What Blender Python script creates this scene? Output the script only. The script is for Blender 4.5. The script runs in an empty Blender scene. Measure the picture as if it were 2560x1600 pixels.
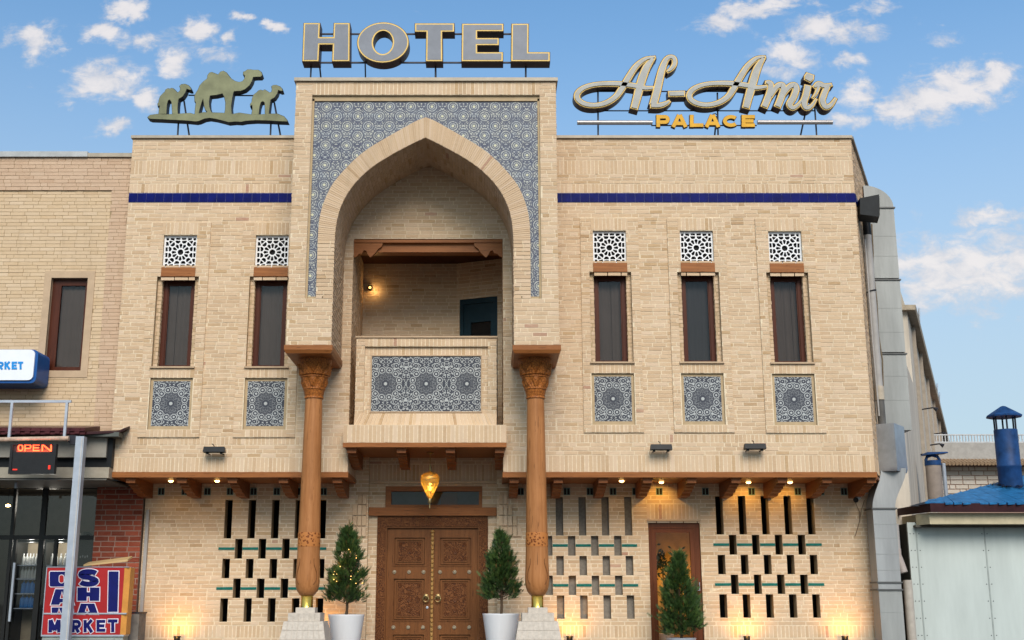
import bpy, math, random
from mathutils import Vector, Matrix
R = random.Random(7)
sc = bpy.context.scene
COL = sc.collection
PI = math.pi

# ------------------------------------------------------------------ camera
F_PX = 2970.0; TILT = math.atan(700 / 2970); CX = 1222.0; DIST = 22.0; CAMZ = 1.6
cam_d = bpy.data.cameras.new('camera'); cam = bpy.data.objects.new('camera', cam_d); COL.objects.link(cam)
cam.location = (0, -DIST, CAMZ); cam.rotation_euler = (PI / 2 + TILT, 0, 0)
cam_d.sensor_width = 36; cam_d.lens = 36 * F_PX / 2560
cam_d.shift_x = (1280 - CX) / 2560; cam_d.clip_end = 5000; cam_d.clip_start = 0.05
sc.camera = cam

# ------------------------------------------------------------------ sky, sun, exposure
SUN_EL = math.radians(38); SUN_AZ = math.radians(10)      # sun stands behind the camera, a little to the right
world = bpy.data.worlds.new('World'); sc.world = world; world.use_nodes = True
SKY_STRENGTH = 0.118
EXPOSURE = 0.56
SUN_STRENGTH = 2.25

def build_world():
    nt = world.node_tree; N = nt.nodes; L = nt.links
    for n in list(N): N.remove(n)
    out = N.new('ShaderNodeOutputWorld'); bg = N.new('ShaderNodeBackground')
    sky = N.new('ShaderNodeTexSky'); sky.sky_type = 'NISHITA'; sky.sun_disc = False
    sky.sun_elevation = SUN_EL; sky.sun_rotation = PI + SUN_AZ
    sky.air_density = 1.15; sky.dust_density = 2.6; sky.ozone_density = 1.5; sky.altitude = 400
    tc = N.new('ShaderNodeTexCoord')
    def val(x):
        return x
    def m(op, a, b=None, clamp=False):
        n = N.new('ShaderNodeMath'); n.operation = op; n.use_clamp = clamp
        for i, x in enumerate((a, b)):
            if x is None: continue
            if isinstance(x, (int, float)): n.inputs[i].default_value = x
            else: L.new(x, n.inputs[i])
        return n.outputs[0]
    sep = N.new('ShaderNodeSeparateXYZ'); L.new(tc.outputs['Generated'], sep.inputs[0])
    dx, dy, dz = sep.outputs
    ady = m('MAXIMUM', m('ABSOLUTE', dy), 0.05)
    a = m('DIVIDE', dx, ady); e = m('DIVIDE', dz, ady)
    dens = None
    # weights of cloudy patches: (column, row, half width, half height, weight) as seen along the view, mirrored behind the viewer
    patches = [(92, 100, 55, 42, 1.0), (270, 87, 57, 34, 1.0), (308, 25, 46, 30, 1.0), (355, 108, 32, 26, .85), (270, 205, 98, 46, 1.0), (440, 155, 45, 40, 1.0), (360, 246, 34, 36, .95),
               (490, 75, 42, 38, .95), (568, 98, 22, 22, .8), (545, 140, 52, 28, .72), (608, 40, 30, 17, .9), (692, 57, 24, 15, .9), (285, 327, 38, 18, .8), (185, 250, 34, 20, .6), (150, 125, 26, 18, .6), (20, 90, 22, 30, .55), (470, 120, 90, 70, .45),
               (1790, 60, 70, 30, .95), (1880, 28, 90, 26, 1.0), (1960, 8, 80, 20, .9), (2080, 75, 110, 40, .9), (1985, 130, 75, 42, .9), (1950, 175, 50, 26, .7), (2110, 160, 45, 20, .7), (2180, 20, 60, 24, .7),
               (2320, 250, 90, 50, 1.0), (2410, 215, 90, 48, 1.0), (2490, 190, 60, 40, .95), (2250, 270, 60, 40, .9), (2150, 240, 60, 34, .95), (2110, 300, 55, 30, .75), (2350, 90, 60, 34, .5),
               (2400, 680, 250, 95, .88), (2330, 740, 150, 50, .72), (2520, 640, 130, 80, .8), (2500, 540, 100, 30, .85)]
    c0 = N.new('ShaderNodeCombineXYZ'); L.new(a, c0.inputs[0]); L.new(e, c0.inputs[1])
    wn = N.new('ShaderNodeTexNoise'); wn.inputs['Scale'].default_value = 26; wn.inputs['Detail'].default_value = 6; wn.inputs['Roughness'].default_value = .6; L.new(c0.outputs[0], wn.inputs['Vector'])
    ws = N.new('ShaderNodeSeparateXYZ'); L.new(wn.outputs['Color'], ws.inputs[0])
    a0, e0 = a, e
    a = m('ADD', a, m('MULTIPLY', m('SUBTRACT', ws.outputs[0], .5), .055)); e = m('ADD', e, m('MULTIPLY', m('SUBTRACT', ws.outputs[1], .5), .045))
    for (px, py, rx, ry, w) in patches:
        u = (px - CX) / F_PX; v = (800 - py) / F_PX
        yy = math.cos(TILT) - v * math.sin(TILT); zz = math.sin(TILT) + v * math.cos(TILT)
        ac, ec = u / yy, zz / yy
        q = m('ADD', m('POWER', m('MULTIPLY', m('SUBTRACT', a, ac), F_PX / rx / 1.12), 2), m('POWER', m('MULTIPLY', m('SUBTRACT', e, ec), F_PX / ry / 1.15), 2))
        g = m('MULTIPLY', m('EXPONENT', m('MULTIPLY', q, -0.75)), w)
        dens = g if dens is None else m('MAXIMUM', dens, g)
    comb = N.new('ShaderNodeCombineXYZ'); L.new(a0, comb.inputs[0]); L.new(m('MULTIPLY', e0, 1.7), comb.inputs[1])
    def noise(scale, det, rough, dist=0.0):
        n = N.new('ShaderNodeTexNoise'); n.inputs['Scale'].default_value = scale; n.inputs['Detail'].default_value = det
        n.inputs['Roughness'].default_value = rough; n.inputs['Distortion'].default_value = dist
        L.new(comb.outputs[0], n.inputs['Vector']); return n.outputs['Fac']
    n1 = noise(34, 8, .66, .35); n2 = noise(9, 4, .55)
    base = m('MULTIPLY', m('SUBTRACT', n2, .47), .8)
    d = m('ADD', m('MULTIPLY', dens, 1.32), m('ADD', m('MULTIPLY', m('SUBTRACT', n1, .5), 2.2), m('MULTIPLY', base, .35)))
    mask = N.new('ShaderNodeMapRange'); mask.interpolation_type = 'SMOOTHSTEP'
    L.new(d, mask.inputs[0]); mask.inputs[1].default_value = .34; mask.inputs[2].default_value = 1.2
    fade = N.new('ShaderNodeMapRange'); L.new(dz, fade.inputs[0]); fade.inputs[1].default_value = .02; fade.inputs[2].default_value = .12
    k = m('MULTIPLY', m('MULTIPLY', mask.outputs[0], fade.outputs[0]), .86)
    mix = N.new('ShaderNodeMixRGB'); L.new(k, mix.inputs[0])
    tint = N.new('ShaderNodeMixRGB'); tint.blend_type = 'MULTIPLY'; tint.inputs[0].default_value = 1
    L.new(sky.outputs[0], tint.inputs[1]); tint.inputs[2].default_value = SKY_TINT
    veil = N.new('ShaderNodeMapRange'); veil.interpolation_type = 'SMOOTHSTEP'; L.new(m('DIVIDE', dz, m('MAXIMUM', m('SQRT', m('ADD', m('MULTIPLY', dx, dx), m('MULTIPLY', dy, dy))), .02)), veil.inputs[0])
    veil.inputs[1].default_value = .10; veil.inputs[2].default_value = .56; veil.inputs[3].default_value = .72; veil.inputs[4].default_value = 0
    vm = N.new('ShaderNodeMixRGB'); L.new(veil.outputs[0], vm.inputs[0]); L.new(tint.outputs[0], vm.inputs[1]); vm.inputs[2].default_value = HAZE_COL
    L.new(vm.outputs[0], mix.inputs[1])
    body = N.new('ShaderNodeMapRange'); body.interpolation_type = 'SMOOTHSTEP'; L.new(m('ADD', d, m('MULTIPLY', m('SUBTRACT', noise(22, 5, .6), .5), 1.6)), body.inputs[0]); body.inputs[1].default_value = .5; body.inputs[2].default_value = 1.5
    cc = N.new('ShaderNodeMixRGB'); L.new(body.outputs[0], cc.inputs[0]); cc.inputs[1].default_value = tuple(q * k for q, k in zip(CLOUD, (.80, .86, .95, 1))); cc.inputs[2].default_value = tuple(q * 1.12 for q in CLOUD[:3]) + (1,)
    L.new(cc.outputs[0], mix.inputs[2])
    L.new(mix.outputs[0], bg.inputs[0]); bg.inputs[1].default_value = SKY_STRENGTH
    L.new(bg.outputs[0], out.inputs[0])
HAZE_COL = (3.05, 3.45, 3.75, 1)
SKY_TINT = (.77, 1.04, 1.15, 1); CLOUD = (4.75, 4.45, 4.3, 1)
build_world()
sun_d = bpy.data.lights.new('sun', 'SUN'); sun = bpy.data.objects.new('sun', sun_d); COL.objects.link(sun)
sun_d.energy = SUN_STRENGTH; sun_d.angle = math.radians(32); sun_d.color = (1.0, .885, .75)
sdir = Vector((math.sin(SUN_AZ) * math.cos(SUN_EL), -math.cos(SUN_AZ) * math.cos(SUN_EL), math.sin(SUN_EL)))
sun.rotation_euler = sdir.to_track_quat('Z', 'Y').to_euler(); sun.location = (-5, -30, 25)
sc.view_settings.view_transform = 'Standard'; sc.view_settings.look = 'None'
sc.view_settings.exposure = EXPOSURE; sc.view_settings.gamma = 1; sc.view_settings.use_curve_mapping = False
sc.render.engine = 'CYCLES'

# ------------------------------------------------------------------ helpers
def at(px, py, Y):
    """world X, Z of the photograph's point (px, py) on the vertical plane at depth Y (used as a ruler)."""
    u = (px - CX) / F_PX; v = (800 - py) / F_PX
    dy = math.cos(TILT) - v * math.sin(TILT); dz = math.sin(TILT) + v * math.cos(TILT)
    t = (Y + DIST) / dy
    return u * t, CAMZ + t * dz
def X_(px, py, Y): return at(px, py, Y)[0]
def Z_(py, Y): return at(CX, py, Y)[1]

def thing(name, label, cat, loc=(0, 0, 0), group=None):
    o = bpy.data.objects.new(name, None); COL.objects.link(o); o.location = loc; o.empty_display_size = .2
    o['label'] = label; o['category'] = cat
    if group: o['group'] = group
    return o
def tag(o, label=None, cat=None, group=None, kind=None):
    if label: o['label'] = label
    if cat: o['category'] = cat
    if group: o['group'] = group
    if kind: o['kind'] = kind
    return o
def wloc(o):
    v = Vector(o.location)
    while o.parent: o = o.parent; v = v + Vector(o.location) if not o.get('_w') else v
    return v
def link(o, parent):
    COL.objects.link(o)
    if parent is not None:
        o.parent = parent
        p = parent; M = Matrix.Identity(4)
        if parent.parent is None and parent.type == 'EMPTY':
            M = Matrix.Translation(-Vector(parent.location))
        elif parent.parent is not None or parent.type != 'EMPTY':
            M = Matrix.Translation(-Vector(parent.location))
        o.matrix_parent_inverse = M
    return o

class MB:
    def __init__(s): s.v = []; s.f = []; s.m = []; s.t = []
    def quad(s, a, b, c, d, m=0, t=0.0):
        n = len(s.v); s.v += [tuple(a), tuple(b), tuple(c), tuple(d)]; s.f.append((n, n + 1, n + 2, n + 3)); s.m.append(m); s.t.append(t)
    def tri(s, a, b, c, m=0, t=0.0):
        n = len(s.v); s.v += [tuple(a), tuple(b), tuple(c)]; s.f.append((n, n + 1, n + 2)); s.m.append(m); s.t.append(t)
    def hexa(s, p, m=0, t=0.0, faces='nbtlrf'):
        """p: 8 points, front four (counter-clockwise seen from outside) then back four."""
        n = len(s.v); s.v += [tuple(q) for q in p]
        F = {'f': (0, 1, 2, 3), 'n': (7, 6, 5, 4), 'b': (0, 4, 5, 1), 'r': (1, 5, 6, 2), 't': (2, 6, 7, 3), 'l': (3, 7, 4, 0)}
        for k in faces: s.f.append(tuple(n + i for i in F[k])); s.m.append(m); s.t.append(t)
    def box(s, x0, x1, y0, y1, z0, z1, m=0, t=0.0):
        s.hexa([(x0, y0, z0), (x1, y0, z0), (x1, y0, z1), (x0, y0, z1), (x0, y1, z0), (x1, y1, z0), (x1, y1, z1), (x0, y1, z1)], m, t)
    def prism(s, poly, y0, y1, m=0, ms=None, back=True):
        """outline in (x, z), counter-clockwise seen from -Y, extruded from y0 (front) to y1."""
        if sum(poly[i][0] * poly[(i + 1) % len(poly)][1] - poly[(i + 1) % len(poly)][0] * poly[i][1] for i in range(len(poly))) < 0: poly = poly[::-1]
        n = len(s.v); k = len(poly); ms = m if ms is None else ms
        s.v += [(x, y0, z) for x, z in poly] + [(x, y1, z) for x, z in poly]
        s.f.append(tuple(range(n, n + k))); s.m.append(m); s.t.append(0)
        if back: s.f.append(tuple(range(n + 2 * k - 1, n + k - 1, -1))); s.m.append(ms); s.t.append(0)
        for i in range(k):
            j = (i + 1) % k
            s.f.append((n + i, n + k + i, n + k + j, n + j)); s.m.append(ms); s.t.append(0)
    def xprism(s, prof, x0, x1, m=0):
        """profile in (y, z) extruded along X."""
        n = len(s.v); k = len(prof)
        if sum(prof[i][0] * prof[(i + 1) % k][1] - prof[(i + 1) % k][0] * prof[i][1] for i in range(k)) < 0: prof = prof[::-1]
        s.v += [(x0, y, z) for y, z in prof] + [(x1, y, z) for y, z in prof]
        s.f.append(tuple(range(n + k - 1, n - 1, -1))); s.m.append(m); s.t.append(0)
        s.f.append(tuple(range(n + k, n + 2 * k))); s.m.append(m); s.t.append(0)
        for i in range(k):
            j = (i + 1) % k; s.f.append((n + i, n + j, n + k + j, n + k + i)); s.m.append(m); s.t.append(0)
    def lathe(s, prof, c=(0, 0, 0), seg=24, m=0, fn=None, caps=True):
        n = len(s.v); k = len(prof)
        for (r, z) in prof:
            for i in range(seg):
                a = 2 * PI * i / seg; rr = r if fn is None else fn(r, z, a)
                s.v.append((c[0] + rr * math.cos(a), c[1] + rr * math.sin(a), c[2] + z))
        for j in range(k - 1):
            for i in range(seg):
                i2 = (i + 1) % seg
                q = (n + j * seg + i, n + j * seg + i2, n + (j + 1) * seg + i2, n + (j + 1) * seg + i)
                s.f.append(q if prof[-1][1] >= prof[0][1] else q[::-1]); s.m.append(m); s.t.append(0)
        if caps:
            up = prof[-1][1] >= prof[0][1]
            a = tuple(range(n, n + seg)); b = tuple(range(n + (k - 1) * seg, n + k * seg))
            s.f.append(a[::-1] if up else a); s.m.append(m); s.t.append(0)
            s.f.append(b if up else b[::-1]); s.m.append(m); s.t.append(0)
    def tube(s, pts, r, seg=8, m=0):
        pts = [Vector(p) for p in pts]; n = len(s.v); up = Vector((0, 0, 1)); k = len(pts)
        for i, p in enumerate(pts):
            d = (pts[min(i + 1, k - 1)] - pts[max(i - 1, 0)]).normalized()
            a = d.cross(up if abs(d.z) < .95 else Vector((0, 1, 0))).normalized(); b = a.cross(d)
            rr = r[i] if isinstance(r, (list, tuple)) else r
            for j in range(seg):
                t = 2 * PI * j / seg; s.v.append(tuple(p + a * rr * math.cos(t) + b * rr * math.sin(t)))
        for i in range(k - 1):
            for j in range(seg):
                j2 = (j + 1) % seg; s.f.append((n + i * seg + j, n + (i + 1) * seg + j, n + (i + 1) * seg + j2, n + i * seg + j2)); s.m.append(m); s.t.append(0)
        s.f.append(tuple(range(n, n + seg))); s.m.append(m); s.t.append(0)
        s.f.append(tuple(range(n + (k - 1) * seg, n + k * seg))[::-1]); s.m.append(m); s.t.append(0)
    def mesh(s, name, mats, smooth=False, tint=False):
        me = bpy.data.meshes.new(name); me.from_pydata(s.v, [], s.f)
        for q in (mats if isinstance(mats, (list, tuple)) else [mats]): me.materials.append(q)
        me.polygons.foreach_set('material_index', s.m)
        if smooth: me.polygons.foreach_set('use_smooth', [True] * len(s.f))
        if tint:
            a = me.attributes.new('tint', 'FLOAT', 'FACE'); a.data.foreach_set('value', s.t)
        me.update(); return me
    def build(s, name, mats, parent=None, smooth=False, tint=False, loc=None, auto=None):
        o = bpy.data.objects.new(name, s.mesh(name, mats, smooth, tint))
        if loc: o.location = loc
        link(o, parent)
        if auto:
            me = o.data; me.polygons.foreach_set('use_smooth', [True] * len(me.polygons))
            import bmesh
            bm = bmesh.new(); bm.from_mesh(me); bmesh.ops.remove_doubles(bm, verts=bm.verts, dist=1e-5)
            for ed in bm.edges:
                if len(ed.link_faces) == 2 and ed.calc_face_angle(0) > math.radians(auto): ed.smooth = False
            bm.to_mesh(me); bm.free()
        return o

def inst(name, me, loc, parent, rot=None):
    o = bpy.data.objects.new(name, me); o.location = loc
    if rot: o.rotation_euler = rot
    return link(o, parent)

def copy_tree(o, delta, label=None, group=None):
    """a thing with copies of its parts and their sub-parts; vertices of children are world-based through parent inverses."""
    c = o.copy(); COL.objects.link(c); c.location = Vector(o.location) + Vector(delta)
    if label: c['label'] = label
    if group: c['group'] = group
    for ch in list(o.children):
        d = ch.copy(); COL.objects.link(d); d.parent = c
        for g in ch.children:
            h = g.copy(); COL.objects.link(h); h.parent = d
    return c

# ------------------------------------------------------------------ materials
def newmat(name):
    m = bpy.data.materials.new(name); m.use_nodes = True
    nt = m.node_tree; p = nt.nodes['Principled BSDF']
    return m, nt, p
class NX:
    def __init__(s, nt): s.nt = nt; s.N = nt.nodes; s.L = nt.links
    def m(s, op, a, b=None, c=None, clamp=False):
        n = s.N.new('ShaderNodeMath'); n.operation = op; n.use_clamp = clamp
        for i, x in enumerate((a, b, c)):
            if x is None: continue
            if isinstance(x, (int, float)): n.inputs[i].default_value = x
            else: s.L.new(x, n.inputs[i])
        return n.outputs[0]
    def noise(s, vec, scale, det=4, rough=.6, dist=0):
        n = s.N.new('ShaderNodeTexNoise'); n.inputs['Scale'].default_value = scale; n.inputs['Detail'].default_value = det
        n.inputs['Roughness'].default_value = rough; n.inputs['Distortion'].default_value = dist
        if vec is not None: s.L.new(vec, n.inputs['Vector'])
        return n.outputs['Fac']
    def coord(s, kind='Object'): return s.N.new('ShaderNodeTexCoord').outputs[kind]
    def pos(s): return s.N.new('ShaderNodeNewGeometry').outputs['Position']
    def sep(s, v):
        n = s.N.new('ShaderNodeSeparateXYZ'); s.L.new(v, n.inputs[0]); return n.outputs
    def comb(s, x, y, z=0.0):
        n = s.N.new('ShaderNodeCombineXYZ')
        for i, q in enumerate((x, y, z)):
            if isinstance(q, (int, float)): n.inputs[i].default_value = q
            else: s.L.new(q, n.inputs[i])
        return n.outputs[0]
    def scale(s, v, sx, sy, sz):
        n = s.N.new('ShaderNodeMapping'); n.inputs['Scale'].default_value = (sx, sy, sz); s.L.new(v, n.inputs['Vector']); return n.outputs[0]
    def ramp(s, fac, stops, interp='LINEAR'):
        n = s.N.new('ShaderNodeValToRGB'); cr = n.color_ramp; cr.interpolation = interp
        while len(cr.elements) < len(stops): cr.elements.new(.5)
        for e, (p, c) in zip(cr.elements, stops): e.position = p; e.color = (*c, 1)
        s.L.new(fac, n.inputs[0]); return n.outputs[0]
    def mix(s, fac, a, b, mode='MIX'):
        n = s.N.new('ShaderNodeMixRGB'); n.blend_type = mode
        for i, x in enumerate((fac, a, b)):
            if isinstance(x, (int, float)): n.inputs[i].default_value = x
            elif isinstance(x, tuple): n.inputs[i].default_value = (*x, 1) if len(x) == 3 else x
            else: s.L.new(x, n.inputs[i])
        return n.outputs[0]
    def step(s, x, a, b):
        n = s.N.new('ShaderNodeMapRange'); n.interpolation_type = 'SMOOTHSTEP'; s.L.new(x, n.inputs[0])
        n.inputs[1].default_value = a; n.inputs[2].default_value = b; return n.outputs[0]
    def bump(s, h, strength, dist, p):
        n = s.N.new('ShaderNodeBump'); n.inputs['Strength'].default_value = strength; n.inputs['Distance'].default_value = dist
        s.L.new(h, n.inputs['Height']); s.L.new(n.outputs[0], p.inputs['Normal'])

def brick_mat(name, stops, rough=.9, bloom=.30):
    m, nt, p = newmat(name); x = NX(nt)
    at_ = x.N.new('ShaderNodeAttribute'); at_.attribute_name = 'tint'
    oi = x.N.new('ShaderNodeObjectInfo'); cr = x.sep(oi.outputs['Color'])[0]
    f = x.m('ADD', at_.outputs['Fac'], cr)
    g = x.pos()
    n1 = x.noise(x.scale(g, 1, 1, 3.2), 9, 5, .65); n2 = x.noise(g, 160, 3, .6); n3 = x.noise(g, .55, 4, .6)
    col = x.ramp(f, stops)
    col = x.mix(x.m('MULTIPLY', x.step(n1, .35, .72), bloom), col, (.60, .455, .325))       # lime bloom
    col = x.mix(x.m('MULTIPLY', x.step(n3, .42, .68), .16 if bloom > .1 else 0), col, (.45, .33, .23))       # broad weathering
    n4 = x.noise(x.scale(g, 1, 1, .09), 3.2, 5, .65)
    col = x.mix(x.m('MULTIPLY', x.step(n4, .52, .74), .30 if bloom > .1 else 0), col, (.36, .26, .17))       # rain streaks
    col = x.mix(x.m('MULTIPLY', x.step(n2, .60, .73), .45), col, (.22, .145, .09))      # pits
    x.L.new(col, p.inputs['Base Color']); p.inputs['Roughness'].default_value = rough; p.inputs['Specular IOR Level'].default_value = .12
    x.bump(x.m('ADD', n2, x.m('MULTIPLY', n1, .6)), .45, .006, p)
    return m
B_STOPS = [(0, (.34, .205, .11)), (.12, (.46, .305, .17)), (.32, (.475, .325, .205)), (.55, (.55, .388, .248)), (.8, (.59, .435, .305)), (.93, (.615, .465, .335)), (.965, (.45, .27, .19)), (1, (.36, .19, .13))]
BRICK = brick_mat('cream_brick', B_STOPS)
BRICK_Y = brick_mat('yellow_brick', [(0, (.52, .37, .225)), (.5, (.565, .415, .265)), (1, (.60, .455, .31))])
BRICK_P = brick_mat('pink_brick', [(0, (.46, .305, .205)), (.5, (.50, .345, .24)), (1, (.54, .385, .275))])
BRICK_R = brick_mat('red_brick', [(0, (.16, .03, .016)), (.5, (.22, .042, .022)), (1, (.28, .06, .032))], .75, .07)
BRICK_W = brick_mat('pale_brick', [(0, (.40, .36, .32)), (.5, (.47, .43, .39)), (1, (.52, .48, .44))])

def simple(name, col, rough=.6, metal=0.0, var=.12, scale=6, bump=0, streak=False, emit=None, es=0, spec=.18):
    m, nt, p = newmat(name); x = NX(nt); g = x.pos()
    v = x.scale(g, 1, 1, .15) if streak else g
    n = x.noise(v, scale, 5, .65)
    dark = tuple(c * (1 - var * 1.6) for c in col); lite = tuple(min(1, c * (1 + var)) for c in col)
    x.L.new(x.ramp(n, [(.28, dark), (.72, lite)]), p.inputs['Base Color'])
    p.inputs['Roughness'].default_value = rough; p.inputs['Metallic'].default_value = metal; p.inputs['Specular IOR Level'].default_value = spec
    if bump: x.bump(x.noise(g, scale * 6, 4, .6), bump, .01, p)
    if emit: p.inputs['Emission Color'].default_value = (*emit, 1); p.inputs['Emission Strength'].default_value = es
    return m
MORTAR = simple('lime_mortar', (.68, .555, .40), .95, var=.14, scale=14, bump=.3)
MORTAR_Y = simple('tan_mortar', (.32, .23, .13), .95, var=.12, scale=14, bump=.3)
MORTAR_R = simple('pale_mortar', (.33, .22, .175), .95, var=.12, scale=14, bump=.3)
PLASTER = simple('beige_plaster', (.42, .31, .19), .9, var=.10, scale=5, bump=.2)
PLASTER_P = simple('pinkish_plaster', (.46, .33, .22), .9, var=.08, scale=5, bump=.2)
SIDEWALL = simple('streaked_render', (.52, .46, .39), .92, var=.2, scale=2.2, bump=.35, streak=True)
GREYFILL = simple('grey_infill', (.20, .175, .15), .95, var=.16, scale=20, bump=.3)
DARKROOM = simple('dark_interior', (.02, .019, .02), .9)  # near-black colour puts the shade of unlit rooms into the surface

def wood_mat(name, c0, c1, axis, rough=.45, scale=1.0, coat=.15):
    m, nt, p = newmat(name); x = NX(nt); g = x.coord('Object')
    s = {'x': (.06, 1, 1), 'y': (1, .06, 1), 'z': (1, 1, .06)}[axis]
    v = x.scale(g, *(q * scale for q in s))
    n = x.noise(v, 22, 6, .62, .5); n2 = x.noise(v, 120, 3, .5); n3 = x.noise(g, 1.7, 3, .5)
    col = x.ramp(n, [(.25, c0), (.52, tuple((a + b) / 2 for a, b in zip(c0, c1))), (.78, c1)])
    col = x.mix(x.m('MULTIPLY', x.step(n2, .55, .8), .35), col, tuple(c * .5 for c in c0))
    col = x.mix(x.m('MULTIPLY', x.step(n3, .45, .75), .25), col, tuple(c * .7 for c in c0))
    crack = x.step(x.noise(v, 60, 2, .5, .4), .66, .70)
    col = x.mix(x.m('MULTIPLY', crack, .7), col, tuple(c * .3 for c in c0))
    if name.startswith('carved_honey'):
        vo = x.N.new('ShaderNodeTexVoronoi'); vo.inputs['Scale'].default_value = 21; vo.feature = 'DISTANCE_TO_EDGE'; x.L.new(g, vo.inputs['Vector'])
        col = x.mix(x.m('MULTIPLY', x.step(vo.outputs['Distance'], .10, .03), .75), col, (.075, .021, .006))
    x.L.new(col, p.inputs['Base Color']); p.inputs['Roughness'].default_value = rough
    p.inputs['Specular IOR Level'].default_value = .16; p.inputs['Coat Weight'].default_value = coat * .12; p.inputs['Coat Roughness'].default_value = .25
    x.bump(n, .25, .004, p); return m
WOOD_X = wood_mat('stained_wood_along', (.20, .066, .018), (.33, .122, .036), 'x')
WOOD_Y = wood_mat('stained_wood_deep', (.165, .050, .014), (.26, .088, .026), 'y')
WOOD_COL = wood_mat('honey_wood', (.26, .098, .030), (.45, .195, .072), 'z', .42, .8, .3)
WOOD_CAP = wood_mat('carved_honey_wood', (.27, .082, .015), (.42, .145, .032), 'z', .5)
WOOD_DOOR = wood_mat('walnut_wood', (.105, .036, .010), (.19, .072, .022), 'z', .45, 1, .2)
WOOD_CARVE = wood_mat('carved_walnut', (.075, .024, .009), (.14, .052, .02), 'z', .6)
WOOD_DARK = wood_mat('mahogany_frame', (.048, .011, .005), (.085, .021, .009), 'z', .4)
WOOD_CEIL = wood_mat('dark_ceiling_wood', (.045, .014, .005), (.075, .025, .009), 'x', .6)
WOOD_PALE = wood_mat('pale_plank', (.42, .27, .12), (.55, .38, .19), 'x', .6)

def glass_mat(name, tint, gloss=.14):
    m, nt, p = newmat(name); N = nt.nodes; L = nt.links
    N.remove(p); out = N['Material Output']
    tr = N.new('ShaderNodeBsdfTransparent'); tr.inputs[0].default_value = (*tint, 1)
    gl = N.new('ShaderNodeBsdfGlossy'); gl.inputs['Roughness'].default_value = .02; gl.inputs[0].default_value = (.9, .95, 1, 1)
    fr = N.new('ShaderNodeFresnel'); fr.inputs[0].default_value = 1.5
    a = N.new('ShaderNodeMath'); a.operation = 'ADD'; L.new(fr.outputs[0], a.inputs[0]); a.inputs[1].default_value = gloss - .06
    mx = N.new('ShaderNodeMixShader'); L.new(a.outputs[0], mx.inputs[0]); L.new(tr.outputs[0], mx.inputs[1]); L.new(gl.outputs[0], mx.inputs[2])
    L.new(mx.outputs[0], out.inputs[0]); return m
GLASS = glass_mat('window_glass', (.70, .68, .67), .045)
GLASS_DOOR = glass_mat('door_glass', (.82, .8, .76), .045)
GLASS_SHOP = glass_mat('shop_glass', (.70, .72, .74), .06)
CURTAIN = simple('drawn_curtain', (.19, .155, .135), .95, var=.05, scale=3, spec=.02)
WHITE_L = simple('white_lattice_paint', (.78, .77, .78), .6, var=.04, scale=10)
POT = simple('white_pot_glaze', (.72, .72, .75), .4, var=.05, scale=5, streak=True)
BLACK = simple('black_metal', (.012, .013, .015), .45, .2, var=.2)
STEEL_D = simple('dark_steel_rod', (.035, .035, .045), .5, .5)
STEEL = simple('painted_grey_steel', (.38, .41, .47), .35, .3, var=.08)
GALV = simple('galvanised_sheet', (.28, .285, .29), .45, .5, var=.2, scale=2.2, streak=True, bump=.05)
GALV2 = simple('dull_galvanised_sheet', (.27, .275, .27), .5, .35, var=.22, scale=1.6, streak=True, bump=.05)
PVC = simple('grey_plastic_pipe', (.34, .32, .31), .5, var=.08)
COPING = simple('beige_metal_coping', (.34, .29, .23), .5, .2, var=.1)
BRASS = simple('polished_brass', (.72, .46, .10), .22, 1.0, var=.12, scale=12)
BRASS_D = simple('aged_brass', (.36, .26, .12), .4, .9, var=.25, scale=30)
STONE = simple('pale_plinth_stone', (.50, .44, .38), .85, var=.12, scale=20, bump=.3)
TEAL = simple('teal_glaze', (.012, .125, .105), .2, var=.2, scale=15)
BLUET = simple('cobalt_glaze', (.004, .008, .105), .3, var=.25, scale=4, spec=.05)
GROUT = simple('pale_grout', (.15, .16, .30), .9)
SHEDW = simple('pale_green_panel', (.45, .49, .475), .55, var=.09, scale=2.0, streak=True)
CREAMF = simple('cream_fascia', (.47, .40, .27), .6, var=.1)
ROOFB = simple('blue_roof_sheet', (.02, .135, .31), .42, .1, var=.3, scale=5)
BLUEP = simple('blue_pipe_paint', (.012, .048, .15), .5, .0, var=.35, scale=4)
MAROON = simple('maroon_metal', (.075, .018, .022), .4, .3, var=.2)
MAROON_D = simple('dark_maroon_metal', (.035, .011, .014), .45, .3, var=.2)
FASCIA = simple('grey_fascia_panel', (.25, .23, .20), .6, var=.08)
SHOPF = simple('black_shop_frame', (.02, .02, .02), .4, .3)
EMIT_W = simple('warm_bulb', (.9, .6, .3), .5, emit=(1, .62, .22), es=14)
EMIT_F = simple('fairy_light', (.9, .6, .3), .5, emit=(1, .56, .14), es=3)
EMIT_S = simple('warm_spot', (.9, .6, .3), .5, emit=(1, .58, .18), es=9)
EMIT_R = simple('red_led', (.3, .02, .01), .5, emit=(1, .07, .02), es=4.5)
EMIT_R2 = simple('red_led_glow', (.3, .02, .01), .5, emit=(1, .03, .015), es=.9)
SCREEN = simple('dark_led_screen', (.018, .018, .02), .35)
SIGNR = simple('red_sign_face', (.34, .020, .022), .35, var=.12, scale=2)
SIGNB = simple('navy_sign_print', (.006, .008, .10), .35)
SIGNW = simple('white_sign_print', (.66, .62, .70), .4)
SIGN_O = simple('orange_sign_side', (.55, .24, .05), .5)
SIGNBL = simple('blue_sign_print', (.02, .24, .62), .35)
SIGNEDGE = simple('blue_sign_edge', (.012, .08, .28), .35)
SIGNFACE = simple('white_sign_face', (.72, .74, .80), .3, var=.03)
LET_FACE = simple('grey_letter_face', (.165, .175, .205), .45, .1, var=.1, scale=3)
LET_FACE2 = simple('silver_letter_face', (.29, .29, .28), .45, .1, var=.1, scale=5)
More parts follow.
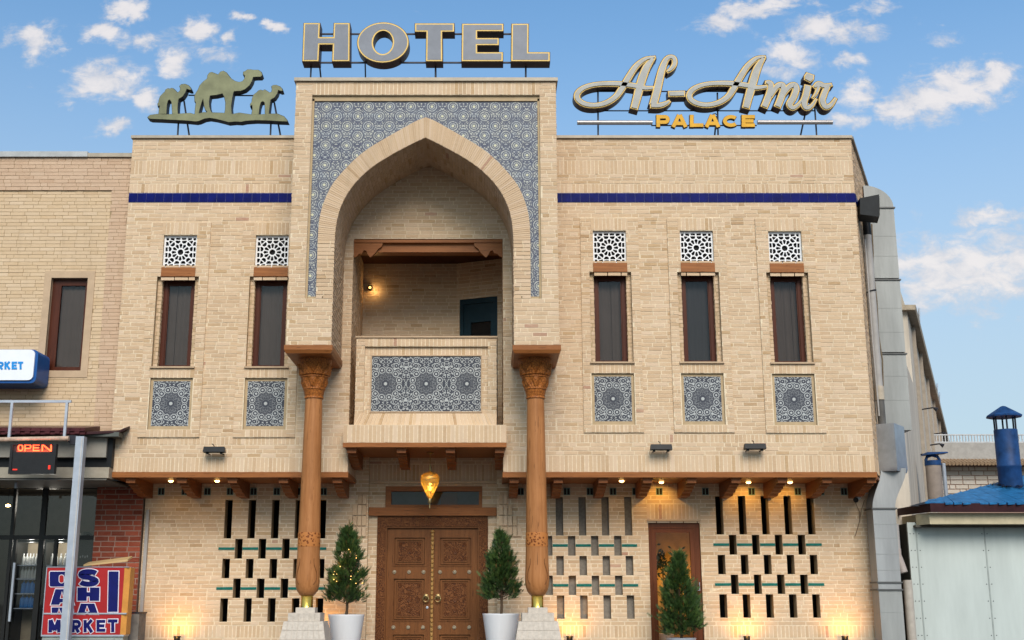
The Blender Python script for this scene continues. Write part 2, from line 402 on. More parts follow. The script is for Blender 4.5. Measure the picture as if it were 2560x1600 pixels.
LET_GOLD = simple('gold_letter_rim', (.58, .40, .13), .45, .1, var=.08)
LET_SIDE = simple('dark_letter_side', (.040, .017, .012), .45, .2)
LET_YEL = simple('amber_letter_face', (.62, .32, .012), .4, var=.1)
CAMELF = simple('olive_gold_face', (.175, .178, .10), .45, .1, var=.22, scale=2.5)
CAMELS = simple('black_letter_side', (.012, .013, .018), .5)
LEAF, nt_, p_ = newmat('conifer_leaf'); x_ = NX(nt_)
ta_ = x_.N.new('ShaderNodeAttribute'); ta_.attribute_name = 'tint'
x_.L.new(x_.ramp(ta_.outputs['Fac'], [(0, (.014, .035, .008)), (.5, (.032, .075, .013)), (.9, (.075, .125, .022)), (1, (.16, .10, .03))]), p_.inputs['Base Color'])
p_.inputs['Roughness'].default_value = .6
BARK = simple('bark', (.085, .055, .035), .9, scale=30, bump=.5)
PAVE = simple('grey_paving', (.24, .22, .20), .9, var=.12, scale=3, bump=.2)
ASPHALT = simple('asphalt', (.055, .055, .056), .95, var=.15, scale=10, bump=.3)
NAVY_D = simple('dark_blue_door_paint', (.010, .030, .042), .4)
ROOFT = simple('brown_roof_tile', (.28, .19, .12), .85, var=.2, scale=8)

def tile_mat_portal():
    m, nt, p = newmat('rosette_majolica'); x = NX(nt); g = x.pos(); X, Y, Z = x.sep(g)
    A, B = .392, .384
    def latt(ox, oz):
        fx = x.m('MULTIPLY', x.m('SUBTRACT', x.m('FRACT', x.m('ADD', x.m('DIVIDE', X, A), 40 + ox)), .5), A)
        fz = x.m('MULTIPLY', x.m('SUBTRACT', x.m('FRACT', x.m('ADD', x.m('DIVIDE', Z, B), 40 + oz)), .5), B)
        return x.m('SQRT', x.m('ADD', x.m('MULTIPLY', fx, fx), x.m('MULTIPLY', fz, fz)))
    d = x.m('MINIMUM', latt(.2, .05), latt(.7, .55))
    w = x.m('MULTIPLY', x.m('SUBTRACT', x.noise(g, 26, 2, .5), .5), .018); d2 = x.m('ADD', d, w)
    band = lambda c, w: x.step(x.m('ABSOLUTE', x.m('SUBTRACT', d2, c)), w, w * .55)
    rings = x.m('MAXIMUM', x.m('MAXIMUM', band(.108, .014), band(.068, .012)), band(.036, .008))
    petals = x.m('MULTIPLY', x.step(x.noise(g, 42, 1, .5), .48, .58), .55)
    fold = x.comb(x.m('ABSOLUTE', x.m('SUBTRACT', x.m('FRACT', x.m('ADD', x.m('DIVIDE', X, A), 40.2)), .5)), x.m('MULTIPLY', Z, 2.55))
    vo = x.N.new('ShaderNodeTexVoronoi'); vo.inputs['Scale'].default_value = 9; vo.feature = 'DISTANCE_TO_EDGE'; x.L.new(fold, vo.inputs['Vector'])
    arab = x.m('MAXIMUM', x.step(vo.outputs['Distance'], .17, .09), x.m('MULTIPLY', x.step(x.noise(fold, 24, 2, .5), .54, .60), .9))
    inside = x.step(d2, .124, .118)
    fac = x.m('ADD', x.m('MULTIPLY', x.m('MAXIMUM', rings, petals), inside), x.m('MULTIPLY', arab, x.m('SUBTRACT', 1, inside)))
    light = x.mix(x.step(x.noise(g, 7, 3, .5), .4, .6), (.42, .42, .38), (.34, .36, .37))
    dark = x.mix(x.step(x.noise(g, 11, 3, .5), .4, .6), (.06, .068, .11), (.085, .092, .125))
    col = x.mix(fac, light, dark)
    col = x.mix(x.step(d2, .026, .018), col, (.52, .50, .34))
    x.L.new(col, p.inputs['Base Color']); p.inputs['Roughness'].default_value = .42; p.inputs['Specular IOR Level'].default_value = .15
    x.bump(fac, .3, -.004, p); return m
def tile_mat_panel():
    """one medallion of twelve little loops round a dark star, arabesque beyond; x repeats every .76 m"""
    m, nt, p = newmat('carved_majolica'); x = NX(nt); g = x.coord('Object'); X0, Y, Z = x.sep(g)
    X = x.m('SUBTRACT', x.m('MULTIPLY', x.m('FRACT', x.m('ADD', x.m('DIVIDE', X0, .76), 20.5)), .76), .38)
    aX = x.m('ABSOLUTE', X); aZ = x.m('ABSOLUTE', Z)
    r = x.m('SQRT', x.m('ADD', x.m('MULTIPLY', X, X), x.m('MULTIPLY', Z, Z)))
    th = x.m('ARCTAN2', aZ, aX); S = 2 * PI / 12
    ph = x.m('SUBTRACT', x.m('MODULO', x.m('ADD', th, 10 * S), S), S / 2)
    lx = x.m('SUBTRACT', x.m('MULTIPLY', r, x.m('COSINE', ph)), .262); lz = x.m('MULTIPLY', r, x.m('SINE', ph))
    dm = x.m('SQRT', x.m('ADD', x.m('MULTIPLY', lx, lx), x.m('MULTIPLY', x.m('MULTIPLY', lz, lz), .9)))
    dm = x.m('ADD', dm, x.m('MULTIPLY', x.m('SUBTRACT', x.noise(g, 18, 2, .5), .5), .02))
    loop = x.m('MAXIMUM', x.m('MULTIPLY', x.step(dm, .041, .046), x.step(dm, .061, .056)), x.step(dm, .024, .018))
    sp = x.comb(aX, aZ)
    vo = x.N.new('ShaderNodeTexVoronoi'); vo.inputs['Scale'].default_value = 14; x.L.new(sp, vo.inputs['Vector'])
    arab = x.step(x.m('SINE', x.m('ADD', x.m('MULTIPLY', vo.outputs['Distance'], 15), x.m('MULTIPLY', x.noise(sp, 16, 2, .5), 4))), .3, .65)
    fine = x.m('MULTIPLY', x.step(x.noise(sp, 70, 2, .5), .53, .60), .5)
    inR = x.step(r, .205, .195)
    starR = x.m('ADD', .150, x.m('MULTIPLY', x.m('COSINE', x.m('MULTIPLY', th, 12)), .022))
    star = x.m('MULTIPLY', x.step(x.m('ABSOLUTE', x.m('SUBTRACT', r, starR)), .010, .004), .35)
    nearloop = x.step(dm, .072, .064)
    out = x.m('MULTIPLY', x.m('MULTIPLY', arab, x.m('SUBTRACT', 1, nearloop)), x.m('SUBTRACT', 1, inR))
    fac = x.m('MAXIMUM', x.m('MAXIMUM', loop, out), x.m('MULTIPLY', x.m('MAXIMUM', fine, star), inR))
    dot = x.step(r, .036, .028); halo = x.m('MULTIPLY', x.step(r, .075, .06), x.m('SUBTRACT', 1, dot))
    fac = x.m('MAXIMUM', x.m('MULTIPLY', fac, x.m('SUBTRACT', 1, halo)), dot)
    col = x.mix(fac, (.05, .054, .07), (.39, .40, .40))
    x.L.new(col, p.inputs['Base Color']); p.inputs['Roughness'].default_value = .4; p.inputs['Specular IOR Level'].default_value = .15
    x.bump(fac, .5, .008, p); return m
TILE_PORTAL = tile_mat_portal(); TILE_PANEL = tile_mat_panel()
def carve_mat():
    m, nt, p = newmat('relief_carved_walnut'); x = NX(nt); g = x.coord('Object')
    vo = x.N.new('ShaderNodeTexVoronoi'); vo.inputs['Scale'].default_value = 17; x.L.new(g, vo.inputs['Vector'])
    s = x.step(x.m('SINE', x.m('ADD', x.m('MULTIPLY', vo.outputs['Distance'], 17), x.m('MULTIPLY', x.noise(g, 13, 2, .5), 5))), -.2, .6)
    x.L.new(x.mix(s, (.15, .055, .018), (.065, .021, .008)), p.inputs['Base Color']); p.inputs['Roughness'].default_value = .55; p.inputs['Specular IOR Level'].default_value = .15
    x.bump(s, .7, -.008, p); return m
CARVE = carve_mat()
def carve_mat2():
    m, nt, p = newmat('chiselled_honey_band'); x = NX(nt); g = x.pos()
    vo = x.N.new('ShaderNodeTexVoronoi'); vo.inputs['Scale'].default_value = 20; x.L.new(g, vo.inputs['Vector'])
    s = x.step(vo.outputs['Distance'], .42, .30)
    x.L.new(x.mix(s, (.40, .15, .042), (.16, .045, .012)), p.inputs['Base Color']); p.inputs['Roughness'].default_value = .5; p.inputs['Specular IOR Level'].default_value = .15
    x.bump(s, .7, -.006, p); return m
CARVE2 = carve_mat2()
LANT, nt_, p_ = newmat('pierced_brass_shade'); x_ = NX(nt_)
vo_ = x_.N.new('ShaderNodeTexVoronoi'); vo_.inputs['Scale'].default_value = 55; x_.L.new(x_.coord('Object'), vo_.inputs['Vector'])
tr_ = x_.N.new('ShaderNodeBsdfTranslucent'); tr_.inputs[0].default_value = (1, .62, .12, 1)
p_.inputs['Base Color'].default_value = (.42, .29, .10, 1); p_.inputs['Metallic'].default_value = .8; p_.inputs['Roughness'].default_value = .4
tp_ = x_.N.new('ShaderNodeBsdfTransparent'); tp_.inputs[0].default_value = (1, .8, .4, 1); hol_ = x_.N.new('ShaderNodeMixShader'); hol_.inputs[0].default_value = .30; x_.L.new(tr_.outputs[0], hol_.inputs[1]); x_.L.new(tp_.outputs[0], hol_.inputs[2])
mx_ = x_.N.new('ShaderNodeMixShader'); tz_ = x_.sep(x_.coord('Object'))[2]
x_.L.new(x_.m('MULTIPLY', x_.step(vo_.outputs['Distance'], .60, .30), .7), mx_.inputs[0])
x_.L.new(p_.outputs[0], mx_.inputs[1]); x_.L.new(hol_.outputs[0], mx_.inputs[2]); x_.L.new(mx_.outputs[0], x_.N['Material Output'].inputs[0])

# ------------------------------------------------------------------ bricks
UNIT = {}
def unit_brick(mat):
    if mat.name not in UNIT:
        b = MB(); b.hexa([(0, 0, 0), (1, 0, 0), (1, 0, 1), (0, 0, 1), (0, 1, 0), (1, 1, 0), (1, 1, 1), (0, 1, 1)]); UNIT[mat.name] = b.mesh('brick', [mat])
    return UNIT[mat.name]
CAMP = Vector((0, -DIST, CAMZ))
class Plane:
    def __init__(s, O, U, N): s.O = Vector(O); s.U = Vector(U).normalized(); s.N = Vector(N).normalized()
    def p(s, u, v, d=0.0): return s.O + s.U * u + s.N * d + Vector((0, 0, v))
class Sink:
    def __init__(s): s.items = []
    def rect(s, pl, u0, u1, v0, v1, off, proud, mat, tint, vis):
        if u1 - u0 < .008 or v1 - v0 < .008: return
        c = pl.p((u0 + u1) / 2, (v0 + v1) / 2, off); d = CAMP - c
        a = (u1 - u0) * (v1 - v0) * max(0, d.normalized().dot(pl.N)) / d.length_squared if vis else 0
        s.items.append((a, ('r', pl, u0, u1, v0, v1, off, proud), mat, tint))
    def free(s, pts, mat, tint): s.items.append((0, ('h', pts), mat, tint))
    def finish(s, parent, limit=300):
        s.items.sort(key=lambda i: -i[0]); groups = MB(); mats = []
        n = 0
        for a, g, mat, tint in s.items:
            if n < limit and a > 0 and g[0] == 'r':
                _, pl, u0, u1, v0, v1, off, pr = g
                o = bpy.data.objects.new('brick', unit_brick(mat)); th = pr + .012
                M = Matrix.Identity(4); Y = -pl.N
                M.col[0].xyz = pl.U * (u1 - u0); M.col[1].xyz = Y * th; M.col[2].xyz = Vector((0, 0, v1 - v0)); M.col[3].xyz = pl.p(u0, v0, off + pr)
                o.color = (tint, 0, 0, 1); COL.objects.link(o); o.parent = parent
                o.matrix_basis = M; o.matrix_parent_inverse = Matrix.Translation(-Vector(parent.location)); n += 1
            else:
                if mat not in mats: mats.append(mat)
                k = mats.index(mat)
                if g[0] == 'r':
                    _, pl, u0, u1, v0, v1, off, pr = g; j = [pr + R.uniform(-.0022, .0022) for _ in range(4)]
                    groups.hexa([pl.p(u0, v0, off + j[0]), pl.p(u1, v0, off + j[1]), pl.p(u1, v1, off + j[2]), pl.p(u0, v1, off + j[3]),
                                 pl.p(u0, v0, off - .01), pl.p(u1, v0, off - .01), pl.p(u1, v1, off - .01), pl.p(u0, v1, off - .01)], k, tint, 'fbtlr')
                else: groups.hexa(g[1], k, tint, 'fbtlr')
        if groups.f:
            o = groups.build('brickwork', mats, parent, tint=True); o['kind'] = 'stuff'; o.color = (0, 0, 0, 1)
def tint():
    r = R.random()
    if r < .0028: return R.uniform(.965, 1)
    if r < .04: return R.uniform(.04, .2)
    return min(.93, max(.12, R.gauss(.58, .135)))
def subtract(iv, a, b):
    out = []
    for (x, y) in iv:
        if b <= x or a >= y: out.append((x, y))
        else:
            if a > x: out.append((x, a))
            if b < y: out.append((b, y))
    return out
def fill(sink, pl, u0, u1, v0, v1, mode='st', holes=(), off=0.0, mat=None, L=.262, H=.0755, J=.015, proud=.004, vis=True, tf=tint, jit=.012):
    mat = mat or BRICK
    n = max(1, round((v1 - v0) / (H if mode == 'st' else (v1 - v0)))); h = (v1 - v0) / n
    for i in range(n):
        a, b = v0 + i * h, v0 + (i + 1) * h
        pieces = [(a, b, [(u0, u1)])]
        hs = [q for q in holes if q[2] < b - 1e-4 and q[3] > a + 1e-4 and q[0] < u1 and q[1] > u0]
        iv = [(u0, u1)]; part = []
        for q in hs:
            iv = subtract(iv, q[0], q[1])
            if q[2] > a + .018: part.append((a, min(b, q[2]), max(q[0], u0), min(q[1], u1)))
            if q[3] < b - .018: part.append((max(a, q[3]), b, max(q[0], u0), min(q[1], u1)))
        rows = [(a, b, x, y) for x, y in iv] + part
        for (ra, rb, x, y) in rows:
            if y - x < .02: continue
            step = L if mode == 'st' else H
            st = u0 - (R.random() * step if mode == 'st' else 0)
            k = math.floor((x - st) / step); c = st + k * step
            e = c
            while e < y - 1e-6:
                nx = e + step * (1 if mode != 'st' else (1 if R.random() > .18 else .5))
                p0, p1 = max(e, x), min(nx, y)
                if p1 - p0 < .035 and mode == 'st' and p1 < y - 1e-6: e = nx; continue
                if y - p1 < .04 and p1 < y: p1 = y; nx = y
                jj = J / 2 * R.uniform(.7, 1.35)
                sink.rect(pl, p0 + (jj if p0 > x + 1e-6 else .001), p1 - (jj if p1 < y - 1e-6 else .001), ra + J / 2 * R.uniform(.8, 1.2), rb - J / 2 * R.uniform(.8, 1.2),
                          off, proud + R.uniform(-.002, .003), mat, tf(), vis)
                e = nx
def panel(mb, pl, u0, u1, v0, v1, holes=(), depth=.3, off=0.0, m=0, mr=None, edges=True):
    """a wall face with rectangular holes, its reveals and its outer edges."""
    mr = m if mr is None else mr
    us = sorted(set([u0, u1] + [c for h in holes for c in h[:2] if u0 < c < u1])); vs = sorted(set([v0, v1] + [c for h in holes for c in h[2:4] if v0 < c < v1]))
    def inhole(u, v): return any(h[0] < u < h[1] and h[2] < v < h[3] for h in holes)
    for j in range(len(vs) - 1):
        i = 0
        while i < len(us) - 1:
            if inhole((us[i] + us[i + 1]) / 2, (vs[j] + vs[j + 1]) / 2): i += 1; continue
            k = i
            while k < len(us) - 1 and not inhole((us[k] + us[k + 1]) / 2, (vs[j] + vs[j + 1]) / 2): k += 1
            mb.quad(pl.p(us[i], vs[j], off), pl.p(us[k], vs[j], off), pl.p(us[k], vs[j + 1], off), pl.p(us[i], vs[j + 1], off), m); i = k
    def rev(a, b, c, d, mm):
        mb.quad(a, b, c, d, mm)
    for h in holes:
        dd = h[4] if len(h) > 4 else depth
        a0, a1, b0, b1 = max(h[0], u0), min(h[1], u1), max(h[2], v0), min(h[3], v1); o2 = off - dd
        P = pl.p
        if h[0] > u0: mb.quad(P(a0, b0, off), P(a0, b0, o2), P(a0, b1, o2), P(a0, b1, off), mr)
        if h[1] < u1: mb.quad(P(a1, b0, o2), P(a1, b0, off), P(a1, b1, off), P(a1, b1, o2), mr)
        if h[2] > v0: mb.quad(P(a0, b0, off), P(a1, b0, off), P(a1, b0, o2), P(a0, b0, o2), mr)
        if h[3] < v1: mb.quad(P(a0, b1, o2), P(a1, b1, o2), P(a1, b1, off), P(a0, b1, off), mr)
    if edges:
        o2 = off - depth; P = pl.p
        mb.quad(P(u0, v0, o2), P(u0, v0, off), P(u0, v1, off), P(u0, v1, o2), m); mb.quad(P(u1, v0, off), P(u1, v0, o2), P(u1, v1, o2), P(u1, v1, off), m)
        mb.quad(P(u0, v1, off), P(u1, v1, off), P(u1, v1, o2), P(u0, v1, o2), m)
        def cut(v):
            iv = [(u0, u1)]
            for h in holes:
                if h[2] <= v0 + 1e-6: iv = subtract(iv, h[0], h[1])
            return iv
        for x, y in cut(v0): mb.quad(P(x, v0, o2), P(y, v0, o2), P(y, v0, off), P(x, v0, off), m)

# ------------------------------------------------------------------ ground
b = MB(); b.quad((-400, -400, 0), (400, -400, 0), (400, 600, 0), (-400, 600, 0))
tag(b.build('ground', ASPHALT), kind='structure')
b = MB(); b.box(-7.05, 7.9, -3.2, 1.28, .005, .65)
for i in range(3): b.box(-3.2, .9, -3.2 - .32 * (i + 1), -3.2 - .32 * i, .005, .65 - .163 * (i + 1))
tag(b.build('pavement', PAVE), kind='structure')

# ================================================================== HOTEL
XC = -1.17
XL, XR = -7.02, 7.14
HOTEL = thing('hotel', 'two storey cream brick hotel with tiled arch portal and wooden columns', 'hotel', (XC, 1.0, 0))
S = Sink()
FRONT = Plane((0, 0, 0), (1, 0, 0), (0, -1, 0))
ZB, ZT = 3.90, 10.46
UNITS = [(-5.955, -.09), (-4.18, -.09), (2.33, 0), (4.012, 0), (5.72, -.01)]
UH = [.575, .575, .56, .56, .56]
OPN = (-2.615, .275)
holes = [(ux - h, ux + h, 4.63 + dz, 8.81 + dz, .03) for (ux, dz), h in zip(UNITS, UH)]
# back wall of wings with the recess of the loggia
wall = MB()
panel(wall, FRONT, XL, XR, ZB, ZT, holes + [(OPN[0], OPN[1], ZB, 8.40, .30)], .35)
wall.build('wall', [MORTAR], HOTEL)
bh = [(h[0], h[1], h[2], h[3]) for h in holes]
PORT = (XC - 2.415, XC + 2.415)
def wing(u0, u1, dz, extra):
    hs = bh
    fill(S, FRONT, u0, u1, 10.01, ZT, 'st', hs); fill(S, FRONT, u0, u1, 9.715, 10.01, 'so', hs); fill(S, FRONT, u0, u1, 9.52, 9.715, 'st', hs); fill(S, FRONT, u0, u1, 9.33, 9.52, 'so', hs)
    fill(S, FRONT, u0, u1, 4.60 + dz, 9.135, 'st', hs); fill(S, FRONT, u0, u1, 4.445 + dz, 4.60 + dz, 'so', hs)
    fill(S, FRONT, u0, u1, 4.215 + dz, 4.445 + dz, 'st', hs); fill(S, FRONT, u0, u1, ZB, 4.215 + dz, 'so', hs)
wing(XL, PORT[0], -.045, None); wing(PORT[1], XR, 0, None)
# brick under the piers and inside the arch
for (u0, u1, dz) in ((PORT[0], OPN[0], -.045), (OPN[1], PORT[1], 0)):
    fill(S, FRONT, u0, u1, 4.60 + dz, 6.0, 'st', bh); fill(S, FRONT, u0, u1, 4.445 + dz, 4.60 + dz, 'so', bh); fill(S, FRONT, u0, u1, 4.215 + dz, 4.445 + dz, 'st', bh); fill(S, FRONT, u0, u1, ZB, 4.215 + dz, 'so', bh)
fill(S, FRONT, XC - 1.66, XC + 1.66, 6.0, 9.92, 'st', [(OPN[0], OPN[1], 3, 8.40)])
# blue glazed band
tl = MB(); tl.box(0, .166, -.016, .01, 0, .176); tme = tl.mesh('blue_tile', [BLUET])
for (u0, u1) in ((XL, PORT[0]), (PORT[1], XR - .003)):
    g = MB(); g.box(u0, u1, -.006, .02, 9.135, 9.33); g.build('grout_band', [GROUT], HOTEL)
for (u0, u1) in ((XL, PORT[0]), (PORT[1], XR)):
    n = round((u1 - u0) / .176)
    for i in range(n):
        w = (u1 - u0) / n; o = inst('blue_tile', tme, (u0 + i * w + .003, R.uniform(-.001, .0015), 9.145), HOTEL); o.scale.x = (w - .006) / .166

# ---- side wall, splayed
K = .42; SD = Vector((K, 1, 0)).normalized(); SN = Vector((1, -K, 0)).normalized()
SIDE = Plane((XR, 0, 0), SD, SN)
sw = MB(); panel(sw, SIDE, 0, 15.2, ZB, ZT, (), .3); sw.build('wall', [MORTAR], HOTEL)
fill(S, SIDE, 0, 3.4, ZB + .3, 9.135, 'st'); fill(S, SIDE, 0, 3.4, 9.33, ZT, 'st'); fill(S, SIDE, 0, 3.4, ZB, ZB + .3, 'so')
for i in range(3): 
    o = inst('blue_tile', tme, SIDE.p(.03 + i * .176, 9.145, .0), HOTEL, (0, 0, math.atan2(SD.y, SD.x)))
rf = MB(); rf.prism([(0, 0)], 0, 0) if False else None
rf.hexa([(XL, .02, 10.2), (XR, .02, 10.2), (XR, .02, 10.3), (XL, .02, 10.3), (XL, 14, 10.2), (XR + K * 14, 14, 10.2), (XR + K * 14, 14, 10.3), (XL, 14, 10.3)])
rf.build('roof', [COPING], HOTEL)
lw_ = MB(); lw_.box(XL - .001, XL + .3, .35, 14, 3.92, ZT - .02); lw_.box(XL - .001, XL + .3, 1.7, 14, .65, 3.92); lw_.hexa([(XL, 13.7, .6), (XR + K * 13.7, 13.7, .6), (XR + K * 13.7, 13.7, 10.2), (XL, 13.7, 10.2), (XL, 14, .6), (XR + K * 14, 14, .6), (XR + K * 14, 14, 10.2), (XL, 14, 10.2)])
lw_.build('wall', [PLASTER], HOTEL)
cp = MB(); cp.box(XL - .03, PORT[0] - .003, -.05, .40, ZT, ZT + .055); cp.build('coping', [COPING], HOTEL)
cp = MB(); cp.box(PORT[1] + .003, XR + .02, -.05, .40, ZT, ZT + .055)
cp.hexa([SIDE.p(.03, ZT + .002, .05), SIDE.p(3.4, ZT + .002, .05), SIDE.p(3.4, ZT + .057, .05), SIDE.p(.03, ZT + .057, .05), SIDE.p(.2, ZT + .002, -.3), SIDE.p(3.4, ZT + .002, -.3), SIDE.p(3.4, ZT + .057, -.3), SIDE.p(.2, ZT + .057, -.3)])
cp.build('coping', [COPING], HOTEL)

# ---- window units
def voronoi_cells(pts, lo, hi):
    cells = []
    for i, (px, pz) in enumerate(pts):
        poly = [(lo, lo), (hi, lo), (hi, hi), (lo, hi)]
        for j, (qx, qz) in enumerate(pts):
            if i == j: continue
            mx, mz = (px + qx) / 2, (pz + qz) / 2; nx, nz = qx - px, qz - pz
            out = []
            for k in range(len(poly)):
                a, b_ = poly[k], poly[(k + 1) % len(poly)]
                da = (a[0] - mx) * nx + (a[1] - mz) * nz; db = (b_[0] - mx) * nx + (b_[1] - mz) * nz
                if da <= 0: out.append(a)
                if da * db < 0: t = da / (da - db); out.append((a[0] + (b_[0] - a[0]) * t, a[1] + (b_[1] - a[1]) * t))
            poly = out
            if len(poly) < 3: break
        if len(poly) >= 3: cells.append(((px, pz), poly))
    return cells
def lattice_mesh():
    h = .30; pts = [(0, 0)]
    for k in range(12): a = 2 * PI * k / 12 + PI / 2; pts.append((.135 * math.cos(a), .135 * math.sin(a)))
    for k in range(12): a = 2 * PI * (k + .5) / 12 + PI / 2; pts.append((.218 * math.cos(a), .218 * math.sin(a)))
    for k in range(16):
        a = 2 * PI * (k + .5) / 16; q = .272 / max(abs(math.cos(a)), abs(math.sin(a))); pts.append((q * math.cos(a), q * math.sin(a)))
    for sx in (-1, 1):
        for sz in (-1, 1): pts += [(sx * .268, sz * .268), (sx * .20, sz * .205)]
    b = MB()
    for (c, poly) in voronoi_cells(pts, -h, h):
        cx = sum(p[0] for p in poly) / len(poly); cz = sum(p[1] for p in poly) / len(poly)
        area = abs(sum(poly[i][0] * poly[(i + 1) % len(poly)][1] - poly[(i + 1) % len(poly)][0] * poly[i][1] for i in range(len(poly)))) / 2
        s = max(.25, 1 - .0105 * 2 / math.sqrt(area))
        # inner hole: smoothed polygon
        inn = [(cx + (x - cx) * s, cz + (z - cz) * s) for x, z in poly]; k = len(poly)
        for i in range(k):
            j = (i + 1) % k; a, b2, c2, d2 = poly[i], poly[j], inn[j], inn[i]
            b.quad((a[0], 0, a[1]), (b2[0], 0, b2[1]), (c2[0], 0, c2[1]), (d2[0], 0, d2[1]))
            b.quad((d2[0], 0, d2[1]), (c2[0], 0, c2[1]), (c2[0], .035, c2[1]), (d2[0], .035, d2[1]))
    for (x0, x1, z0, z1) in ((-.32, .32, -.325, -h), (-.32, .32, h, .325), (-.32, -h, -h, h), (h, .32, -h, h)): b.box(x0, x1, -.008, .04, z0, z1)
    return b.mesh('lattice_screen', [WHITE_L])
LAT = lattice_mesh()
b = MB(); b.box(-.32, .32, 0, .01, -.325, .325); LBK = b.mesh('screen_backing', [DARKROOM])
b = MB(); b.box(-.325, .325, -.055, .10, 0, .178); LINT = b.mesh('lintel', [WOOD_X])
b = MB()
fw, fh = .315, 1.735
b.box(-fw, fw, 0, .06, fh - .095, fh); b.box(-fw, fw, 0, .06, 0, .045); b.box(-fw, -fw + .085, 0, .06, .045, fh - .095); b.box(fw - .085, fw, 0, .06, .045, fh - .095)
b.box(-fw + .085, fw - .085, .02, .055, fh - .125, fh - .095); b.box(-fw + .085, -fw + .105, .02, .055, .045, fh - .125); b.box(fw - .105, fw - .085, .02, .055, .045, fh - .125)
WFR = b.mesh('window', [WOOD_DARK])
b = MB(); b.quad((-fw + .09, .035, .045), (fw - .09, .035, .045), (fw - .09, .035, fh - .1), (-fw + .09, .035, fh - .1)); PANE = b.mesh('pane', [GLASS])
def curtain_mesh(w, h, seed):
    b = MB(); n = 90; q = random.Random(seed); f1, f2, a1, gap = q.uniform(.25, .5), q.uniform(.10, .2), q.uniform(.003, .011), q.uniform(-.02, .02)
    pts = [(-w + 2 * w * i / n, .12 + a1 * math.sin(i * f1 + seed) + .8 * a1 * math.sin(i * f2 + 1) + (.025 if abs(i - 45 - gap * 900) < 2 and seed % 2 else 0)) for i in range(n + 1)]
    for i in range(n): b.quad((pts[i][0], pts[i][1], 0), (pts[i + 1][0], pts[i + 1][1], 0), (pts[i + 1][0] + .004 * math.sin(i), pts[i + 1][1], h), (pts[i][0] + .004 * math.sin(i - 1), pts[i][1], h))
    return b.mesh('curtain', [CURTAIN2 if seed == 4 else CURTAIN], True)
CURTAIN2 = simple('grey_blind', (.11, .11, .115), .95, var=.05, scale=2, spec=.02)
CURS = [curtain_mesh(.3, 1.72, k) for k in (1, 2, 3, 4, 5)]
b = MB(); b.quad((-.34, 0, -.43), (.34, 0, -.43), (.34, 0, .43), (-.34, 0, .43)); b.box(-.345, .345, .001, .02, -.435, .435)
b = MB(); b.box(-.348, .348, 0, .02, -.425, .425); TP = b.mesh('tile_panel', [TILE_PANEL])
b = MB(); b.box(-.42, .42, -.075, .02, -.03, 0); SILL = b.mesh('sill', [PLASTER_P])
b = MB(); b.box(-.33, .33, .3, .31, 0, 1.75); b.box(-.33, -.32, .07, .3, 0, 1.75); b.box(.32, .33, .07, .3, 0, 1.75); b.box(-.33, .33, .07, .3, 1.74, 1.75); b.box(-.33, .33, .07, .3, 0, .01); DRK = b.mesh('window_dark_box', [DARKROOM])  # dark box added behind each window to keep sky light out
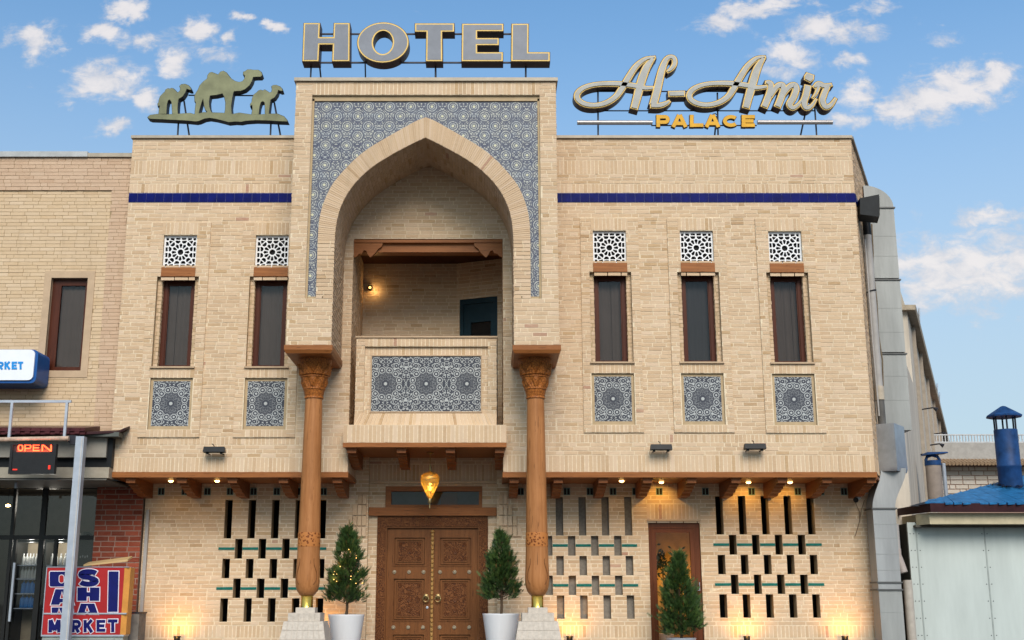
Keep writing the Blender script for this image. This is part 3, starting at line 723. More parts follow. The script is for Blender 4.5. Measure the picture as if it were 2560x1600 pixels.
for (ux, dz), uh in zip(UNITS, UH):
    w = MB(); z = lambda q: q + dz
    hs = [(ux - .32, ux + .32, z(7.90), z(8.555), .12), (ux - .40, ux + .40, z(5.965), z(7.725), .09), (ux - .40, ux + .40, z(4.775), z(5.75), .06)]
    panel(w, FRONT, ux - uh, ux + uh, z(4.63), z(8.81), hs, .06, .03, 0, 1)
    # stepped inner reveal of the window
    panel(w, FRONT, ux - .40, ux + .40, z(5.965), z(7.725), [(ux - .315, ux + .315, z(5.965), z(7.725), .14)], .1, -.06, 1, 1, False)
    w.build('window_surround', [MORTAR, PLASTER], HOTEL)
    hb = [h[:4] for h in hs] + [(ux - .325, ux + .325, z(7.72), z(7.90))]
    # soldier lintel, side courses, aprons
    fill(S, FRONT, ux - .36, ux + .36, z(8.56), z(8.81), 'so', hb, .03)
    fill(S, FRONT, ux - uh, ux - .36, z(8.56), z(8.81), 'st', hb, .03, L=.2); fill(S, FRONT, ux + .36, ux + uh, z(8.56), z(8.81), 'st', hb, .03, L=.2)
    fill(S, FRONT, ux - uh, ux + uh, z(5.965), z(8.56), 'st', hb, .03)
    fill(S, FRONT, ux - .42, ux + .42, z(5.75), z(5.935), 'so', hb, .03)
    for (q0, q1) in ((ux - uh, ux - .42), (ux + .42, ux + uh)): fill(S, FRONT, q0, q1, z(4.63), z(5.965), 'st', hb, .03)
    fill(S, FRONT, ux - .42, ux + .42, z(4.63), z(4.775), 'so', hb, .03)
    # brick jambs of the step
    for sx in (-1, 1):
        fill(S, FRONT, *sorted((ux + sx * .318, ux + sx * .398)), z(5.965), z(7.725), 'st', (), -.06, L=.08)
        fill(S, Plane((ux + sx * .315, .06, 0), (0, 1, 0) if sx < 0 else (0, -1, 0), (-sx, 0, 0)), *((0, .1) if sx < 0 else (-.1, 0)), z(5.965), z(7.725), 'st', (), 0, L=.1, proud=.004)
    wd = inst('window', WFR, (ux, .16, z(5.985)), HOTEL)
    inst('pane', PANE, (ux, .16, z(5.985)), wd); inst('curtain', CURS[UNITS.index((ux, dz))], (ux, .16, z(5.985)), wd); inst('room_backing', DRK, (ux, .16, z(5.985)), wd)
    inst('lintel', LINT, (ux, .0, z(7.722)), HOTEL); inst('sill', SILL, (ux, .0, z(5.965)), HOTEL)
    ls = inst('lattice_screen', LAT, (ux, .03, z(8.228)), HOTEL); inst('screen_backing', LBK, (ux, .085, z(8.228)), ls)
    inst('tile_panel', TP, (ux, .012, z(5.27)), HOTEL)
    fr = MB(); f0, f1 = (ux - .40, ux + .40), (z(4.775), z(5.75))
    fr.box(f0[0], ux - .348, .012, .04, f1[0], f1[1]); fr.box(ux + .348, f0[1], .012, .04, f1[0], f1[1]); fr.box(ux - .348, ux + .348, .012, .04, z(5.695), f1[1]); fr.box(ux - .348, ux + .348, .008, .04, f1[0], z(4.845))
    fr.build('panel_frame', [PLASTER], HOTEL)

# ---- portal
PY = -1.45
INN = [(0, 9.905), (.10, 9.86), (.37, 9.715), (.60, 9.582), (.80, 9.455), (.98, 9.322), (1.13, 9.185), (1.27, 9.03), (1.42, 8.81), (1.535, 8.55), (1.595, 8.29), (1.618, 8.02), (1.62, 7.93)]
OUT = [(0, 10.30), (.14, 10.255), (.34, 10.13), (.54, 10.01), (.77, 9.87), (.98, 9.735), (1.16, 9.60), (1.32, 9.45), (1.555, 9.18), (1.70, 8.98), (1.80, 8.75), (1.872, 8.525), (1.91, 8.29), (1.92, 7.93)]
def resample(P, n):
    ds = [0]
    for i in range(1, len(P)): ds.append(ds[-1] + math.hypot(P[i][0] - P[i - 1][0], P[i][1] - P[i - 1][1]))
    out = []
    for k in range(n + 1):
        t = ds[-1] * k / n; i = 1
        while i < len(ds) - 1 and ds[i] < t: i += 1
        f = (t - ds[i - 1]) / (ds[i] - ds[i - 1]); out.append((P[i - 1][0] + (P[i][0] - P[i - 1][0]) * f, P[i - 1][1] + (P[i][1] - P[i - 1][1]) * f))
    return out
NV = 40
RI, RO = resample(INN, NV), resample(OUT, NV)
def smooth(P, it=2):
    for _ in range(it):
        P = [P[0]] + [((P[i - 1][0] + 2 * P[i][0] + P[i + 1][0]) / 4, (P[i - 1][1] + 2 * P[i][1] + P[i + 1][1]) / 4) for i in range(1, len(P) - 1)] + [P[-1]]
    return P
RI, RO = smooth(RI), smooth(RO)
def innx(zq):
    for i in range(NV):
        if RI[i + 1][1] <= zq <= RI[i][1]:
            f = (zq - RI[i + 1][1]) / max(1e-6, RI[i][1] - RI[i + 1][1]); return RI[i + 1][0] + (RI[i][0] - RI[i + 1][0]) * f
    return 1.62 if zq < 8 else 0
pb = MB(); TY = PY + .07; TW = 2.075
PF = Plane((0, PY, 0), (1, 0, 0), (0, -1, 0))
# tile sheet
ts = MB()
zs = [6.885, 7.93] + [RI[i][1] for i in range(NV - 1, -1, -1)]
for s in (-1, 1):
    for i in range(len(zs) - 1):
        a, c = innx(zs[i]), innx(zs[i + 1])
        q = [(XC + s * (a + .05), TY, zs[i]), (XC + s * TW, TY, zs[i]), (XC + s * TW, TY, zs[i + 1]), (XC + s * (c + (.05 if c > .01 else 0)), TY, zs[i + 1])]
        ts.quad(*(q if s > 0 else q[::-1]))
    q = [(XC, TY, 9.905), (XC + s * TW, TY, 9.905), (XC + s * TW, TY, 10.645), (XC, TY, 10.645)]; ts.quad(*(q if s > 0 else q[::-1]))
ts.build('tiled_spandrel', [TILE_PORTAL], HOTEL)
# masonry mass of the portal: outer frame, piers, body behind
def pbox(x0, x1, y0, y1, z0, z1, m=0): pb.box(min(XC + x0, XC + x1), max(XC + x0, XC + x1), y0, y1, z0, z1, m)
for s in (-1, 1):
    pbox(s * 2.415, s * 2.115, PY, 0, 5.99, 11.01)
    pbox(s * 2.115, s * 1.62, PY, 0, 5.99, 6.835)
    pbox(s * 2.115, s * TW, PY + .045, 0, 6.835, 10.69, 1)            # step of the frame
    for i in range(len(zs) - 1):                                       # body between arch and frame
        a, c = innx(zs[i]), innx(zs[i + 1])
        P = [(XC + s * a, TY + .01, zs[i]), (XC + s * TW, TY + .01, zs[i]), (XC + s * TW, TY + .01, zs[i + 1]), (XC + s * c, TY + .01, zs[i + 1])]
        Q = [(p[0], 0, p[2]) for p in P]
        pb.hexa(P + Q if s > 0 else P[::-1] + Q[::-1], 0, 0, 'f' + ('l' if s > 0 else 'lr'))
    pbox(s * 2.07, s * 1.62, PY + .045, TY + .01, 6.835, 6.885, 1)
pbox(-2.115, 2.115, PY, 0, 10.745, 11.01); pbox(-2.115, 2.115, PY + .045, 0, 10.645, 10.745, 1); pbox(-TW, TW, TY + .02, 0, 9.93, 10.645)
# soffit of the arch and inner faces of the piers
for s in (-1, 1):
    prof = [(1.62, 5.99)] + [(1.62, 6.885)] + RI[::-1]
    for i in range(len(prof) - 1):
        a, c = prof[i], prof[i + 1]
        q = [(XC + s * a[0], PY + .03, a[1]), (XC + s * c[0], PY + .03, c[1]), (XC + s * c[0], 0, c[1]), (XC + s * a[0], 0, a[1])]
        pb.quad(*q)
# mortar bed of the arch band
for s in (-1, 1):
    for i in range(NV):
        q = [(XC + s * RI[i][0], PY + .012, RI[i][1]), (XC + s * RO[i][0], PY + .012, RO[i][1]), (XC + s * RO[i + 1][0], PY + .012, RO[i + 1][1]), (XC + s * RI[i + 1][0], PY + .012, RI[i + 1][1])]
        pb.quad(*(q if s < 0 else q[::-1]))
        q = [(XC + s * RO[i][0], PY + .012, RO[i][1]), (XC + s * RO[i][0], TY + .01, RO[i][1]), (XC + s * RO[i + 1][0], TY + .01, RO[i + 1][1]), (XC + s * RO[i + 1][0], PY + .012, RO[i + 1][1])]
        pb.quad(*q)
    pbox(s * 1.62, s * 1.92, PY + .012, TY + .01, 6.885, 7.93)
pb.build('wall', [MORTAR, PLASTER], HOTEL)
# bricks of the portal
for s in (-1, 1):
    u = sorted((XC + s * 2.415, XC + s * 2.115))
    fill(S, PF, u[0], u[1], 6.835, 11.01, 'st'); u = sorted((XC + s * 2.415, XC + s * 1.62)); fill(S, PF, u[0], u[1], 5.99, 6.835, 'st')
    for i in range(NV):                                                # voussoirs, two to a segment
        for h in range(2):
            f0, f1 = (h + .07) / 2, (h + .93) / 2
            lp = lambda A, B, f: (A[0] + (B[0] - A[0]) * f, A[1] + (B[1] - A[1]) * f)
            a0, a1, c0, c1 = lp(RI[i], RI[i + 1], f0), lp(RI[i], RI[i + 1], f1), lp(RO[i], RO[i + 1], f0), lp(RO[i], RO[i + 1], f1)
            yf = PY + R.uniform(-.003, .004)
            P = [(XC + s * a0[0], yf, a0[1]), (XC + s * c0[0], yf, c0[1]), (XC + s * c1[0], yf, c1[1]), (XC + s * a1[0], yf, a1[1])]
            if s > 0: P = P[::-1]
            S.free([Vector(p) for p in P] + [Vector((p[0], PY + .06, p[2])) for p in P], BRICK, tint())
    u = sorted((XC + s * 1.62, XC + s * 1.92)); fill(S, PF, u[0], u[1], 6.835, 7.93, 'st', proud=-.002)
    # inner pier face and arch soffit, laid in courses that follow the curve
    IP = Plane((XC + s * 1.62, 0, 0), (0, s * 1.0, 0) if s < 0 else (0, -1, 0), (-s, 0, 0))
    IP = Plane((XC + s * 1.62, 0, 0), (0, -s, 0), (-s, 0, 0))
    fill(S, IP, *((-1.45, 0) if s < 0 else (0, 1.45)), 5.99, 7.93, 'st', proud=.006)
    for i in range(NV):
        a, c = RI[i + 1], RI[i]
        d = Vector((c[0] - a[0], 0, c[1] - a[1])); nrm = Vector((-d.z, 0, d.x)).normalized()
        if nrm.x > 0 and nrm.z > 0: nrm = -nrm
        if nrm.z > 0 or (abs(nrm.z) < .2 and nrm.x > 0): nrm = -nrm
        for half in range(1):
            y = PY + .004 - (.13 if i % 2 else 0)
            while y < 0:
                y0, y1 = max(PY, y) + .005, min(0, y + .262) - .005
                if y1 - y0 > .03:
                    pts = []
                    for (k, yy) in ((.06, y0), (.06, y1), (.94, y1), (.94, y0)):
                        w = Vector((a[0], 0, a[1])) + d * k + nrm * .006; pts.append(Vector((XC + s * w.x, yy, w.z)))
                    bk = []
                    for (k, yy) in ((.06, y0), (.06, y1), (.94, y1), (.94, y0)):
                        w = Vector((a[0], 0, a[1])) + d * k - nrm * .01; bk.append(Vector((XC + s * w.x, yy, w.z)))
                    if s > 0: pts, bk = pts[::-1], bk[::-1]
                    S.free(pts + bk, BRICK, tint())
                y += .262
    OP = Plane((XC + s * 2.415, 0, 0), (0, s, 0), (s, 0, 0))
    fill(S, OP, *((0, 1.45) if s < 0 else (-1.45, 0)), 6.0, 11.01, 'st', vis=False)
fill(S, PF, XC - 2.115, XC + 2.115, 10.745, 11.01, 'so')
cp = MB(); cp.box(PORT[0] - .04, PORT[1] + .04, PY - .05, .1, 11.01, 11.075); cp.build('coping', [COPING], HOTEL)

# ---- loggia behind the arch
b = MB(); LZ = 4.74
BW = Plane((0, 1.9, 0), (1, 0, 0), (0, -1, 0))
b.quad((OPN[0], 1.9, LZ), (-.67, 1.9, LZ), (-.67, 1.9, 8.5), (OPN[0], 1.9, 8.5))
ang = Vector((.30 + .67, -.40, 0)); AW = Plane((-.67, 1.9, 0), ang, (-.40, -.97, 0)); AL = ang.length
panel(b, AW, 0, AL + .1, LZ, 8.5, [(.07, .915, LZ, 7.66, .1)], .12)
b.quad((OPN[0], .3, LZ), (OPN[0], 1.9, LZ), (OPN[0], 1.9, 8.5), (OPN[0], .3, 8.5)); b.quad((OPN[1], 1.6, LZ), (OPN[1], .3, LZ), (OPN[1], .3, 8.5), (OPN[1], 1.6, 8.5))
b.build('loggia_wall', [MORTAR], HOTEL)
fill(S, BW, OPN[0], -.67, LZ, 8.44, 'st'); fill(S, AW, 0, AL, LZ, 8.44, 'st', [(.07, .915, LZ, 7.66)])
LJ = Plane((OPN[0], 0, 0), (0, 1, 0), (1, 0, 0)); fill(S, LJ, .0, 1.9, LZ, 8.42, 'st', proud=.006)
RJ = Plane((OPN[1], 0, 0), (0, -1, 0), (-1, 0, 0)); fill(S, RJ, -1.6, 0, LZ, 8.42, 'st', proud=.006, vis=False)
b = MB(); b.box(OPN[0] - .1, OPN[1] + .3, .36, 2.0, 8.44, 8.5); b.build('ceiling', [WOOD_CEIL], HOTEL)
b = MB(); b.box(OPN[0] + .003, OPN[1] - .003, .102, 2.0, 4.45, LZ); b.box(OPN[1] - .002, OPN[1] + .3, .36, 2.0, 4.45, LZ); b.build('loggia_floor', [PLASTER], HOTEL)
b = MB(); b.box(OPN[0] + .006, OPN[1] - .006, .02, .36, 8.33, 8.398); b.box(OPN[0] + .006, OPN[1] - .006, .10, .34, 8.16, 8.33); b.build('beam', [WOOD_X], HOTEL)
for s in (-1, 1):
    x0 = OPN[0] + .007 if s < 0 else OPN[1] - .007
    pr = [(0, 8.33), (.56, 8.33), (.54, 8.26), (.47, 8.21), (.42, 8.13), (.36, 8.07), (.32, 8.04), (.27, 8.10), (.24, 8.17), (.19, 8.18), (.16, 8.12), (.10, 8.11), (.06, 8.06), (0, 8.04)]
    b = MB(); b.prism([(x0 - s * q, zz) for q, zz in pr], .04, .098); b.build('corbel', [WOOD_X], HOTEL)
dr = MB(); 
for (u0, u1, v0, v1, o) in ((.07, .15, LZ, 7.66, -.02), (.835, .915, LZ, 7.66, -.02), (.15, .835, 7.55, 7.66, -.02), (.15, .30, LZ, 7.55, -.05), (.745, .835, LZ, 7.55, -.05), (.30, .745, 7.16, 7.55, -.05)):
    P = AW.p; dr.hexa([P(u0, v0, o), P(u1, v0, o), P(u1, v1, o), P(u0, v1, o), P(u0, v0, o - .06), P(u1, v0, o - .06), P(u1, v1, o - .06), P(u0, v1, o - .06)])
dr = dr.build('balcony_door', [NAVY_D], HOTEL)
gp = MB(); P = AW.p; gp.quad(P(.30, LZ, -.08), P(.745, LZ, -.08), P(.745, 7.16, -.08), P(.30, 7.16, -.08)); gp.quad(P(.30, LZ, -.1), P(.745, LZ, -.1), P(.745, 7.16, -.1), P(.30, 7.16, -.1), 1); gp.build('pane', [GLASS, DARKROOM], dr)

# ---- balcony
BP = Plane((0, -.17, 0), (1, 0, 0), (0, -1, 0)); BH = 1.313
BAL = MB(); panel(BAL, BP, XC - BH, XC + BH, 4.72, 6.40, [(XC - 1.155, XC + 1.155, 4.95, 6.235, .055)], .30)
BAL.quad((XC - 1.155, -.115, 4.95), (XC + 1.155, -.115, 4.95), (XC + 1.155, -.115, 6.235), (XC - 1.155, -.115, 6.235))
BAL.box(XC - 1.488, XC + 1.488, -.36, .0, 4.40, 4.725); BAL.box(XC - 1.44, XC + 1.44, .0, .1, 4.42, 4.72)
BAL.box(XC - BH + .001, XC + BH - .001, -.06, .13, 4.725, 6.399)
BAL.build('balcony_parapet', [MORTAR], HOTEL)
for s in (-1, 1): u = sorted((XC + s * BH, XC + s * 1.155)); fill(S, BP, u[0], u[1], 4.95, 6.40, 'st', L=.16)
fill(S, BP, XC - 1.155, XC + 1.155, 6.235, 6.40, 'so')
BI = Plane((0, -.115, 0), (1, 0, 0), (0, -1, 0))
fill(S, BI, XC - 1.155, XC + 1.155, 6.065, 6.235, 'so')
for s in (-1, 1): u = sorted((XC + s * 1.155, XC + s * 1.03)); fill(S, BI, u[0], u[1], 4.97, 6.065, 'st', L=.13)
o = MB(); o.box(-1.02, 1.02, 0, .02, -.525, .525); o = o.build('tile_panel', [TILE_PANEL], HOTEL, loc=(XC, -.118, 5.532))
fr = MB(); fr.box(XC - 1.04, XC + 1.04, -.14, -.10, 6.058, 6.078); fr.box(XC - 1.04, XC + 1.04, -.15, -.10, 4.985, 5.008); fr.box(XC - 1.04, XC - 1.02, -.14, -.10, 5.008, 6.058); fr.box(XC + 1.02, XC + 1.04, -.14, -.10, 5.008, 6.058); fr.build('panel_frame', [PLASTER_P], HOTEL)
# sloped course between parapet and ledge
n = 37
for i in range(n):
    t0, t1 = (i + .08) / n, (i + .92) / n
    lo = lambda t: XC - 1.30 + 2.60 * t
    hi = lambda t: XC - 1.20 + 2.40 * t
    P = [Vector((lo(t0), -.27, 4.735)), Vector((lo(t1), -.27, 4.735)), Vector((hi(t1), -.185, 4.965)), Vector((hi(t0), -.185, 4.965))]
    S.free(P + [p + Vector((0, .06, -.02)) for p in P], BRICK, tint())
for s in (-1, 1):
    P = [Vector((XC + s * 1.302, -.262, 4.73)), Vector((XC + s * 1.325, -.18, 4.73)), Vector((XC + s * 1.316, -.175, 4.96)), Vector((XC + s * 1.202, -.182, 4.965))]
    if s < 0: P = P[::-1]
    S.free(P + [p + Vector((0, .08, -.02)) for p in P], BRICK, .6)
b = MB(); q = [(XC - 1.31, -.26, 4.726), (XC + 1.31, -.26, 4.726), (XC + 1.21, -.176, 4.965), (XC - 1.21, -.176, 4.965)]; b.quad(*q); b.build('mortar_bed', [MORTAR], HOTEL)
LP = Plane((0, -.36, 0), (1, 0, 0), (0, -1, 0)); fill(S, LP, XC - 1.488, XC + 1.488, 4.40, 4.725, 'so')
for s in (-1, 1): fill(S, Plane((XC + s * 1.488, 0, 0), (0, s, 0), (s, 0, 0)), *((.0, .36) if s < 0 else (-.36, 0)), 4.40, 4.725, 'so')
cp = MB(); cp.box(XC - BH - .02, XC + BH + .02, -.20, .15, 6.40, 6.43); cp.build('coping', [PLASTER_P], HOTEL)
for s in (-1, 1):
    fill(S, Plane((XC + s * BH, 0, 0), (0, s, 0), (s, 0, 0)), *((-.13, .17) if s < 0 else (-.17, .13)), 4.73, 6.40, 'st', vis=False)

# ---- ground floor wall
LY = 1.3
LOW = Plane((0, LY, 0), (1, 0, 0), (0, -1, 0))
def slot_rows(x0, sp, dz, nA, half, skip0):
    rows = [(2.758, 3.50, 0), (2.375, 2.752, 1), (2.005, 2.372, 0), (1.637, 2.0, 1), (1.195, 1.632, 0)]
    out = []
    for (z0, z1, sh) in rows:
        for i in range(nA if not sh else nA - (0 if skip0 else 1)):
            x = x0 + i * sp + (half if sh else 0)
            out.append((x - .072, x + .072, z0 + dz, z1 + dz))
    return out
G1 = slot_rows(-5.05, .455, 0, 5, .2275, False)
G2 = slot_rows(.925, .445, .055, 5, -.215 + .445, False)
G2 = [(.925 + 0, 0, 0, 0)][:0] + slot_rows(.925, .445, .055, 5, .23, False)
G3 = slot_rows(4.475, .443, .075, 5, .235, False)
DOORH = (-2.34, .16)
GD = (3.085, 4.085)
LX0, LX1 = -6.68, 7.60
lw = MB()
hs = [q + (.26,) for q in G1 + G3] + [q + (.11,) for q in G2] + [(DOORH[0], DOORH[1], .65, 4.5, .1), (GD[0], GD[1], .65, 3.09, .12)]
panel(lw, LOW, LX0, LX1, .65, 4.35, hs, .26, 0, 0, 1)
for q in G2: lw.quad((q[0], LY + .11, q[2]), (q[1], LY + .11, q[2]), (q[1], LY + .11, q[3]), (q[0], LY + .11, q[3]), 2)
lw.build('wall', [MORTAR, PLASTER, GREYFILL], HOTEL)
TEALS = []
def teal_rows(x0, x1, gs, zs_):
    for zz in zs_:
        iv = [(x0, x1)]
        for q in gs:
            if q[2] < zz < q[3]: iv = subtract(iv, q[0] - .004, q[1] + .004)
        for a, c in iv: TEALS.append((a, c, zz - .024, zz + .024))
teal_rows(-5.21, -3.13, G1, (2.565, 1.815)); teal_rows(.76, 2.86, G2, (2.625, 1.875)); teal_rows(4.33, 6.42, G3, (2.64, 1.89))
vents = [-5.92, -5.04, -4.13, -3.22, -6.38, -5.48, -4.58, -3.67, 1.05, 1.52, 1.97, 2.42, 2.86, 3.32, 4.22, 5.12, 6.02, 6.92, 4.67, 5.57, 6.47, .62, -2.8]
VZ = 3.585
vh = [(v - .064, v + .064, VZ - .005, VZ + .15) for v in vents]
bhole = G1 + G2 + G3 + TEALS + vh + [(DOORH[0], DOORH[1], .65, 4.5), (GD[0], GD[1], .65, 3.12), (GD[0] - .02, GD[1] + .02, 3.12, 3.42)]
fill(S, LOW, LX0, LX1, 1.13, 3.81, 'st', bhole, J=.0185)
fill(S, LOW, -2.72, .40, 3.81, 4.34, 'st', [(DOORH[0], DOORH[1], .65, 4.5)], J=.0185)
fill(S, LOW, LX0, LX1, .90, 1.13, 'so', [(DOORH[0], DOORH[1], .65, 4.5), (GD[0], GD[1], .65, 3.1)], J=.0185)
fill(S, LOW, LX0, LX1, .65, .90, 'st', [(DOORH[0], DOORH[1], .65, 4.5), (GD[0], GD[1], .65, 3.1)], J=.0185)
fill(S, LOW, GD[0] - .02, GD[1] + .02, 3.12, 3.42, 'so', (), J=.0185)
b = MB(); b.box(GD[0] - .02, GD[1] + .02, LY - .03, LY + .02, 3.088, 3.118); b.build('door_head', [PLASTER_P], HOTEL)
for (a, c, z0, z1) in TEALS:
    t = MB(); t.box(a, c, LY - .014, LY + .01, z0, z1); t.build('teal_tile', [TEAL], HOTEL)
# vents: glazed frame on a dark plate, the openings' shade put into its colour
b = MB(); 
for (x0, x1, z0, z1) in ((-.064, .064, 0, .012), (-.064, .064, .133, .145), (-.064, -.054, .012, .133), (-.007, .007, .012, .133), (.054, .064, .012, .133)): b.box(x0, x1, -.014, .03, z0, z1)
b.box(-.063, .063, -.004, .03, .002, .143, 1); VM = b.mesh('vent', [simple('pale_teal_glaze', (.20, .30, .27), .4), DARKROOM])
for v in vents: inst('vent', VM, (v, LY, VZ), HOTEL)
# dark rooms behind
for (x0, x1) in ((-6.4, -2.5), (4.25, 7.2)):
    b = MB(); b.quad((x0, 2.6, .65), (x1, 2.6, .65), (x1, 2.6, 3.8), (x0, 2.6, 3.8)); b.quad((x0, 1.56, 3.8), (x1, 1.56, 3.8), (x1, 2.6, 3.8), (x0, 2.6, 3.8)); b.quad((x0, 1.56, .65), (x1, 1.56, .65), (x1, 2.6, .65), (x0, 2.6, .65))
    b.quad((x0, 1.56, .65), (x0, 2.6, .65), (x0, 2.6, 3.8), (x0, 1.56, 3.8)); b.quad((x1, 1.56, .65), (x1, 2.6, .65), (x1, 2.6, 3.8), (x1, 1.56, 3.8)); b.build('inner_room', [DARKROOM], HOTEL)
lo = MB(); lo.hexa([(LX1, LY, .65), (LX1 + K * 3, LY + 3, .65), (LX1 + K * 3, LY + 3, 3.9), (LX1, LY, 3.9), (LX1 - .2, LY, .65), (LX1 + K * 3 - .2, LY + 3, .65), (LX1 + K * 3 - .2, LY + 3, 3.9), (LX1 - .2, LY, 3.9)]); lo.build('wall', [PLASTER], HOTEL)

# ---- soffits, fascias, brackets
b = MB(); b.box(XL, OPN[0] - .003, .03, LY - .003, 3.81, 3.86); b.build('soffit', [WOOD_X], HOTEL)
b = MB(); b.hexa([(OPN[1] + .003, .03, 3.81), (XR + .01, .03, 3.81), (XR + .01, .03, 3.86), (OPN[1] + .003, .03, 3.86), (OPN[1] + .003, LY - .003, 3.81), (XR + K * 1.3, LY - .003, 3.81), (XR + K * 1.3, LY - .003, 3.86), (OPN[1] + .003, LY - .003, 3.86)]); b.build('soffit', [WOOD_X], HOTEL)
b = MB(); b.box(XL - .01, OPN[0] + .02, -.03, .03, 3.80, 3.898); b.box(OPN[0] - .003, OPN[0] + .02, .03, LY, 3.80, 3.898); b.build('fascia_board', [WOOD_X], HOTEL)
b = MB(); b.box(OPN[1] - .02, XR + .02, -.03, .03, 3.80, 3.898); b.box(OPN[1] - .02, OPN[1] + .003, .03, LY, 3.80, 3.898); b.build('fascia_board', [WOOD_X], HOTEL)
b = MB(); b.box(XC - 1.44, XC + 1.44, -.30, LY + .1, 4.325, 4.375); b.box(XC - 1.485, XC + 1.485, -.30, -.005, 4.33, 4.37); b.build('soffit', [WOOD_X], HOTEL)
b = MB(); b.box(XC - 1.495, XC + 1.495, -.37, -.30, 4.315, 4.398); b.build('fascia_board', [WOOD_X], HOTEL)
for s in (-1, 1):   # inner cheeks of the two wings
    x = OPN[0] if s < 0 else OPN[1]
    b = MB(); b.quad(*([(x, 0, ZB), (x, LY, ZB), (x, LY, 4.42), (x, 0, 4.42)] if s < 0 else [(x, LY, ZB), (x, 0, ZB), (x, 0, 4.42), (x, LY, 4.42)])); b.build('wall', [MORTAR], HOTEL)
    fill(S, Plane((x, 0, 0), (0, 1, 0) if s < 0 else (0, -1, 0), (1, 0, 0) if s < 0 else (-1, 0, 0)), *((0, LY) if s < 0 else (-LY, 0)), ZB, 4.32, 'so', proud=.006)
prof = [(0, 0), (0, -.10), (.17, -.10), (.17, -.135), (.30, -.14), (.33, -.175), (.46, -.185), (.52, -.225), (.70, -.235), (.78, -.275), (1.23, -.285), (1.23, 0)]
b = MB(); b.xprism(prof, -.083, .083); b.xprism([(-.012, 0), (-.012, -.045), (.19, -.045), (.19, 0)], -.095, .095); BRK = b.mesh('bracket', [WOOD_Y])
for px in (329, 457, 583, 710, 844): inst('bracket', BRK, (X_(px, 1200, .12), .06, 3.808), HOTEL)
for px in (1285, 1395, 1507, 1618, 1728, 1838, 1954, 2065, 2176): inst('bracket', BRK, (X_(px, 1195, .12), .06, 3.808), HOTEL)
for px in (880, 1004, 1126, 1249): inst('bracket', BRK, (X_(px, 1128, -.2), -.27, 4.323), HOTEL)
b = MB(); b.box(-.083, .083, .96, 1.67, -.285, 0); BRB = b.mesh('bracket_tail', [WOOD_Y])

# ---- entrance bay and main door
EY = LY + .1
EB = Plane((0, EY, 0), (1, 0, 0), (0, -1, 0))
e = MB(); eh = [(-2.166, -.016, .65, 3.19, .15), (-2.02, -.13, 3.36, 3.77, .1)]
panel(e, EB, DOORH[0], DOORH[1], .65, 4.33, eh, .2, 0, 0, 1); e.build('wall', [MORTAR, PLASTER], HOTEL)
ebh = [h[:4] for h in eh] + [(DOORH[0] + .005, DOORH[1] - .005, 3.19, 3.36), (DOORH[0], DOORH[1], 3.815, 3.87)]
fill(S, EB, DOORH[0], DOORH[1], .65, 3.815, 'st', ebh, J=.0185); fill(S, EB, DOORH[0], DOORH[1], 3.87, 4.20, 'so', (), J=.0185); fill(S, EB, DOORH[0], DOORH[1], 4.20, 4.33, 'st', (), J=.0185)
b = MB(); b.box(DOORH[0] + .01, DOORH[1] - .01, EY - .075, EY + .02, 3.815, 3.868); b.build('door_head', [PLASTER_P], HOTEL)
b = MB(); b.box(DOORH[0] + .008, DOORH[1] - .008, EY - .09, EY + .10, 3.195, 3.355); b.build('lintel', [WOOD_X], HOTEL)
tw = MB(); a0, a1, c0, c1 = -2.018, -.132, 3.362, 3.768
tw.box(a0, a1, EY - .03, EY + .06, c1 - .10, c1); tw.box(a0, a1, EY - .03, EY + .06, c0, c0 + .045); tw.box(a0, a0 + .11, EY - .03, EY + .06, c0 + .045, c1 - .10); tw.box(a1 - .06, a1, EY - .03, EY + .06, c0 + .045, c1 - .10)
tw = tw.build('transom_window', [WOOD_X], HOTEL)
b = MB(); b.quad((a0 + .1, EY + .03, c0), (a1 - .05, EY + .03, c0), (a1 - .05, EY + .03, c1 - .08), (a0 + .1, EY + .03, c1 - .08)); b.build('pane', [GLASS], tw)
b = MB(); b.box(a0, a1, EY + .35, EY + .36, c0, c1, 0); b.box(-.95, -.62, EY + .30, EY + .34, c0, c1 - .1, 1); b.build('room_backing', [simple('dim_hall', (.10, .10, .105), .9), simple('hall_door', (.16, .06, .02), .6)], tw)
# stepped brick corbels beside the door
for s, xe in ((-1, DOORH[0] - .03), (1, DOORH[1] + .03)):
    for r in range(4):
        ncol = r + 2; zt = 3.60 - .205 * r
        for k in range(ncol):
            x0 = xe + s * .09 * k
            u0, u1 = sorted((x0, x0 + s * .085))
            S.rect(LOW, u0 + .004, u1 - .004, zt - .19, zt - .005, .0, .045 - .0, BRICK, tint(), True)
DOOR = MB(); d0, d1, dt, db = -2.164, -.018, 3.188, .652
FW = .165
DOOR.box(d0, d0 + FW, EY - .03, EY + .12, db, dt); DOOR.box(d1 - FW, d1, EY - .03, EY + .12, db, dt); DOOR.box(d0 + FW, d1 - FW, EY - .03, EY + .12, dt - .20, dt)
door = DOOR.build('door', [CARVE], HOTEL)
tr = MB(); tr.box(d0 + FW, d0 + FW + .025, EY - .015, EY + .12, db, dt - .2); tr.box(d1 - FW - .025, d1 - FW, EY - .015, EY + .12, db, dt - .2); tr.box(d0 + FW + .025, d1 - FW - .025, EY - .015, EY + .12, dt - .225, dt - .2); tr.build('inner_trim', [WOOD_DOOR], door)
lx0, lx1 = d0 + FW + .027, d1 - FW - .027; mid = (lx0 + lx1) / 2; LT = dt - .228
panels = [(2.17, 2.80), (.98, 1.95)]
panels_z = [(2.23, 2.80), (1.20, 2.02), (.72, .98)]
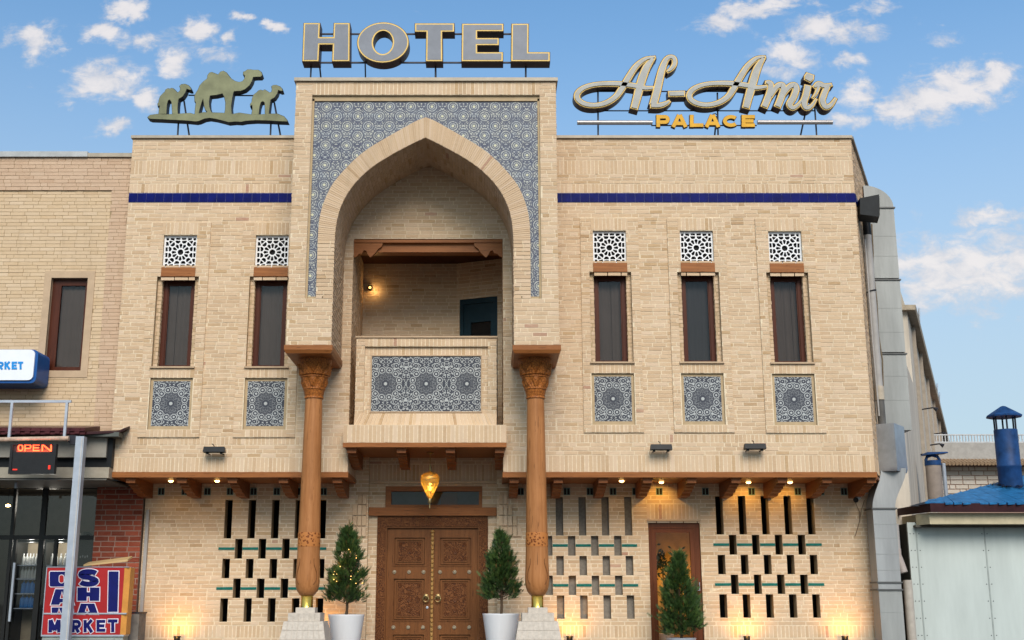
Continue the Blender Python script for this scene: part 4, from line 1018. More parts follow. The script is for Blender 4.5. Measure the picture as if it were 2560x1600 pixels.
def leaf(x0, x1):
    l = MB(); yf = EY + .04
    zb = [db] + [c for p in panels_z[::-1] for c in p] + [LT]
    l.box(x0, x0 + .12, yf, yf + .05, db, LT); l.box(x1 - .12, x1, yf, yf + .05, db, LT)
    for i in range(0, len(zb), 2): l.box(x0 + .12, x1 - .12, yf, yf + .05, zb[i], zb[i + 1])
    for (z0, z1) in panels_z:
        a, c = x0 + .12, x1 - .12
        l.box(a, c, yf + .035, yf + .05, z0, z1)
        for (ins, yy, w) in ((0, yf - .012, .022), (.04, yf + .012, .03), (.085, yf + .018, .014)):
            l.box(a + ins, c - ins, yy, yf + .04, z1 - ins - w, z1 - ins); l.box(a + ins, c - ins, yy, yf + .04, z0 + ins, z0 + ins + w)
            l.box(a + ins, a + ins + w, yy, yf + .04, z0 + ins + w, z1 - ins - w); l.box(c - ins - w, c - ins, yy, yf + .04, z0 + ins + w, z1 - ins - w)
    o = l.build('leaf', [WOOD_DOOR], door)
    for (z0, z1) in panels_z: k = MB(); k.box(x0 + .12 + .10, x1 - .12 - .10, yf + .028, yf + .034, z0 + .10, z1 - .10); k.build('carved_panel', [CARVE], o)
    for (z0, z1) in panels_z[:2]:
        cx, hw, hh = (x0 + x1) / 2, (x1 - x0) / 2 - .26, (z1 - z0) / 2 - .15; cz = (z0 + z1) / 2
        spots = [(0, 0, .055)] + [(sx * hw, sz * hh, .032) for sx in (-1, 1) for sz in (-1, 1)]
        if z1 - z0 > .7: spots += [(0, hh * .78, .042), (0, -hh * .78, .042), (0, hh * .4, .03), (0, -hh * .4, .03), (-hw, 0, .032), (hw, 0, .032)]
        for (dx, dz, r) in spots:
            q = MB(); n = 16; vs = []
            for ring, yy in ((r, yf + .028), (r * .8, yf + .014), (r * .45, yf + .02), (r * .2, yf + .012)):
                vs.append([(cx + dx + ring * (1 + .12 * math.cos(8 * 2 * PI * i / n)) * math.cos(2 * PI * i / n), yy, cz + dz + ring * math.sin(2 * PI * i / n)) for i in range(n)])
            for a in range(3):
                for i in range(n): q.quad(vs[a][i], vs[a][(i + 1) % n], vs[a + 1][(i + 1) % n], vs[a + 1][i])
            q.f.append(tuple(len(q.v) + i for i in range(n))); q.v += vs[3]; q.m.append(0); q.t.append(0)
            q.build('carved_rosette', [WOOD_CARVE], o)
    return o
LF1 = leaf(lx0, mid - .004); LF2 = leaf(mid + .004, lx1)
LT_ = LT
b = MB(); b.box(mid - .022, mid + .022, EY - .0, EY + .04, db, LT - .05); 
for i in range(26): b.lathe([(.012, 0), (.026, .02), (.012, .04)], (mid, EY - .002, db + .1 + i * .085), 8)
b.lathe([(.0, 0), (.034, .02), (.034, .05), (.0, .07)], (mid, EY + .0, LT - .10), 10)
b.build('astragal', [simple('gilt_wood', (.36, .20, .065), .45, .2, var=.3, scale=30)], LF2)
def ydisc(mb, cx, cy, cz, prof, n=16, m=0):
    """lathe about the Y axis; prof: (radius, y offset)"""
    vs = [[(cx + r * math.cos(2 * PI * i / n), cy + y, cz + r * math.sin(2 * PI * i / n)) for i in range(n)] for r, y in prof]
    for a in range(len(prof) - 1):
        for i in range(n): mb.quad(vs[a][i], vs[a][(i + 1) % n], vs[a + 1][(i + 1) % n], vs[a + 1][i], m)
st = MB(); ydisc(st, 0, 0, 0, [(.038, .005), (.036, -.012), (.026, -.02), (.020, -.008), (.014, -.012), (.010, -.03), (.001, -.034)]); STUD = st.mesh('stud', [simple('pale_stud', (.42, .36, .27), .4, .4, var=.2, scale=40)])
for lf, x0, x1 in ((LF1, lx0, mid), (LF2, mid, lx1)):
    for zz in (2.125, 1.09):
        for f in (.17, .49, .81): inst('stud', STUD, (x0 + (x1 - x0) * f, EY + .038, zz), lf)
for lf, s in ((LF1, -1), (LF2, 1)):
    b = MB(); cx = mid + s * .115
    ydisc(b, cx, EY + .04, 1.665, [(.05, 0), (.048, -.02), (.03, -.03), (.001, -.035)])
    pts = [(cx + .055 * math.cos(t), EY - .012, 1.62 + .055 * math.sin(t)) for t in [PI / 2 + 2 * PI * i / 18 for i in range(19)]]
    b.tube(pts, .011, 6); b.build('ring_handle', [BRASS_D], lf)
b = MB(); ydisc(b, mid - .09, EY + .04, 1.46, [(.026, 0), (.024, -.012), (.001, -.016)]); b.build('keyhole_plate', [STEEL], LF1)

# ---- glass side door
gd = MB(); y0 = LY + .05
gd.box(GD[0] + .003, GD[0] + .15, y0, y0 + .07, .652, 3.085); gd.box(GD[1] - .19, GD[1] - .003, y0, y0 + .07, .652, 3.085); gd.box(GD[0] + .15, GD[1] - .19, y0, y0 + .07, 2.87, 3.085); gd.box(GD[0] + .15, GD[1] - .19, y0, y0 + .07, .652, .80)
gd.box(GD[0] + .06, GD[1] - .09, y0 - .012, y0, 2.955, 2.975); gd.box(GD[0] + .06, GD[0] + .08, y0 - .012, y0, .652, 2.955); gd.box(GD[1] - .11, GD[1] - .09, y0 - .012, y0, .652, 2.955)
gdo = gd.build('glass_door', [wood_mat('chestnut_frame', (.095, .026, .010), (.15, .046, .016), 'z')], HOTEL)
b = MB(); b.quad((GD[0] + .14, y0 + .035, .79), (GD[1] - .18, y0 + .035, .79), (GD[1] - .18, y0 + .035, 2.88), (GD[0] + .14, y0 + .035, 2.88)); b.build('pane', [GLASS_DOOR], gdo)
b = MB(); b.tube([(GD[1] - .05, y0 - .05, 1.93), (GD[1] - .05, y0 - .05, 1.78), (GD[1] - .16, y0 - .05, 1.78)], .011, 6); b.tube([(GD[1] - .05, y0, 1.78), (GD[1] - .05, y0 - .05, 1.78)], .012, 6); b.box(GD[1] - .075, GD[1] - .05, y0 - .014, y0, 1.56, 1.64); b.build('handle', [STEEL], gdo)
b = MB(); ix0, ix1, iy0, iy1 = GD[0] - .5, GD[1] + .15, LY + .27, LY + 1.5
b.quad((ix0, iy1, .65), (ix1, iy1, .65), (ix1, iy1, 3.3), (ix0, iy1, 3.3)); b.quad((ix0, iy0, .65), (ix0, iy1, .65), (ix0, iy1, 3.3), (ix0, iy0, 3.3)); b.quad((ix1, iy1, .65), (ix1, iy0, .65), (ix1, iy0, 3.3), (ix1, iy1, 3.3)); b.quad((ix0, iy0, 3.3), (ix1, iy0, 3.3), (ix1, iy1, 3.3), (ix0, iy1, 3.3)); b.quad((ix0, iy0, .65), (ix1, iy0, .65), (ix1, iy1, .65), (ix0, iy1, .65))
b.quad((ix0, iy0, .65), (GD[0], iy0, .65), (GD[0], iy0, 3.3), (ix0, iy0, 3.3)); b.quad((GD[1], iy0, .65), (ix1, iy0, .65), (ix1, iy0, 3.3), (GD[1], iy0, 3.3)); b.quad((GD[0], iy0, 3.09), (GD[1], iy0, 3.09), (GD[1], iy0, 3.3), (GD[0], iy0, 3.3))
b.build('inner_room', [simple('ochre_plaster', (.42, .28, .12), .85)], HOTEL)

# ---- columns
def column(ax):
    ay = -.85
    c = MB()
    hc = .405
    x0 = XC + (-2.415 if ax < XC else 1.62) - .03; x1 = XC + (-1.62 if ax < XC else 2.415) + .03
    c.box(x0, x1, PY - .03, .0 - .005, 5.90, 5.985)
    c.hexa([(x0 + .03, PY + .0, 5.84), (x1 - .03, PY + .0, 5.84), (x1, PY - .03, 5.90), (x0, PY - .03, 5.90), (x0 + .03, -.03, 5.84), (x1 - .03, -.03, 5.84), (x1, -.005, 5.90), (x0, -.005, 5.90)])
    col = c.build('column', [WOOD_X], HOTEL)
    cap = MB()
    pr = [(.155, 5.12), (.172, 5.125), (.172, 5.15), (.163, 5.16), (.19, 5.28), (.20, 5.285), (.203, 5.30), (.198, 5.31)]
    k = 14
    for i in range(k + 1): t = i / k; pr.append((.198 + .042 * t, 5.31 + .19 * t))
    pr += [(.252, 5.505), (.252, 5.525), (.236, 5.53)]
    for i in range(k + 1): t = i / k; pr.append((.236 + .05 * t + .016 * t * t, 5.53 + .22 * t))
    pr += [(.30, 5.78), (.31, 5.838)]
    def fn(r, z, a):
        if 5.31 < z < 5.5:
            t = (z - 5.31) / .19; return r + .018 * math.copysign(abs(math.cos(8 * a)) ** .5, math.cos(8 * a)) * math.sin(PI * t) + .007 * math.cos(24 * a + 9 * t) * (1 if t < .6 else .3)
        if 5.53 < z < 5.76:
            t = (z - 5.53) / .22; leaf = math.cos(4 * a); l2 = math.cos(8 * a + PI)
            tri = 1 - abs(((8 * a / (2 * PI)) % 1) * 2 - 1)
            return r + (.032 if tri > t * 1.05 else -.008) + .008 * math.cos(32 * a) * (1 - t) - .004 * (1 if abs(tri - t) < .08 else 0)
        return r
    cap.lathe(pr, (ax, ay, 0), 96, 0, fn); cap.build('capital', [WOOD_CAP], col, auto=45)
    sh = MB(); 
    pr = [(.10, 1.672), (.135, 1.69), (.178, 1.75), (.203, 1.83), (.212, 1.91), (.212, 2.0), (.206, 2.12), (.20, 2.3), (.195, 2.51)]
    sh.lathe(pr, (ax, ay, 0), 24); 
    sh.lathe([(.1915, 2.745), (.182, 3.3), (.170, 4.1), (.160, 4.8), (.154, 5.125)], (ax, ay, 0), 24)
    sh.build('shaft', [WOOD_COL], col, auto=35)
    bd = MB(); bd.lathe([(.197, 2.505), (.1985, 2.52), (.196, 2.735), (.193, 2.75)], (ax, ay, 0), 36); bd.build('carved_band', [CARVE2], col, auto=40)
    # incised scrolls on the bulb
    sc_ = MB()
    for base in (-PI / 2 - .62, -PI / 2 + .62, PI / 2):
        pts = []
        for i in range(22):
            t = i / 21; aa = base + .55 * (1 - t) * math.sin(t * PI * 1.2) * (1 if base > -PI / 2 else -1) ; zz = 1.86 + .44 * t
            pts.append((ax + .2125 * math.cos(aa), ay + .2125 * math.sin(aa), zz))
        sc_.tube(pts, .004, 5)
    sc_.build('incised_scroll', [WOOD_CARVE], col)
    br = MB(); br.lathe([(.112, 1.475), (.108, 1.49), (.104, 1.50), (.104, 1.655), (.110, 1.662), (.112, 1.675)], (ax, ay, 0), 28); br.build('brass_collar', [BRASS], col, auto=40)
    pd = MB()
    for (h0, z0, z1) in ((.165, 1.385, 1.475), (.275, 1.245, 1.385)): pd.box(ax - h0, ax + h0, ay - h0, ay + h0, z0, z1)
    pd.hexa([(ax - .44, ay - .44, .65), (ax + .44, ay - .44, .65), (ax + .335, ay - .335, 1.245), (ax - .335, ay - .335, 1.245), (ax - .44, ay + .44, .65), (ax + .44, ay + .44, .65), (ax + .335, ay + .335, 1.245), (ax - .335, ay + .335, 1.245)])
    pd.build('pedestal', [STONE], col)
    # brick facing of the pedestal, front and sides
    pp = Plane((ax, ay, 0), (1, 0, 0), (0, -1, 0))
    for i in range(8):
        for row in range(2):
            z0, z1 = .95 + row * .15, .95 + row * .15 + .138
            w0 = .44 - .105 * (z0 - .65) / .595; w1 = .44 - .105 * (z1 - .65) / .595
            u0, u1 = -1 + i / 4 + .012, -1 + (i + 1) / 4 - .012
            P = [Vector((ax + u0 * w0, ay - w0 - .008, z0)), Vector((ax + u1 * w0, ay - w0 - .008, z0)), Vector((ax + u1 * w1, ay - w1 - .008, z1)), Vector((ax + u0 * w1, ay - w1 - .008, z1))]
            S.free(P + [p + Vector((0, .02, 0)) for p in P], STONE, 0)
    for i in range(6):
        u0 = ax - .275 + i * .0917; S.free([Vector(q) for q in ((u0 + .005, ay - .283, 1.25), (u0 + .086, ay - .283, 1.25), (u0 + .086, ay - .283, 1.38), (u0 + .005, ay - .283, 1.38), (u0 + .005, ay - .26, 1.25), (u0 + .086, ay - .26, 1.25), (u0 + .086, ay - .26, 1.38), (u0 + .005, ay - .26, 1.38))], STONE, 0)
column(-3.15); column(.842)
S.finish(HOTEL)

# ================================================================== roof signs
def inset(poly, d):
    n = len(poly); A = sum(poly[i][0] * poly[(i + 1) % n][1] - poly[(i + 1) % n][0] * poly[i][1] for i in range(n))
    if A < 0: poly = poly[::-1]
    out = []
    for i in range(n):
        p0, p1, p2 = Vector(poly[i - 1]), Vector(poly[i]), Vector(poly[(i + 1) % n])
        e1 = (p1 - p0).normalized(); e2 = (p2 - p1).normalized()
        n1 = Vector((-e1.y, e1.x)); n2 = Vector((-e2.y, e2.x)); b_ = (n1 + n2)
        l = b_.length
        if l < .3: b_ = n1; k = 1
        else: b_ = b_ / l; k = min(2.0, 1 / max(.35, b_.dot(n1)))
        q = p1 + b_ * d * k; out.append((q.x, q.y))
    return out
SY = -1.15
HS = thing('hotel_sign', 'large grey HOTEL letters with gold rims on the portal roof', 'sign', (XC, SY + .1, 11.075))
def r4(x, y): return at(700 + x / 3.36, y / 3.36, SY)
letters = [
    [(197, 192), (340, 192), (335, 310), (445, 310), (450, 192), (590, 192), (588, 520), (435, 520), (440, 380), (335, 380), (328, 520), (185, 520)],
    [(1130, 195), (1467, 195), (1467, 272), (1366, 272), (1368, 520), (1222, 520), (1226, 272), (1130, 272)],
    [(1526, 198), (1880, 198), (1880, 268), (1660, 268), (1660, 318), (1842, 318), (1842, 385), (1660, 385), (1660, 437), (1876, 437), (1876, 520), (1522, 520)],
    [(1942, 198), (2092, 198), (2090, 437), (2270, 437), (2270, 520), (1938, 520)]]
for pl_ in letters:
    P = [r4(*q) for q in pl_]
    b = MB(); b.prism(P, SY, SY + .27); lt = b.build('letter', [LET_SIDE], HS)
    b = MB(); b.prism(inset(P, .012), SY - .012, SY - .001); b.build('gold_rim', [LET_GOLD], lt)
    b = MB(); b.prism(inset(P, .036), SY - .016, SY - .013); b.build('face', [LET_FACE], lt)
def ring(mb, c, r0, r1, y0, y1, n=48):
    for i in range(n):
        a, b_ = 2 * PI * i / n, 2 * PI * (i + 1) / n
        o0, o1 = (c[0] + r1[0] * math.cos(a), c[1] + r1[1] * math.sin(a)), (c[0] + r1[0] * math.cos(b_), c[1] + r1[1] * math.sin(b_))
        i0, i1 = (c[0] + r0[0] * math.cos(a), c[1] + r0[1] * math.sin(a)), (c[0] + r0[0] * math.cos(b_), c[1] + r0[1] * math.sin(b_))
        mb.quad((i0[0], y0, i0[1]), (o0[0], y0, o0[1]), (o1[0], y0, o1[1]), (i1[0], y0, i1[1]))
        mb.quad((o0[0], y0, o0[1]), (o0[0], y1, o0[1]), (o1[0], y1, o1[1]), (o1[0], y0, o1[1]))
        mb.quad((i1[0], y0, i1[1]), (i1[0], y1, i1[1]), (i0[0], y1, i0[1]), (i0[0], y0, i0[1]))
        mb.quad((o0[0], y1, o0[1]), (i0[0], y1, i0[1]), (i1[0], y1, i1[1]), (o1[0], y1, o1[1]))
oc = r4(865, 358); ex = r4(1085, 358)[0] - oc[0]; ez = r4(865, 186)[1] - oc[1]; ix_ = r4(865 + 80, 358)[0] - oc[0]; iz = ez * .55
b = MB(); ring(b, oc, (ix_, iz), (ex, ez), SY, SY + .27); lt = b.build('letter', [LET_SIDE], HS)
b = MB(); ring(b, oc, (ix_ + .008, iz + .008), (ex - .012, ez - .012), SY - .012, SY - .001); b.build('gold_rim', [LET_GOLD], lt)
b = MB(); ring(b, oc, (ix_ + .034, iz + .034), (ex - .036, ez - .036), SY - .016, SY - .013); b.build('face', [LET_FACE], lt)
b = MB()
for yy in (248, 490):
    a, c = r4(330, yy), r4(1945, yy); b.box(a[0], c[0], SY + .175, SY + .205, a[1] - .014, a[1] + .014)
for (xa, xb) in ((250, 240), (315, 325), (1302, 1302), (2068, 2068)):
    a = r4(xa, 490); z = 11.07; xx = r4(xb, 650)[0]; b.tube([(a[0], SY + .21, a[1] + .05), (xx, SY + .21 + (.45 if xa == 315 else 0), z)], .016, 6)
for xa in (700, 1302, 2068): a = r4(xa, 248); b.tube([(a[0], SY + .22, a[1]), (a[0], SY + .8, 11.07)], .014, 6)
b.build('support_frame', [STEEL_D], HS)

# camels
CY = .25
def c8(x, y): return at(350 + x / 6.05, 140 + y / 6.05, CY)
CS = thing('camel_sign', 'olive gold cut-out of three camels on sand over the left wing', 'sign', (-5.45, CY + .1, 10.515))
mound = [(110, 925), (150, 890), (260, 875), (420, 880), (600, 870), (760, 860), (830, 880), (960, 848), (1100, 852), (1250, 858), (1400, 875), (1500, 855), (1600, 870), (1700, 885), (1850, 880), (1960, 870), (2080, 870), (2180, 910), (2230, 965), (2245, 1000), (2100, 995), (1950, 985), (1750, 980), (1600, 990), (1530, 1005), (1440, 1000), (1340, 1010), (1250, 985), (1150, 960), (1050, 945), (980, 955), (900, 990), (850, 1000), (700, 985), (500, 975), (300, 965), (160, 960), (118, 945)]
cam1 = [(275, 885), (285, 800), (295, 760), (268, 770), (262, 720), (278, 700), (280, 670), (300, 610), (345, 560), (370, 540), (385, 505), (420, 485), (455, 492), (470, 480), (505, 486), (535, 510), (570, 548), (600, 525), (605, 490), (592, 455), (620, 425), (680, 418), (735, 440), (770, 475), (785, 515), (760, 522), (710, 505), (690, 560), (650, 620), (590, 655), (580, 720), (575, 800), (580, 885), (485, 885), (480, 800), (472, 700), (450, 668), (430, 680), (415, 740), (406, 885)]
cam2 = [(820, 895), (830, 790), (840, 700), (822, 690), (818, 610), (838, 560), (870, 510), (900, 440), (950, 385), (1010, 340), (1018, 285), (1048, 247), (1085, 238), (1130, 255), (1180, 275), (1215, 232), (1260, 220), (1310, 245), (1345, 290), (1385, 340), (1440, 375), (1500, 390), (1550, 375), (1575, 340), (1582, 300), (1555, 282), (1558, 235), (1590, 225), (1620, 200), (1670, 198), (1720, 206), (1790, 205), (1840, 240), (1855, 290), (1830, 320), (1760, 320), (1715, 325), (1700, 380), (1660, 450), (1590, 510), (1520, 535), (1425, 540), (1415, 570), (1400, 650), (1385, 760), (1395, 890), (1268, 890), (1285, 800), (1288, 700), (1270, 620), (1245, 575), (1150, 597), (1065, 605), (1050, 680), (1055, 760), (1075, 830), (1110, 870), (1100, 890), (1000, 890), (1010, 845), (985, 820), (965, 760), (955, 655), (935, 710), (905, 820), (893, 890)]
cam3 = [(1678, 895), (1695, 800), (1692, 745), (1665, 770), (1660, 725), (1685, 690), (1690, 640), (1715, 580), (1760, 545), (1790, 515), (1830, 505), (1855, 517), (1885, 500), (1920, 520), (1960, 548), (1985, 535), (1990, 500), (1982, 455), (2010, 435), (2060, 432), (2120, 455), (2155, 490), (2165, 530), (2130, 537), (2095, 520), (2080, 570), (2040, 630), (1980, 665), (1970, 740), (1955, 860), (1955, 890), (1885, 890), (1885, 800), (1880, 710), (1860, 690), (1835, 700), (1815, 760), (1800, 890)]
for i, (nm, pl_) in enumerate((('sand_mound', mound), ('camel', cam1), ('camel', cam2), ('camel', cam3))):
    P = [c8(*q) for q in pl_]; yy = CY + .004 * i
    b = MB(); b.prism(P, yy, CY + .16 + .002 * i); pt = b.build(nm, [CAMELS], CS)
    if nm == 'camel': pt['label'] = ('small camel behind the big one', 'large two-humped camel in the middle', 'small camel leading the others')[i - 1]
    b = MB(); b.prism(inset(P, .010), yy - .014, yy - .001, back=False); b.build('face', [CAMELF], pt)
b = MB()
for (x0, y0, x1, y1, by) in ((545, 1010, 535, 1200, 0), (630, 700, 725, 1200, .5), (1955, 1010, 1948, 1205, 0), (2005, 720, 2125, 1205, .5)):
    a = c8(x0, y0); t = c8(x1, y1); b.tube([(a[0], CY + .17, a[1] + .1), (t[0], CY + .17 + by * .2, 10.5)], .018, 6)
a, c = c8(700, 538), c8(2000, 545); b.tube([(a[0], CY + .18, a[1]), (c[0], CY + .18, c[1])], .014, 6)
b.build('support_frame', [STEEL_D], CS)

# script sign
AY = .25
def a8(x, y): return at(1430 + x / 3.559, 130 + y / 3.559, AY)
AS = thing('palace_sign', 'silver script AL-Amir sign with amber PALACE over the right wing', 'sign', (4.35, AY + .1, 10.515))
def catmull(P, n=6):
    out = []
    for i in range(len(P) - 1):
        p0, p1, p2, p3 = P[max(i - 1, 0)], P[i], P[i + 1], P[min(i + 2, len(P) - 1)]
        for k in range(n):
            t = k / n
            out.append(tuple(.5 * ((2 * p1[j]) + (-p0[j] + p2[j]) * t + (2 * p0[j] - 5 * p1[j] + 4 * p2[j] - p3[j]) * t * t + (-p0[j] + 3 * p1[j] - 3 * p2[j] + p3[j]) * t ** 3) for j in range(3)))
    out.append(P[-1]); return out
def ribbon(mb, P, grow, y0, y1, cap=True):
    """P: (x, z, half width) in metres along the pen stroke"""
    L_, R_ = [], []
    n = len(P)
    for i in range(n):
        a, c = P[max(i - 1, 0)], P[min(i + 1, n - 1)]; d = Vector((c[0] - a[0], c[1] - a[1])); d = d.normalized() if d.length > 1e-6 else Vector((1, 0))
        nn = Vector((-d.y, d.x)); h = max(.004, P[i][2] + grow); q = Vector(P[i][:2])
        if i == 0: q = q - d * (grow if grow > 0 else grow)
        if i == n - 1: q = q + d * grow
        L_.append(q + nn * h); R_.append(q - nn * h)
    for i in range(n - 1):
        f = [(R_[i].x, y0, R_[i].y), (R_[i + 1].x, y0, R_[i + 1].y), (L_[i + 1].x, y0, L_[i + 1].y), (L_[i].x, y0, L_[i].y)]
        bk = [(p[0], y1, p[2]) for p in f]
        mb.hexa(f + bk, 0, 0, 'fnbt' + ('l' if i == 0 else '') + ('r' if i == n - 2 else ''))
def pen(strokes):
    out = []
    for s in strokes:
        P = []
        for (x, y, w) in s:
            q = a8(x, y); P.append((q[0], q[1], w / 2 / 3.559 / 126.5))
        out.append(catmull(P))
    return out
SCRIPT = [
    ('letter', [[(738, 48, 16), (650, 68, 34), (570, 130, 44), (505, 225, 50), (445, 325, 52), (385, 405, 46), (300, 458, 42), (200, 478, 38), (110, 466, 42), (52, 425, 44), (48, 375, 46), (95, 328, 42), (185, 297, 38), (300, 286, 40), (430, 288, 44), (560, 305, 44), (650, 325, 38), (722, 322, 26)],
                [(722, 58, 30), (668, 130, 58), (630, 220, 66), (600, 320, 66), (575, 420, 62), (552, 505, 58)]]),
    ('letter', [[(848, 178, 18), (885, 150, 32), (912, 105, 38), (905, 58, 38), (868, 48, 36), (832, 80, 44), (800, 160, 56), (775, 260, 60), (752, 360, 62), (722, 470, 62)], [(700, 478, 40), (780, 478, 42), (835, 460, 34), (868, 438, 18)]]),
    ('hyphen', [[(862, 375, 46), (1000, 372, 46)]]),
    ('letter', [[(1718, 46, 16), (1640, 62, 34), (1560, 130, 44), (1495, 228, 50), (1440, 322, 52), (1385, 402, 46), (1300, 456, 42), (1200, 476, 38), (1110, 462, 42), (1052, 424, 44), (1046, 374, 46), (1093, 326, 42), (1182, 294, 38), (1300, 283, 40), (1430, 286, 44), (1560, 303, 44), (1640, 322, 38), (1735, 312, 26)],
                [(1702, 56, 30), (1652, 140, 58), (1620, 230, 66), (1592, 330, 66), (1566, 420, 62), (1546, 500, 58)]]),
    ('letter', [[(1722, 272, 22), (1762, 285, 50), (1762, 350, 54), (1735, 430, 56), (1708, 492, 54)], [(1768, 400, 26), (1815, 318, 44), (1862, 295, 50), (1880, 335, 54), (1858, 410, 54), (1826, 490, 54)], [(1872, 400, 26), (1925, 318, 44), (1975, 296, 48), (1992, 335, 52), (1968, 405, 52), (1935, 465, 52), (1962, 500, 40), (2010, 475, 28), (2042, 430, 16)]]),
    ('letter', [[(2098, 300, 54), (2082, 380, 56), (2062, 450, 54), (2082, 498, 46), (2130, 482, 30), (2172, 420, 14)]]), ('letter_dot', [[(2092, 258, 52), (2106, 232, 82), (2118, 200, 64)]]),
    ('letter', [[(2152, 318, 26), (2192, 288, 46), (2245, 305, 40), (2308, 292, 22)], [(2275, 300, 44), (2240, 380, 50), (2225, 440, 50), (2255, 492, 46), (2305, 472, 34), (2345, 415, 18)], [(2140, 410, 12), (2170, 370, 22), (2196, 300, 30)]])]
for li, (nm, strokes) in enumerate(SCRIPT):
    P = pen(strokes); e = .0025 * (li % 3)
    b = MB(); [ribbon(b, s, .026, AY + e + .0008 * j, AY + .22 + .001 * j + e) for j, s in enumerate(P)]; lt = b.build(nm, [LET_SIDE], AS)
    b = MB(); [ribbon(b, s, .013, AY - .012 + e + .0008 * j, AY - .0005) for j, s in enumerate(P)]; b.build('gold_rim', [LET_GOLD], lt)
    b = MB(); [ribbon(b, s, -.008, AY - .030 + e + .0008 * j, AY - .0135) for j, s in enumerate(P)]; b.build('face', [LET_FACE2], lt)
def blockstrokes(ch, x0, x1, y0, y1, w):
    """straight and curved pen strokes of a block capital inside a box; y down"""
    X = lambda f: x0 + w / 2 + (x1 - x0 - w) * f
    Y = lambda f: y0 + w / 2 + (y1 - y0 - w) * f
    xe = lambda f: x0 + (x1 - x0) * f; ye = lambda f: y0 + (y1 - y0) * f
    arc = lambda cx, cy, rx, ry, a0, a1, n=12: [(cx + rx * math.cos(math.radians(a0 + (a1 - a0) * i / n)), cy + ry * math.sin(math.radians(a0 + (a1 - a0) * i / n))) for i in range(n + 1)]
    if ch == 'L': return [[(X(0), ye(0)), (X(0), ye(1))], [(xe(0), Y(1)), (xe(1), Y(1))]]
    if ch == 'E': return [[(X(0), ye(0)), (X(0), ye(1))], [(xe(0), Y(0)), (xe(1), Y(0))], [(xe(0), ye(.5)), (xe(.9), ye(.5))], [(xe(0), Y(1)), (xe(1), Y(1))]]
    if ch == 'T': return [[(xe(0), Y(0)), (xe(1), Y(0))], [(xe(.5), ye(0)), (xe(.5), ye(1))]]
    if ch == 'H': return [[(X(0), ye(0)), (X(0), ye(1))], [(X(1), ye(0)), (X(1), ye(1))], [(X(0), ye(.5)), (X(1), ye(.5))]]
    if ch == 'I': return [[(xe(.5), ye(0)), (xe(.5), ye(1))]]
    if ch == 'A': return [[(X(0), ye(1)), (xe(.5) - w * .12, ye(0))], [(xe(.5) + w * .12, ye(0)), (X(1), ye(1))], [(xe(.25), ye(.70)), (xe(.75), ye(.70))]]
    if ch == 'M': return [[(X(0), ye(1)), (X(0) + w * .1, ye(0))], [(X(0) + w * .1, ye(0)), (xe(.5), ye(.85))], [(xe(.5), ye(.85)), (X(1) - w * .1, ye(0))], [(X(1) - w * .1, ye(0)), (X(1), ye(1))]]
    if ch == 'N': return [[(X(0), ye(1)), (X(0), ye(0))], [(X(0), ye(0)), (X(1), ye(1))], [(X(1), ye(1)), (X(1), ye(0))]]
    if ch == 'K': return [[(X(0), ye(0)), (X(0), ye(1))], [(X(0), ye(.6)), (X(1), ye(0))], [(xe(.38), ye(.42)), (X(1), ye(1))]]
    ph = .56
    bowl = lambda yb: [(x0, Y(0))] + arc(x1 - (y0 + (y1 - y0) * yb - y0) / 2 - 0 , (Y(0) + ye(yb)) / 2, ((y1 - y0) * yb) / 2 - w / 4, (ye(yb) - Y(0)) / 2, -90, 90) + [(x0, ye(yb))]
    if ch == 'P': return [[(X(0), ye(0)), (X(0), ye(1))], bowl(.60)]
    if ch == 'R': return [[(X(0), ye(0)), (X(0), ye(1))], bowl(.56), [(xe(.45), ye(.56)), (X(1), ye(1))]]
    if ch == 'D': return [[(X(0), ye(0)), (X(0), ye(1))], [(x0, Y(0))] + arc(X(1) - (x1 - x0) * .35, ye(.5), (x1 - x0) * .35, Y(1) - ye(.5), -90, 90) + [(x0, Y(1))]]
    if ch == 'C': return [arc(xe(.5), ye(.5), X(1) - xe(.5), Y(1) - ye(.5), -42, -318, 20)]
    if ch == 'O': return [arc(xe(.5), ye(.5), X(1) - xe(.5), Y(1) - ye(.5), 0, 360, 24)]
    if ch == 'S':
        r = (Y(1) - Y(0)) / 4; rx = X(1) - xe(.5)
        return [arc(xe(.5), Y(0) + r, rx, r, -25, -270, 14) + arc(xe(.5), Y(1) - r, rx, r, -90, 155, 14)[1:]]
    return []
def letter_mesh(ch, box, w, proj, y0, y1, grow=0.0, scale=1.0, eps=.0006):
    b = MB()
    for j, s in enumerate(blockstrokes(ch, *box, w)):
        P = [(*proj(*p), w / 2 * scale) for p in s]; ribbon(b, P, grow, y0 - eps * j, y1)
    return b
for ch, x0, x1 in (('P', 752, 862), ('A', 885, 1030), ('L', 1050, 1170), ('A', 1182, 1322), ('C', 1345, 1488), ('E', 1512, 1628)):
    sc1 = 1 / 3.559 / 126.5
    b = letter_mesh(ch, (x0, x1, 556, 664), 33, a8, AY + .03, AY + .10, .008, sc1); lt = b.build('letter', [LET_SIDE], AS)
    b = letter_mesh(ch, (x0, x1, 556, 664), 33, a8, AY + .016, AY + .027, 0, sc1); b.build('face', [LET_YEL], lt)
for (xa, xb) in ((48, 718), (1655, 2325)):
    b = MB(); a, c = a8(xa, 618), a8(xb, 612 if xa > 1000 else 618); z = (a[1] + c[1]) / 2
    b.tube([(a[0], AY + .06, z), (c[0], AY + .06, z)], .047, 14); b.build('rule_bar', [simple('brushed_bar', (.36, .34, .34), .35, .4)], AS, auto=40)
b = MB()
for yy, xa, xb in ((320, 250, 2150), (493, 240, 2180), (625, 715, 1660)):
    a, c = a8(xa, yy), a8(xb, yy); b.tube([(a[0], AY + .17, a[1]), (c[0], AY + .17, a[1])], .013, 6)
